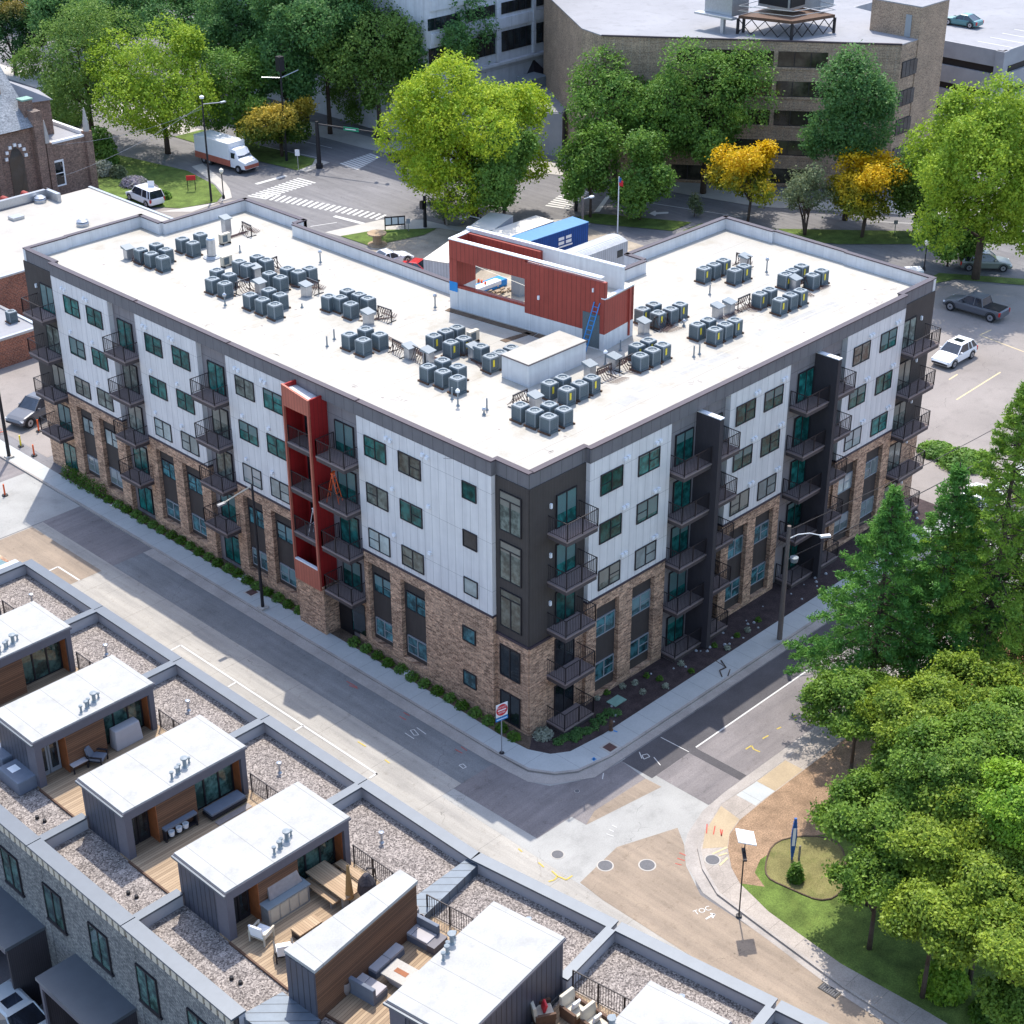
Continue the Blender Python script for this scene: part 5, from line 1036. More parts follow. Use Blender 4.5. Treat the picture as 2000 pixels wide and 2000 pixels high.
t = thing('distant_brick_building', 'brown brick building beyond the trees at the top centre', 'building'); bpart(t, 'wall', [(125,150,108,130,0,9)], 'bbrick'); bpart(t, 'roof', [(125,150,108,130,9,9.1)], 'flatroof')
# construction yard containers
def boxcar(label, cat, c, L, w, h, rot, mat, name, z0=.1, roofmat=None, curved=False):
    t = thing(name, label, cat, (c[0],c[1],0), rot)
    m = MB(); m.box(-L/2,L/2,-w/2,w/2,z0,h); m.build('body', X[mat], t)
    if curved:
        m = MB(); n = 8
        for i in range(n):
            a0 = -w/2+w*i/n; a1 = -w/2+w*(i+1)/n; za = h+.35*(1-(2*a0/w)**2); zb_ = h+.35*(1-(2*a1/w)**2)
            m.add([(-L/2,a0,h),(L/2,a0,h),(L/2,a1,h),(-L/2,a1,h),(-L/2,a0,za),(L/2,a0,za),(L/2,a1,zb_),(-L/2,a1,zb_)], [(4,5,6,7),(0,4,7,3),(1,2,6,5)])
        m.build('roof', X[roofmat or mat], t)
    else: MB().box(-L/2-.03,L/2+.03,-w/2-.03,w/2+.03,h,h+.06).build('roof', X[roofmat or mat], t)
    return t
X['cblue'] = panel('corrugated_blue', (0.015,0.07,0.27), .28, None, .06, .6, .1); X['cgrey'] = panel('corrugated_pale', (0.5,.5,.52), .3, None, .05, .6, .1); X['croof'] = plain('pale_roof', (.62,.57,.5), .7, .12, .6); X['bluer'] = plain('blue_roof', (.10,.24,.45), .5, .1)
boxcar('long white trailer with a pale roof in the construction yard', 'trailer', (50.9,56.7), 14.5, 2.5, 2.55, math.radians(3+0), 'cgrey', 'trailer', roofmat='croof').rotation_euler.z = math.atan2(59.0-54.2, 57.3-44)
boxcar('tan roofed container beside the blue one in the yard', 'container', (56.4,55.15), 6.6, 2.4, 2.55, 0, 'cgrey', 'shipping_container', roofmat='croof')
t = boxcar('blue shipping container with white lettering on its side', 'container', (57.4,52.4), 8.6, 2.2, 2.65, -.04, 'cblue', 'shipping_container', roofmat='bluer')
m = MB(); [m.box(.2+a,.2+a+.75,-1.125,-1.11,zz,zz+.3) for a, zz in ((0,1.75),(1.0,1.75),(0,1.3),(1.0,1.3))]; m.box(.1,2.1,-1.125,-1.11,1.0,1.15); m.build('lettering', X['signw'], t)
t = boxcar('white site office trailer with a curved roof behind the right parapet', 'site office', (56.9,46.1), 6.6, 2.6, 2.7, 0, 'cgrey', 'site_office', roofmat='aclight', curved=True)
for x in (-2.3,2.2): MB().box(x-.4,x+.4,-1.33,-1.29,1.4,2.1).build('window', X['glass_d'], t)
t = boxcar('beige shed with a ribbed roof beyond the far right parapet corner', 'shed', (62.3,21.5), 7, 3.2, 2.3, math.radians(-48), 'cgrey', 'shed', roofmat='croof')
# yard clutter seen through the penthouse opening
c = g(950,560,.3); t = thing('tarped_stack', 'stack under blue and white tarpaulin seen through the red penthouse opening', 'tarpaulin', (c[0],c[1],0), 0); MB().box(-2.2,2.2,-.6,.6,0,.7).build('tarp', X['blue2'], t, bevel=.15); MB().box(-2.0,1.4,-.62,.2,.3,.75).build('sheet', X['signw'], t, bevel=.1)
for i, (a, b) in enumerate(((935,565),(941,567),(948,570))):
    c = g(a, b, 0); o = MB().lathe([(.2,0),(.16,.05),(.09,1.0),(0,1.02)], n=10).build('traffic_cone', X['orange'], None, (c[0],c[1],0)); tag(o, '%s orange cone in the yard seen through the penthouse opening' % ORD[i].replace('third from left','rightmost').replace('second from left','middle'), 'cone', 'cones in the yard')
c = g(972,575,0); t = thing('rubble_pile', 'brown and white debris pile in the yard seen through the penthouse', 'debris', (c[0],c[1],0)); m = MB()
for i in range(40):
    x, y, z = random.gauss(0,.8), random.gauss(0,.6), random.uniform(.0,.6); s = random.uniform(.06,.3); m.box(x-s,x+s,y-s*.4,y+s*.4,z,z+.08)
tag(m.build('boards', X['deck'], t), kind='stuff')
c = g(1015,575,0); t = thing('portable_toilet', 'grey portable toilet at the right side of the penthouse opening', 'portable toilet', (c[0],c[1],0)); MB().box(-.55,.55,-.55,.55,0,2.2).build('cabin', X['vinyl'], t); MB().box(-.6,.6,-.6,.6,2.2,2.35).build('roof', X['sofa'], t)
c = g(737,478,0); t = thing('cable_spool', 'empty wooden cable spool standing on the grass by the crossing', 'cable spool', (c[0],c[1],0)); MB().lathe([(0,0),(.95,0),(.95,.12),(.45,.14),(.42,1.1),(.95,1.12),(.95,1.25),(0,1.25)], n=24).build('spool', X['table'], t)
# ============================================================= TREES
def quads(name, V, mat, parent=None):
    """V: (n,4,3)"""
    n = len(V); me = bpy.data.meshes.new(name); me.vertices.add(n*4); me.vertices.foreach_set('co', V.astype(np.float32).ravel())
    me.loops.add(n*4); me.loops.foreach_set('vertex_index', np.arange(n*4, dtype=np.int32)); me.polygons.add(n)
    me.polygons.foreach_set('loop_start', np.arange(0, n*4, 4, dtype=np.int32)); me.polygons.foreach_set('loop_total', np.full(n, 4, dtype=np.int32))
    me.update(calc_edges=True); me.materials.append(mat); return link(name, me, parent)
def leafquads(P, s, asp=0.6, up=0.3, N0=None, nw=0.6):
    n = len(P); N = rng.normal(size=(n,3)); N /= np.linalg.norm(N, axis=1)[:,None]
    if N0 is not None: N = N*(1-nw)+N0*nw
    N[:,2] += up; N /= np.linalg.norm(N, axis=1)[:,None]
    A = np.cross(N, rng.normal(size=(n,3))); A /= np.linalg.norm(A, axis=1)[:,None]; B = np.cross(N, A)
    sz = s*rng.uniform(.6,1.35,size=(n,1)); A = A*sz; B = B*sz*asp
    return np.stack([P-A*.5, P+B*.5-A*.05, P+A*.5, P-B*.5-A*.05], axis=1)
def crown_pts(n, R, Rz, lobes, rl, tuft, tn, shape='round'):
    """tuft based leaf positions in a lobed crown, centre 0"""
    C = []
    for i in range(lobes):
        for _ in range(50):
            p = rng.normal(size=3); p /= np.linalg.norm(p); rr = rng.uniform(.42,.92); p = p*rr
            if p[2] < -.55: continue
            break
        if shape == 'cone': k = 1-.75*(p[2]+.8)/1.6; p[0] *= k*1.25; p[1] *= k*1.25
        if shape == 'flat' and p[2] < 0: p[2] *= .4
        C.append(p)
    C = np.array(C+[[0,0,0],[0,0,.25]]); r = rl*rng.uniform(.55,1.2,size=len(C)); r[-2] = .55
    nt_ = n//tn; idx = rng.integers(0, len(C), nt_*3); D = rng.normal(size=(nt_*3,3)); D /= np.linalg.norm(D, axis=1)[:,None]
    rad = r[idx]*rng.uniform(.72,1.05,nt_*3); P = C[idx]+D*rad[:,None]
    inside = np.zeros(len(P), bool)
    for c, q in zip(C, r): inside |= (np.linalg.norm(P-c, axis=1) < q*.66)
    P = P[(~inside) | (rng.random(len(P)) < .10)]; P = P[P[:,2] > -.95][:nt_]
    O = P/np.maximum(np.linalg.norm(P, axis=1)[:,None], .01)
    P = P*np.array([R,R,Rz])
    L = np.repeat(P, tn, axis=0)+rng.normal(size=(len(P)*tn,3))*tuft*np.array([1,1,.7]); return L, np.repeat(O, tn, axis=0), C*np.array([R,R,Rz])
def tree(label, base, cz, R, Rz, mat, n, s, lobes=14, rl=.36, bark='bark', tr=.2, group=None, shape='round', name='tree', tuft=None, multi=1, lean=(0,0), op=1.0):
    x, y = base; t = thing(name, label, 'tree', (x,y,0), 0, group)
    R *= 1.08; Rz *= 1.05; s *= .70; n *= 2.25; P, O, C = crown_pts(int(n*op), R, Rz, lobes, rl, tuft or s*1.1, 7, shape)
    P = P+np.array([lean[0],lean[1],cz]); keep = P[:,2] > .3; P = P[keep]; O = O[keep]
    quads('crown', leafquads(P, s, .65, .25, O, .45), X[mat], t)
    m = MB(); top = Vector((lean[0],lean[1],cz-Rz*.2)); k = top*.45; k.x = lean[0]*.3; k.y = lean[1]*.3
    for q in range(multi):
        off = Vector((random.uniform(-.3,.3),random.uniform(-.3,.3),0))*(multi-1)
        m.tube((0,0,-.1), tuple(k+off), tr, tr*.75, 8); m.tube(tuple(k+off), tuple(top+off*3), tr*.75, tr*.4, 7)
        for c in C[:7]:
            st = (k+off).lerp(top, random.uniform(0,.8)); m.tube(tuple(st), (c[0]*.85+lean[0],c[1]*.85+lean[1],c[2]*.85+cz), tr*.38, tr*.08, 5)
    m.build('trunk', X[bark], t, smooth=True); return t
def leafm(k, c1, c2, **a): X[k] = leaf_mat(k, c1, c2, **a)
leafm('l_lime', (0.17,0.30,0.025), (0.42,0.50,0.04)); leafm('l_bright', (0.16,0.28,0.03), (0.32,0.43,0.045)); leafm('l_mid', (0.075,0.17,0.04), (0.17,0.30,0.06)); leafm('l_dark', (0.055,0.14,0.055), (0.12,0.245,0.08))
leafm('l_olive', (0.085,0.17,0.04), (0.17,0.27,0.07)); leafm('l_grey', (0.12,0.16,0.10), (0.17,0.21,0.13)); leafm('l_yel', (0.10,0.16,0.03), (0.36,0.34,0.03), c3=(0.62,0.42,0.015), zmix=(4.2,6.8))
leafm('l_org', (0.04,0.10,0.025), (0.13,0.19,0.03), c3=(0.48,0.36,0.06), zmix=(3.2,6.0)); leafm('l_org2', (0.02,0.07,0.03), (0.04,0.11,0.035), c3=(0.30,0.19,0.03), zmix=(7.5,11))
leafm('l_fore', (0.085,0.17,0.03), (0.20,0.32,0.055)); leafm('l_fore2', (0.12,0.20,0.03), (0.28,0.37,0.05)); leafm('l_fresh', (0.12,0.25,0.03), (0.29,0.45,0.05)); leafm('l_pine', (0.06,0.18,0.045), (0.15,0.32,0.07)); leafm('l_pine2', (0.11,0.22,0.04), (0.26,0.40,0.06))
leafm('l_hedge', (0.05,0.12,0.018), (0.11,0.22,0.025)); leafm('l_lav', (0.28,0.25,0.40), (0.36,0.36,0.42)); leafm('l_silver', (0.28,0.32,0.30), (0.38,0.40,0.40))
def TB(label, bpx, cpx, rx, ry, mat, n, s=.42, **k):
    """tree from trunk foot pixel and crown centre/half sizes in the 2000 px frame"""
    x, y = g(*bpx); v = ppm(x, y, 5); R = rx/v; Rz = max(R*.7, math.sqrt(max(ry**2-(rx*.48)**2, 4))/.87/v)
    cz = zat(x, y, cpx[1]); return tree(label, (x,y), cz, R, Rz, X and mat, n, s, **k)
def TC(label, cpx, zc, rx, mat, n, s=.30, vr=.75, **k):
    x, y = g(cpx[0], cpx[1], zc); R = rx/ppm(x, y, zc); return tree(label, (x,y), zc, R, R*vr, mat, n, s, **k)
TB('bright green tree between the church lawn and the mail truck', (328,300), (322,165), 122, 118, 'l_bright', 13000, tr=.35, lobes=22)
TB('grey green tree behind the church pinnacles', (182,272), (180,130), 108, 118, 'l_olive', 11000, tr=.35, lobes=20)
TB('low grey green tree filling the gap above the church annex', (140,240), (118,205), 50, 60, 'l_olive', 4000, lobes=12)
TB('dark tree with a rusty orange top in the upper left corner', (31,147), (36,85), 62, 68, 'l_org2', 6000, tr=.3)
TB('mid green tree right of the bright green one above the truck', (467,286), (462,180), 78, 88, 'l_mid', 8000, tr=.25)
TB('small orange topped tree on the median grass', (551,306), (541,238), 66, 62, 'l_org', 6500, tr=.18, multi=2)
TB('huge lime green tree in front of the intersection', (926,424), (905,262), 152, 158, 'l_lime', 26000, tr=.5, lobes=34, rl=.3)
TB('green shoulder tree overlapping the right side of the huge lime tree', (985,440), (1035,330), 70, 82, 'l_mid', 8000, tr=.2, lean=(-1,-1))
TB('wide dark tree on the left in front of the brown brick office', (1200,372), (1198,205), 100, 92, 'l_mid', 9000, tr=.3)
TB('wide dark tree on the right in front of the brown brick office', (1373,378), (1340,225), 112, 120, 'l_mid', 15000, tr=.35, lobes=24)
TB('left one of two round green street trees on the verge', (1153,425), (1160,325), 62, 74, 'l_mid', 6500, tr=.16)
TB('right one of two round green street trees on the verge', (1250,430), (1257,345), 62, 70, 'l_mid', 6500, tr=.16)
TB('tiny young tree alone on the verge', (1356,424), (1356,398), 12, 26, 'l_grey', 700, .25, tr=.05, lobes=5, shape='cone')
TB('left yellow flowering tree beside the brown office', (1460,436), (1482,338), 72, 66, 'l_yel', 5000, tr=.15, multi=2, rl=.32)
TB('sparse grey half bare tree between the two yellow ones', (1572,460), (1580,372), 52, 52, 'l_grey', 1800, .35, tr=.13, multi=3, rl=.34)
TB('right yellow topped tree above the far right parapet', (1683,464), (1698,372), 70, 68, 'l_yel', 6500, tr=.18, multi=2)
TB('tall teardrop dark green tree in front of the brick stair tower', (1650,430), (1645,222), 98, 108, 'l_dark', 11000, tr=.3, shape='cone', lobes=22)
TB('dark green tree between the yellow one and the big right tree', (1783,462), (1785,350), 60, 90, 'l_olive', 6000, tr=.15)
TB('very large light green tree at the right edge over the parking lot', (1905,545), (1915,335), 150, 172, 'l_bright', 27000, tr=.42, lobes=36, rl=.28)
TB('drooping green tree under the big right tree by the globe lamp', (1850,520), (1830,465), 55, 50, 'l_mid', 4500, tr=.12)
TB('mid grey green tree over the traffic signals', (697,236), (672,175), 56, 68, 'l_olive', 6000, tr=.22)
TB('dark green tree right of the one over the signals', (742,245), (755,190), 42, 55, 'l_mid', 4500)
TB('spindly little tree beside the utility pole at the crossing', (870,440), (870,400), 30, 32, 'l_grey', 900, .3, tr=.06, multi=2)
TB('spindly bush tree behind the big tree near the white roofs', (1075,262), (1080,225), 28, 34, 'l_grey', 900, .35, tr=.07, multi=2)
DK = [((130,150),(130,30),80,60,'uppermost left dark tree behind the orange topped one'),((245,150),(250,15),90,60,'dark tree at the top behind the grey green tree'),((380,165),(385,45),100,75,'dark tree at the top above the bright green tree'),((480,200),(480,75),85,80,'dark tree at the top left of the tall lamp'),((565,268),(560,105),80,110,'dark tree directly behind the tall lamp'),((645,262),(645,65),95,100,'dark tree at the top right of the tall lamp'),((742,268),(750,95),100,110,'grey green tree left of the pale office block'),((835,262),(850,110),85,85,'mid dark tree under the office ribbon windows'),((880,262),(885,75),85,115,'dark leafy tree just left of the lime tree top, under the office windows'),((600,235),(610,-10),110,60,'dark tree cut by the top edge left of the office'),((420,100),(420,-40),110,60,'dark tree cut by the top edge above the bright tree'),((200,90),(190,-40),110,60,'dark tree cut by the top edge at the left'),((60,40),(50,-30),90,60,'dark tree in the extreme upper left corner')]
for b, c, rx, ry, l in DK: TB(l, b, c, rx, ry, 'l_mid' if 'mid dark' in l else ('l_olive' if 'grey green tree left' in l else 'l_dark'), 9000, .5, tr=.3, lobes=20, group='dark wood along the top')
for b, c, rx, ry, l in [((1140,75),(1145,10),50,45,'dark tree at the top between office and brick building'),((1200,55),(1210,5),50,40,'dark tree at the top right of the pale office block'),((1270,25),(1290,-10),60,35,'dark tree at the top behind the brown office roof')]: TB(l, b, c, rx, ry, 'l_mid', 4000, .5)
# foreground grove
FG = [((1650,1385),6.0,95,'l_fore','leftmost foreground crown overhanging the street',9000),((1760,1400),7.0,100,'l_fore2','crown under the left conifer trunk',10000),((1880,1345),7.0,95,'l_fore2','crown under the two right conifers',9000),((1950,1440),7.5,110,'l_fore','broad crown at the right edge below the clay bank',11000),
 ((1850,1500),7.5,115,'l_fore','central crown of the foreground grove',12000),((1690,1600),5.5,110,'l_fore','crown overhanging the dry grass bed and thin sign',12000),((1800,1640),6.0,95,'l_fore2','crown right of the one over the dry grass bed',9000),((1975,1580),8.5,100,'l_fresh','bright fresh green crown at the right edge',11000),
 ((1690,1715),4.5,75,'l_fore','lower crown above the shaded lawn',7000),((1800,1790),5.0,100,'l_fore2','lower right crown above the round shrub',10000),((1900,1730),6.0,105,'l_fore2','lower crown between the shrub and the fresh green ones',11000),((1965,1850),6.0,100,'l_fore2','bright crown in the lower right corner',11000),((1990,1700),6.0,80,'l_fore','dark crown at the right edge between two bright ones',6000),((1960,1960),3.5,60,'l_fore','small crown at the bottom right corner',5000),((1740,1500),5.0,85,'l_fore','filler crown between the leftmost and central crowns',7000),((1870,1590),6.5,95,'l_fore2','crown in the heart of the grove',8000),((1780,1555),6.2,80,'l_fore','small crown in front of the central one',7000),((1880,1420),6.4,85,'l_fore','crown just below the right conifers',7000)]
for c, zc, rx, mt, l, n in FG: TC(l, (c[0]+26,c[1]), zc, rx*1.08, mt, int(n*1.4), .25, .55, tr=.14, lobes=34, rl=.22, group='foreground grove', shape='flat')
def bush(label, px, r, h, mat, n, s=.14, z=.1, name='shrub', group=None, world=None, asp=.65):
    x, y = world or g(*px); t = thing(name, label, 'shrub', (x,y,z), 0, group); D = rng.normal(size=(n,3)); D /= np.linalg.norm(D, axis=1)[:,None]; D[:,2] = np.abs(D[:,2])
    P = D*np.array([r,r,h])*rng.uniform(.6,1.05,size=(n,1)); quads('foliage', leafquads(P, s, asp, .3, D, .5), X[mat], t)
    m = MB(); [m.tube((0,0,0),(random.uniform(-.6,.6)*r,random.uniform(-.6,.6)*r,h*.6),.02,.01,4) for _ in range(4)]; m.build('stems', X['bark'], t); return t
bush('round bright green shrub on the shaded lawn at the lower right', (1843,1935), 1.15, 1.6, 'l_fresh', 3500, .2)
bush('upright ornamental grass tuft behind the thin sign', (1553,1722), .42, 1.1, 'l_hedge', 900, .3, asp=.2)
bush('second round shrub cut by the bottom right corner', (1935,1990), 1.0, 1.1, 'l_hedge', 2200, .2)
for i in range(44):
    y = 46-i*1.06; r = .36+.1*random.random() if y < 41 else .55
    if 14.3 < y < 16.4: continue
    bush('low clipped shrub %s in the hedge along the left facade' % ('number x'), None, r, .5 if y < 41 else 1.1, 'l_hedge' if y > 40 or random.random() < .5 else 'l_mid', 330, .13, .09, group='hedge shrubs along the left facade', world=(-.72+random.uniform(-.06,.06), y))
    o = None
hs = [o for o in COL.objects if o.get('group') == 'hedge shrubs along the left facade']
for o in hs: o['label'] = 'low dark green shrub in the hedge row along the left facade'
for i, (a, b) in enumerate([(1165,1368),(1185,1357),(1216,1345),(1262,1324),(1240,1338),(1288,1330),(1330,1300),(1350,1315),(1300,1345),(1395,1265),(1420,1270),(1440,1245),(1460,1235),(1480,1215),(1255,1356)]): bush('x', (a,b), .22, .3, 'l_hedge' if i % 2 else 'l_silver', 140, .1, .09, group='small plants in the dark mulch bed')
for o in COL.objects:
    if o.get('group') == 'small plants in the dark mulch bed': o['label'] = 'small young plant dotted in the dark mulch bed'
bush('pale green leafy shrub at the mulch corner behind the road sign', (1061,1440), .6, .5, 'l_silver', 700, .14, .09)
for i in range(26): 
    bush('x', None, .3, .32, 'l_dark', 160, .1, .09, group='dark ground shrubs round the corner bed', world=(random.uniform(-.2,5.2), random.uniform(-2.3,-1.6)))
for o in COL.objects:
    if o.get('group') == 'dark ground shrubs round the corner bed': o['label'] = 'dark low ground shrub in the bed round the building corner'
bush('silver grey shrub left of the parked white van', (200,340), 1.6, 1.4, 'l_silver', 1500, .3); bush('grey leaved shrub below the weeping conifer', (232,345), 1.0, 1.2, 'l_grey', 900, .3)
bush('lavender coloured shrub bank left of the white van', (262,362), 1.5, .9, 'l_lav', 1600, .25); bush('second lavender shrub behind the van', (290,376), 1.2, .9, 'l_lav', 1200, .25); bush('dark round shrub on the church lawn', (323,388), .7, .8, 'l_mid', 700, .25)
bush('weeping dark conifer beside the church annex', (200,320), 1.9, 4.2, 'l_mid', 3500, .35)
# ---- conifers
def pine(label, base, H, R, mat, z0=.22, n=6, seed=1, tuftn=34):
    rr = random.Random(seed); t = thing('conifer', label, 'tree', (base[0],base[1],0)); m = MB(); m.tube((0,0,-.1),(0,0,H),.26,.03,8); PTS = []
    z = H*z0
    while z < H*.985:
        f = (z-H*z0)/(H*(1-z0)); L = R*1.05*((1-f)**1.05)*(0.8+.2*min(1,f*6))+.10; k = n if f < .8 else 5; ph = rr.random()*6.28
        for i in range(k):
            a = ph+2*PI*i/k+rr.uniform(-.3,.3); l = L*rr.uniform(.7,1.12); dz = -.16*l+.30*f*l; tip = Vector((math.cos(a)*l, math.sin(a)*l, z+dz)); mid = Vector((math.cos(a)*l*.5, math.sin(a)*l*.5, z+dz*.15))
            m.tube((0,0,z),tuple(mid),.045,.03,4); m.tube(tuple(mid),tuple(tip),.03,.01,4)
            cnt = int(tuftn*1.25*l/2.2)+7
            for j in range(cnt):
                u = .22+.82*math.sqrt(rr.random()); side = rr.uniform(-1,1)*(.36*l*(1.1-u)+.08); p = Vector((math.cos(a)*l*u - math.sin(a)*side, math.sin(a)*l*u+math.cos(a)*side, z+dz*u*u+rr.gauss(0,.07)+.08*u))
                PTS.append(p)
        z += rr.uniform(.46,.70)*(1 if f < .7 else .7)
    P = np.array([tuple(p) for p in PTS]); P = np.repeat(P, 7, axis=0)+rng.normal(size=(len(P)*7,3))*np.array([.10,.10,.05])
    quads('foliage', leafquads(P, .22, .30, .6), X[mat], t); m.build('trunk', X['bark'], t); return t
def PB_(label, bpx, top, rpx, mat, **k):
    x, y = g(*bpx); H = zat(x, y, top); pine(label, (x,y), H, 1.55*rpx/ppm(x,y,5), mat, **k)
PB_('full blue green conifer nearest the wooden utility pole', (1692,1415), 948, 122, 'l_pine', seed=3, z0=.17)
PB_('tall dark conifer behind the nearest one', (1806,1400), 903, 108, 'l_pine', seed=5, z0=.25)
PB_('tall yellow green pine at the right edge', (1902,1405), 735, 130, 'l_pine2', seed=8, z0=.2, n=6)
PB_('open lower pine between the tall right pine and the nearest conifer', (1965,1360), 960, 100, 'l_pine', seed=11, z0=.3, n=6)
bush('green hedge bank beyond the conifers by the parking lot', (1880,905), 2.0, .7, 'l_mid', 2600, .25); bush('second green hedge bank left of the pines', (1830,885), 1.5, .6, 'l_mid', 1800, .25)
# ============================================================= VEHICLES
X['tyre'] = plain('tyre', (0.02,0.02,0.022), 0.9, 0.1); X['rim'] = plain('rim', (0.35,0.35,0.37), 0.35, 0.1, 5, .6); X['carglass'] = glass('car_glass', (0.015,0.02,0.03), 0.05, .3)
X['tail'] = plain('tail_lamp', (0.5,0.02,0.02), 0.3, 0.05); X['head'] = plain('head_lamp', (0.75,0.78,0.8), 0.2, 0.05)
def paint(name, c, rough=0.28): k = 'cp_'+name; X[k] = plain(name+'_car_paint', c, rough, 0.04, 1, 0.1, 0.6); return k
def loft(m, st):
    """st: list of (x, [(y,z)...]) cross sections, half outline from bottom to top centre; mirrored"""
    rings = []
    for x, pr in st: rings.append([(x,y,z) for y, z in pr]+[(x,-y,z) for y, z in reversed(pr)])
    n = len(rings[0]); vs = [v for r in rings for v in r]; fs = []
    for i in range(len(rings)-1):
        for j in range(n): k = (j+1) % n; fs.append((i*n+j, i*n+k, (i+1)*n+k, (i+1)*n+j))
    fs += [tuple(range(n)), tuple(range((len(rings)-1)*n, len(rings)*n))[::-1]]
    m.add(vs, fs)
def car(name, label, cat, loc, rot, mat, L=4.6, W=1.85, kind='suv', group=None):
    """front towards +x"""
    t = thing(name, label, cat, (loc[0],loc[1],0.012), rot, group); w = W/2; h = L/2
    zb, zs, zh, zr = {'suv':(.28,1.02,1.05,1.68),'sedan':(.22,.88,.90,1.42),'pickup':(.38,1.12,1.15,1.85),'van':(.28,1.05,1.1,1.85)}[kind]
    def sec(x, k, zt, zlow=zb): return (x, [(0,zlow),(w*k*.9,zlow),(w*k,zlow+.12),(w*k,zt-.18),(w*k*.95,zt-.03),(w*k*.80,zt),(0,zt+.01)])
    hood = zs-.10 if kind != 'sedan' else zs-.10
    st = [sec(-h,.86,zs-.12,zb+.1),sec(-h+.15,.96,zs),sec(-h+.9,1,zs),sec(0,1,zs),sec(h-1.35,1,zs),sec(h-1.1,1,zs-.04),sec(h-.45,.98,hood-.06),sec(h-.12,.93,hood-.18),sec(h,.82,hood-.35,zb+.12)]
    m = MB(); loft(m, st); m.build('body', X[mat], t, smooth=False)
    cab = {'suv':(-h+.12,-h+.62,h-2.15,h-1.35),'sedan':(-h+.45,-h+1.35,h-2.3,h-1.45),'pickup':(-h+1.75,-h+2.0,h-2.35,h-1.55),'van':(-h+.06,-h+.3,h-1.9,h-1.2)}[kind]
    x0, x1, x2, x3 = cab; wb = w*.93; wt = w*.74
    g1 = MB(); g1.add([(x0,-wb,zs-.02),(x3,-wb,zs-.02),(x3,wb,zs-.02),(x0,wb,zs-.02),(x1,-wt,zr-.05),(x2,-wt,zr-.05),(x2,wt,zr-.05),(x1,wt,zr-.05)], [(0,1,5,4),(1,2,6,5),(2,3,7,6),(3,0,4,7),(4,5,6,7)]); g1.build('windows', X['carglass'], t)
    r = MB(); r.add([(x1-.04,-wt-.02,zr-.06),(x2+.04,-wt-.02,zr-.06),(x2+.04,wt+.02,zr-.06),(x1-.04,wt+.02,zr-.06),(x1+.08,-wt+.1,zr),(x2-.1,-wt+.1,zr),(x2-.1,wt-.1,zr),(x1+.08,wt-.1,zr)], [(0,3,2,1),(4,5,6,7),(0,1,5,4),(1,2,6,5),(2,3,7,6),(3,0,4,7)])
    r.build('roof', X[mat], t)
    p = MB()
    for sy in (-1,1):
        for a, b in (((x0,zs),(x1,zr-.06)),((x3,zs),(x2,zr-.06))): p.tube((a[0],sy*wb,a[1]),(b[0],sy*wt,b[1]),.045,n=5)
        xm = (x1+x2)/2-.05; p.tube((xm,sy*wb,zs),(xm,sy*wt,zr-.06),.04,n=5)
        if kind in ('suv','van'): xq = x1+.45; p.tube((xq-.2,sy*wb,zs),(xq,sy*wt,zr-.06),.07,n=5)
    p.build('pillars', X[mat], t)
    if kind == 'pickup': MB().box(-h+.12,x0-.05,-w*.82,w*.82,zs+.0,zs+.04).build('bed_cover', X['frame'], t)
    if kind == 'suv' : MB().box(x2-1.0,x2-.35,-.4,.4,zr+.001,zr+.008).build('sunroof', X['carglass'], t)
    for x in (-h+.85,h-.88):
        for sy in (-1,1):
            R = .37 if kind != 'pickup' else .43; wl = MB(); wl.tube((x,sy*(w-.21),R),(x,sy*(w+.012),R),R,n=20); o = wl.build('wheel', X['tyre'], t)
            MB().tube((x,sy*(w+.012),R),(x,sy*(w+.022),R),R*.62,n=14).build('rim', X['rim'], o); MB().tube((x,sy*(w+.02),R),(x,sy*(w+.028),R),R*.2,n=8).build('hub', X['black'], o)
            a = MB(); n = 12
            for i in range(n): a0 = PI*i/n; a1 = PI*(i+1)/n; a.tube((x+(R+.07)*math.cos(a0),sy*(w-.01),R+(R+.07)*math.sin(a0)),(x+(R+.07)*math.cos(a1),sy*(w-.01),R+(R+.07)*math.sin(a1)),.035,n=4)
            a.build('wheel_arch', X['black'], t)
    for sy in (-1,1):
        MB().box(h-.30,h-.09,sy*w*.80-.14,sy*w*.80+.14,hood-.34,hood-.20).build('headlight', X['head'], t)
        MB().box(-h+.0,-h+.13,sy*w*.86-.1,sy*w*.86+.1,zs-.42,zs-.08).build('tail_light', X['tail'], t)
        MB().box(x3-.45,x3-.28,sy*(wb+.12)-.09,sy*(wb+.12)+.09,zs,zs+.15).build('mirror', X[mat], t)
    MB().box(h-.10,h+.0,-w*.55,w*.55,zb+.15,hood-.38).build('grille', X['black'], t)
    return t
mg = paint('slate_grey', (0.10,0.105,0.12)); mw = paint('white', (0.72,0.73,0.75)); mt = paint('teal', (0.08,0.20,0.21), .3); mr = paint('red', (0.45,0.02,0.03)); msi = paint('silver', (0.36,0.40,0.42)); mdk = paint('dark', (0.03,0.035,0.045)); mgr = paint('grey_green', (0.16,0.18,0.16))
car('pickup_truck','dark grey double cab pickup truck parked alone in the lot','pickup truck',(73.0,14.9),PI/2+.02,mg,5.7,1.95,'pickup')
car('parked_car','white crossover with dark sunroof in the parking lot near the building corner','car',(62.6,10.75),PI,mw,4.5,1.85,'suv')
c = car('parked_car','teal sedan parked on the roof deck of the parking garage','car',(125.3,49.4),math.atan2(2.2,-.1),mt,4.6,1.8,'sedan'); c.location.z = 11.37
car('parked_van','white van with dark rear window beside the church lawn','van',(39.7,94.4),PI/2-.05,mw,5.0,1.9,'van')
car('parked_car','bright red car behind the parapet left of the red penthouse','car',(45.3,57.6),-1.2,mr,4.5,1.85,'sedan')
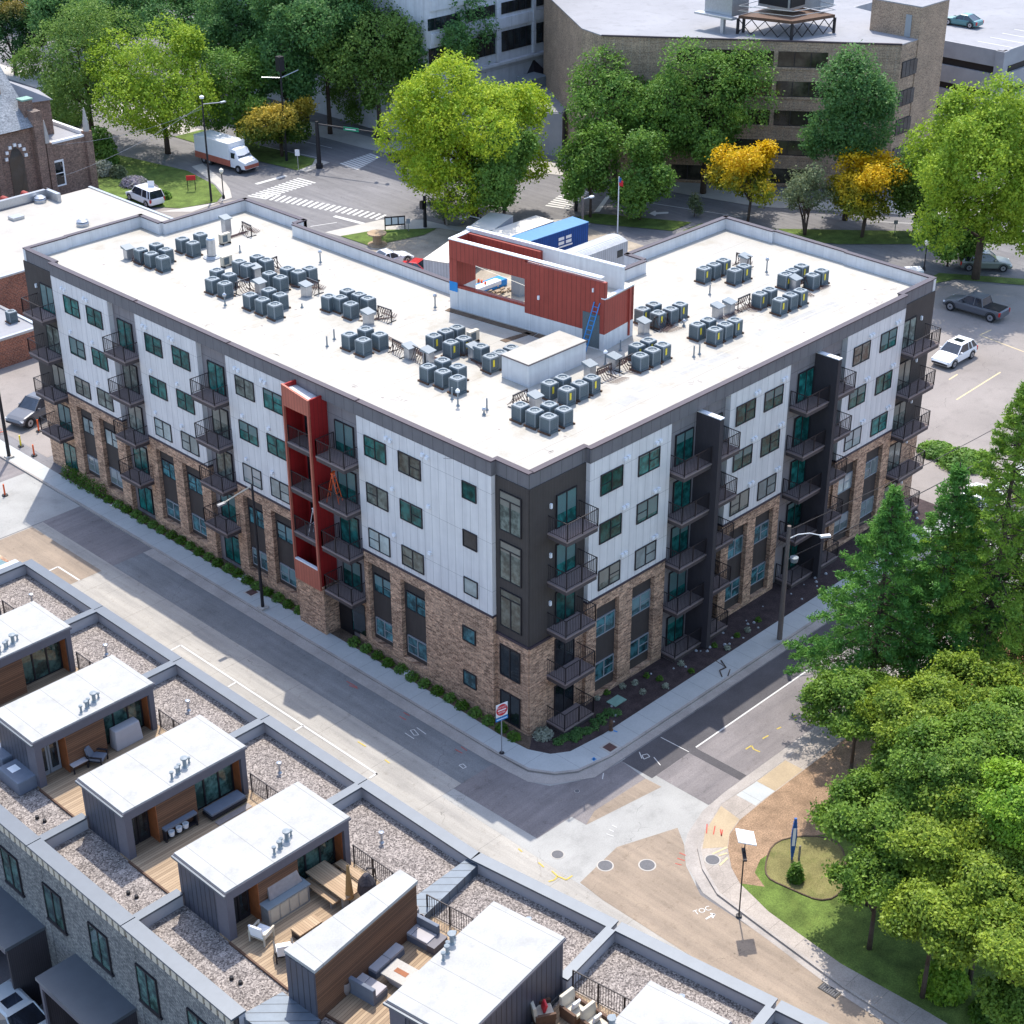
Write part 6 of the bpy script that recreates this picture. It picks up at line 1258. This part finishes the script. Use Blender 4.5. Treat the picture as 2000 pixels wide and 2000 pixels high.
car('parked_car','white car on the yard gravel just above the back parapet','car',(45.4,61.9),-.2,mw,4.3,1.8,'sedan')
car('parked_car','dark pickup half hidden behind the left end balconies','pickup truck',(3.3,56.6),PI+.25,mg,5.2,1.9,'pickup')
car('parked_car','grey green car in the shade under the big right tree','car',(83.6,20.2),math.radians(-50),mgr,4.9,1.9,'suv')
car('moving_car','dark blue car on the road behind the lime green tree','car',(68.2,84.3),-PI/2,mdk,4.6,1.85,'sedan')
car('parked_car','white car glimpsed between the pine branches at the right','car',(41.5,-4.0),.2,mw,4.5,1.85,'suv')
car('parked_car','silver green car with a pale hood in the alley at the bottom left','car',(-31.0,1.0),-PI/2,msi,4.7,1.85,'suv').location.x = -31.9
car('parked_car','white car further up the alley at the bottom left edge','car',(-33.6,4.2),-PI/2,mw,4.7,1.85,'suv')
# delivery truck
t = thing('delivery_truck','white and rust striped box delivery truck on the road by the lawn','truck',(53.5,98.4,0.02),-PI/2+.06)
MB().box(-4.0,1.9,-1.2,1.2,1.1,3.1).build('box_body', X['whitem'], t); MB().box(-4.02,1.92,-1.22,1.22,.55,1.25).build('lower_stripe', X['redhi'], t)
m = MB(); loft(m, [(1.92,[(0,.5),(1.1,.5),(1.1,2.0),(.95,2.5),(0,2.55)]),(2.6,[(0,.5),(1.1,.5),(1.1,1.9),(.9,2.45),(0,2.5)]),(3.2,[(0,.5),(1.08,.5),(1.05,1.5),(.9,1.6),(0,1.62)]),(4.3,[(0,.55),(.95,.55),(.92,1.2),(.7,1.35),(0,1.4)])]); m.build('cab', X['whitem'], t)
MB().add([(2.64,-.85,2.3),(3.2,-.9,1.66),(3.2,.9,1.66),(2.64,.85,2.3)],[(0,1,2,3)]).build('windscreen', X['carglass'], t); MB().box(2.1,2.7,-1.12,1.12,1.55,2.15).build('side_windows', X['carglass'], t); MB().box(3.25,4.32,-.96,.96,.6,1.0).build('bumper', X['redhi'], t)
for x in (-2.6,-1.7,3.2):
    for sy in (-1,1): o = MB().tube((x,sy*.85,.45),(x,sy*1.18,.45),.45,n=18).build('wheel', X['tyre'], t); MB().tube((x,sy*1.18,.45),(x,sy*1.19,.45),.22,n=12).build('rim', X['rim'], o)
# ============================================================= STREET FURNITURE
def polebase(t, r=.1, h=8, mat='pole', base=True):
    MB().tube((0,0,0),(0,0,h),r,r*.65,10).build('pole', X[mat], t)
    if base: MB().box(-.28,.28,-.28,.28,0,.14).build('base', X['concrete'], t)
def P3(px, py): x, y = g(px, py); return (x, y, 0)
# lamp at the left kerb with long arm
p = (-2.05,21.5,0.1); t = thing('street_lamp','dark street lamp on the pavement with a long arm reaching over the road','street lamp',p); polebase(t,.11,8.9)
q = Vector(g(433,985,8.3)+(8.3,))-Vector(p); MB().path([(0,0,8.85),tuple(q*.5+Vector((0,0,4.45))),tuple(q)], .045, 6).build('arm', X['beige'], t); MB().box(-.28,.28,-.12,.12,-.06,.06).xf(Matrix.Translation(q)).build('lamp_head', X['steel'], t)
t = thing('street_pole','tall dark pole at the left kerb cut by the photo edge','pole',(-2.05,51.9,.1)); polebase(t,.14,11)
# no entry sign
p = P3(980,1474); t = thing('road_sign','white square DO NOT ENTER sign with red disc on the corner kerb','road sign',(p[0],p[1],.11), 0)
MB().tube((0,0,0),(0,0,2.9),.035,n=8).build('post', X['steel'], t); MB().lathe([(.16,0),(.14,.05),(0,.05)], n=10).build('base', X['frame'], t)
R1 = Matrix.Rotation(math.radians(-12),4,'Z')
m = MB(); m.box(-.38,.38,-.05,-.03,2.55,3.4); m.xf(R1).build('panel', X['signw'], t)
m = MB(); vs = [(.37*math.cos(a),-.054,2.98+.37*math.sin(a)) for a in np.linspace(0,2*PI,28,endpoint=False)]; m.add(vs,[tuple(range(28))]); m.xf(R1).build('disc', X['signr'], t)
MB().box(-.27,.27,-.062,-.056,2.94,3.02).xf(R1).build('bar', X['signw'], t)
for txt, z in (('DO NOT',3.15),('ENTER',2.81)): text_mesh(txt, .15, X['signw'], 'lettering', t, R1 @ Matrix.Translation((0,-.06,z)) @ Matrix.Rotation(PI/2,4,'X'), .002)
MB().box(-.4,.4,-.05,-.03,2.28,2.5).xf(R1).build('lower_plate', X['blue2'], t)
for zz in (2.44,): MB().box(-.34,.34,-.056,-.05,2.36,2.41).xf(R1).build('lower_plate_stripe', X['signw'], t)
# utility pole
p = (17.9,-4.25,.1); t = thing('utility_pole','weathered wooden utility pole with a curved street light arm before the pines','utility pole',p)
H = zat(17.9,-4.25,1030); MB().tube((0,0,0),(0,0,H),.17,.12,10).build('pole', X['wpole'], t)
z1 = H-.9; MB().path([(0,0,z1),(.5,-.35,z1+.25),(1.1,-.75,z1+.25),(1.7,-1.15,z1+.0)], .035, 6).build('lamp_arm', X['whitem'], t); MB().box(-.32,.32,-.12,.12,-.07,.07).xf(Matrix.Translation((1.95,-1.3,z1-.08)) @ Matrix.Rotation(-.6,4,'Z')).build('lamp_head', X['whitem'], t)
MB().lathe([(0,H-2.6),(.22,H-2.55),(.26,H-2.25),(0,H-2.2)], .45, -.25, 12).build('globe_lamp', X['actop'], t); MB().tube((0,0,H-2.3),(.4,-.2,H-2.3),.02,n=5).build('bracket', X['steel'], t)
def wire(label, pts, r=.018, sag=.5, mat='pole'):
    P = []; 
    for a, b in zip(pts, pts[1:]):
        a = Vector(a); b = Vector(b)
        for i in range(13): u = i/12; q = a.lerp(b, u); q.z -= sag*4*u*(1-u); P.append(tuple(q))
    o = MB().path(P, r, 4).build('overhead_cable', X[mat]); tag(o, label, 'cable')
wire('dark cable from the wooden pole top towards the right edge', [(17.9,-4.25,H-.2),(75,-8,H+2)], .022, 1.2); wire('second dark cable below the lamp running right', [(17.9,-4.25,H-2.2),(75,-8.4,H-.3)], .03, 1.0)
wire('thin guy wire from the pole head down towards the facade', [(17.9,-4.25,H-.2),(15.0,-2.8,H-4.5)], .012, 0)
wire('pale cable from the church side up to the tall pole on the lawn', [(33.5,100,3.0),(44.4,89.2,zat(44.4,89.2,205))], .02, .6, 'vinyl'); wire('second pale cable from the church to the tall pole', [(33.5,104,5.5),(44.4,89.2,zat(44.4,89.2,212))], .02, .9, 'vinyl')
# tall pole left lawn, post lamps
x, y = g(413,394); h = zat(x,y,192); t = thing('street_lamp','tall thin lamp pole with two heads at the left junction','street lamp',(x,y,0)); polebase(t,.12,h,'pole',False); MB().tube((0,0,h-.6),(1.6,-1.2,h-.5),.05,n=6).build('arm', X['steel'], t); MB().lathe([(0,h-.05),(.22,h),(.25,h+.2),(0,h+.35)], n=10).build('lamp_head', X['whitem'], t); MB().box(1.4,2.0,-1.4,-1.1,h-.56,h-.42).build('side_lamp_head', X['steel'], t)
def postlamp(px, py, label, htop, glb='lamp'):
    x, y = g(px, py); h = zat(x,y,htop); t = thing('post_lamp',label,'street lamp',(x,y,0)); MB().lathe([(.16,0),(.15,.3),(.06,.5),(.05,h-.55),(.12,h-.5),(0,h-.5)], n=10).build('post', X['pole'], t); MB().lathe([(.08,h-.5),(.24,h-.25),(.22,h-.05),(.06,h+.08),(0,h+.15)], n=14).build('lamp_globe', X[glb], t)
postlamp(437,388,'short post lamp on the church lawn corner', 330); postlamp(1804,529,'black post lamp with a white globe under the right trees', 470)
# signal masts
x, y = g(624,328); h = zat(x,y,237); t = thing('signal_mast','thick dark signal mast with a long horizontal arm and green street sign','traffic signal',(x,y,0)); MB().tube((0,0,0),(0,0,h),.26,.2,12).build('pole', X['pole'], t); MB().lathe([(.4,0),(.4,.5),(.26,.55)], n=12).build('base', X['pole'], t)
e2 = Vector(g(760,262,h-.4)+(h-.4,))-Vector((x,y,0)); MB().tube((0,0,h-.3),tuple(e2),.10,.06,8).build('mast_arm', X['pole'], t); c = e2*.48+Vector((0,0,(h-.3)*.52)); an = math.atan2(e2.y,e2.x)
sg = MB().box(-.95,.95,-.06,-.02,-.2,.2).xf(Matrix.Translation(c+Vector((0,0,-.05))) @ Matrix.Rotation(an,4,'Z')).build('street_name_sign', X['signg'], t); MB().box(-.7,.6,-.075,-.065,-.05,.06).xf(Matrix.Translation(c+Vector((0,0,-.05))) @ Matrix.Rotation(an,4,'Z')).build('sign_text_line', X['signw'], sg)
for k in (.82,.97): cc = e2*k+Vector((0,0,(h-.3)*(1-k))); MB().box(cc.x-.16,cc.x+.16,cc.y-.16,cc.y+.16,cc.z-.9,cc.z+.1).build('signal_head', X['black'], t)
x, y = g(830.5,444); h = zat(x,y,383); t = thing('signal_post','short dark signal post at the kerb left of the lime tree','traffic signal',(x,y,0)); MB().tube((0,0,0),(0,0,h),.2,.16,10).build('pole', X['pole'], t); MB().box(-.5,-.15,-.2,.2,h*.62,h*.62+.8).build('signal_head', X['black'], t)
x, y = g(560,315); h = zat(x,y,110); t = thing('street_lamp','very tall dark lamp pole with two arms before the dark trees','street lamp',(x,y,0)); MB().tube((0,0,0),(0,0,h),.16,.1,8).build('pole', X['pole'], t); MB().path([(0,0,h*.8),(1.5,-1.3,h*.82+.6)],.05,5).build('arm', X['steel'], t); MB().path([(0,0,h*.8),(-1.6,1.4,h*.8+.1)],.05,5).build('arm', X['steel'], t); MB().box(-.35,.35,-.35,.35,h-1.6,h).build('cabinet', X['frame'], t)
x, y = g(1125,412); h = zat(x,y,160); t = thing('signal_mast','tall dark lamp and signal pole right of the lime tree','traffic signal',(x,y,0)); MB().tube((0,0,0),(0,0,h*.55),.2,.14,10).build('pole', X['pole'], t); MB().box(-.5,-.1,-.2,.2,h*.28,h*.28+1).build('signal_head', X['black'], t)
x, y = g(1137,470); h = zat(x,y,385); t = thing('street_lamp','wooden lamp pole with a small white head behind the blue container','street lamp',(x,y,0)); MB().tube((0,0,0),(0,0,h),.13,.1,8).build('pole', X['wpole'], t); MB().path([(0,0,h-.2),(.6,-.5,h)],.04,5).build('arm', X['whitem'], t); MB().box(.4,.9,-.7,-.4,h-.06,h+.08).build('lamp_head', X['whitem'], t)
x, y = g(1206,455); h = zat(x,y,345); t = thing('flag_pole','slim white pole with a small red white and blue flag','flag pole',(x,y,0)); MB().tube((0,0,0),(0,0,h),.07,.05,8).build('pole', X['whitem'], t); MB().box(-.02,.02,-.55,0,h-.9,h-.35).build('flag_stripe_part', X['signr'], t); MB().box(-.025,.025,-.3,0,h-.55,h-.1).build('flag_canton', X['blue'], t)
x, y = g(939,455); h = zat(x,y,425); t = thing('street_lamp','dark pole with a white curved lamp arm behind the red penthouse','street lamp',(x,y,0)); MB().tube((0,0,0),(0,0,h),.12,.1,8).build('pole', X['pole'], t); q = Vector(g(897,428,h)+(h,))-Vector((x,y,0)); MB().path([(0,0,h-.1),tuple(Vector((q.x*.5,q.y*.5,h+.25))),(q.x,q.y,h)],.06,6).build('arm', X['whitem'], t)
x, y = g(873,442); t = thing('utility_pole','pale slim utility pole left of the lime tree trunk','utility pole',(x,y,0)); MB().tube((0,0,0),(0,0,zat(x,y,345)),.13,.1,8).build('pole', X['barkp'], t)
# three panel board
a = g(752.5,451); b = g(791,448); d = Vector(b)-Vector(a); t = thing('notice_board','dark framed board with three white panels on the grass by the crossing','notice board',(a[0],a[1],0),math.atan2(d.y,d.x)); L = d.length; h = zat(a[0],a[1],424)
for xx in (0,L): MB().box(xx-.05,xx+.05,-.05,.05,0,h).build('post', X['frame'], t)
MB().box(-.05,L+.05,-.04,.04,.5,h).build('frame', X['frame'], t)
for k in range(3): MB().box(.06+k*L/3,L/3-.06+k*L/3,-.055,-.04,.65,h-.12).build('panel', X['signw'], t)
def smallsign(px, py, top, w, hh, label, mat='signw', rot=-.8):
    x, y = g(px, py); h = zat(x,y,top); t = thing('road_sign',label,'road sign',(x,y,0),rot); MB().tube((0,0,0),(0,0,h),.04,n=6).build('post', X['steel'], t); MB().box(-w/2,w/2,-.06,-.03,h-hh,h).build('panel', X[mat], t)
smallsign(299,398,353,.7,.9,'small white sign on a post beside the white van'); smallsign(583,334,292,.5,.7,'small white sign on the median grass'); smallsign(798,452,427,.4,.5,'tiny grey sign right of the three panel board','vinyl'); smallsign(1747,458,430,.4,.4,'thin sign post on the verge under the yellow tree','vinyl')
x, y = g(375,373); t = thing('sandwich_sign','slanted red topped sign frame on the church lawn','sign',(x,y,0),-.6); m = MB(); m.tube((-.4,0,0),(-.4,0,1.6),.04,n=5); m.tube((.4,0,0),(.4,0,1.6),.04,n=5); m.build('legs', X['frame'], t); MB().box(-.5,.5,-.05,.05,1.2,1.7).build('panel', X['signr'], t)
# solar lamp on the near corner
x, y = g(1443,1791); h = zat(x,y,1665); t = thing('solar_lamp','thin black pole with a pale square solar panel at the near pavement','solar lamp',(x,y,.1)); MB().tube((0,0,0),(0,0,h),.035,n=8).build('pole', X['pole'], t); MB().lathe([(.16,0),(.15,.04),(0,.05)], n=10).build('base', X['pole'], t)
q = Vector(g(1457,1635,h+.6)+(h+.6,))-Vector((x,y,.1)); MB().tube((0,0,h),tuple(q-Vector((0,0,.15))),.03,n=6).build('arm', X['pole'], t)
MB().box(-.5,.5,-.45,.45,-.03,.03).xf(Matrix.Translation(q) @ Matrix.Rotation(.8,4,'Z') @ Matrix.Rotation(.25,4,'X')).build('solar_panel', X['signw'], t); m = MB(); m.box(-.55,.35,-.09,.09,-.05,.05); m.xf(Matrix.Translation((0,0,h-.15)) @ Matrix.Rotation(.75,4,'Z')).build('lamp_head', X['frame'], t)
# thin totem sign seen edge on
x, y = g(1546,1682); h = zat(x,y,1602); t = thing('totem_sign','tall narrow blue and white sign blade standing in the dry grass bed','sign',(x,y,.12),math.radians(45))
m = MB(); n = 12
pr = [(.04+.10*math.sin(PI*i/n), i/n*h) for i in range(n+1)]
for i in range(n): m.prism([(-.06,-pr[i][0]),(.06,-pr[i][0]),(.06,pr[i][0]),(-.06,pr[i][0])], pr[i][1], pr[i+1][1])
m.build('blade', X['blue'], t); MB().prism([(-.07,-.07),(.07,-.07),(.07,.08),(-.07,.08)], h*.35, h*.78).build('white_face', X['signw'], t); MB().box(-.09,-.03,-.4,-.3,0,h*.35).build('back_post', X['barkp'], t); 
# small street objects
x, y = g(1193,1429); t = thing('fire_hydrant','dark stubby hydrant at the inner pavement edge beside the mulch bed','hydrant',(x,y,.11)); MB().lathe([(.14,0),(.14,.05),(.1,.08),(.1,.5),(.13,.52),(.09,.66),(0,.7)], n=12).build('body', X['wood_dk'], t); MB().tube((-.18,0,.4),(.18,0,.4),.05,n=8).build('nozzles', X['wood_dk'], t)
x, y = g(1204,1372); t = thing('utility_box_lid','green rectangular utility lid lying in the dark mulch','utility lid',(x,y,.09),.0); MB().box(-.5,.5,-.35,.35,0,.05).build('lid', X['verdigris'], t)
for (px,py),lab,mm in (((1191,1463),'rusty square access cover in the pavement by the corner','copper'),((492,1160),'rusty rectangular grate in the pavement beside the lamp','copper'),((228,990),'pale utility lid at the hedge edge further left','whitem'),((474,1132),'pale utility lid at the hedge edge near the lamp','whitem'),((798,1318),'pale utility lid at the hedge edge near the corner','whitem')):
    x, y = g(px,py); t = thing('access_cover',lab,'utility cover',(x,y,.112)); MB().box(-.42,.42,-.42,.42,0,.012).build('frame', X['concrete'], t); MB().box(-.3,.3,-.3,.3,.013,.02).build('lid', X[mm], t)
x, y = g(1620,1935); t = thing('storm_drain','dark slotted kerb drain at the bottom of the near street','drain',(x,y,0.0),PI/2); MB().box(-.5,.5,-.25,.25,.02,.035).build('frame', X['black'], t); m = MB(); [m.box(-.4+i*.11,-.34+i*.11,-.2,.2,.036,.045) for i in range(8)]; m.build('grate', X['iron'], t)
for (px,py),lab,h in (((10,968),'orange traffic delineator standing on the sunlit street at the left',.9),((76,843),'red delineator post behind the kerb at the far left corner',1.0),((67,890),'red delineator beside a white ring by the hedge',.9),((41,872),'yellow bollard at the far left corner',.9)):
    x, y = g(px,py); t = thing('delineator',lab,'bollard',(x,y,.02)); MB().lathe([(.24,0),(.22,.06),(.05,.08)], n=10).build('base', X['black'], t); MB().lathe([(.07,.05),(.06,h),(0,h+.02)], n=8).build('post', X['yellow' if 'yellow' in lab else 'orange'], t)
x, y = g(100,848); t = thing('orange_netting','fallen orange plastic netting by the far left corner','netting',(x-3.2,y+3,.03)); m = MB()
for i in range(9): m.path([(random.uniform(-1,1),random.uniform(-.5,.5),random.uniform(.02,.25)),(random.uniform(-1,1),random.uniform(-.5,.5),random.uniform(.02,.25))],.02,4)
m.build('strands', X['orange'], t)
for (px,py),l,s in (((1776,557),'white wrapped pallet at the lot edge near the far right corner',1.0),((1782,545),'second pallet with pink wrap behind the white one',.8)):
    x, y = g(px,py); t = thing('wrapped_pallet',l,'pallet',(x+.6,y+.3,0),-.7); MB().box(-.8,.8,-.7,.7,0,.3).build('pallet', X['wood_dk'], t); MB().box(-.75,.75,-.65,.65,.3,.3+.6*s).build('wrap', X['signw'], t)
# scattered debris on the right pavement
x, y = g(1410,1325); o = MB().path([(0,0,.14),(.4,.5,.15),(.9,.4,.16),(1.3,1.1,.15)],.035,5).path([(.3,-.2,.14),(.9,.1,.16)],.03,5).path([(.9,.4,.16),(.7,1.5,.5)],.02,4).build('fallen_branch', X['bark'], None, (x,y,0)); tag(o,'fallen bare branch lying on the right pavement','branch')
# thin grass tuft rocks in mulch
mb = MB()
for i in range(46):
    x = random.uniform(4,38); y = random.uniform(-2.7,-.9); s = random.uniform(.05,.13); mb.lathe([(0,.08+s),(s*.7,.08+s*.7),(s,.085),(0,.08)], x, y, 6)
o = mb.build('pale_stones', X['aclight']); tag(o, 'pale stones scattered over the dark mulch', 'stones', kind='stuff')
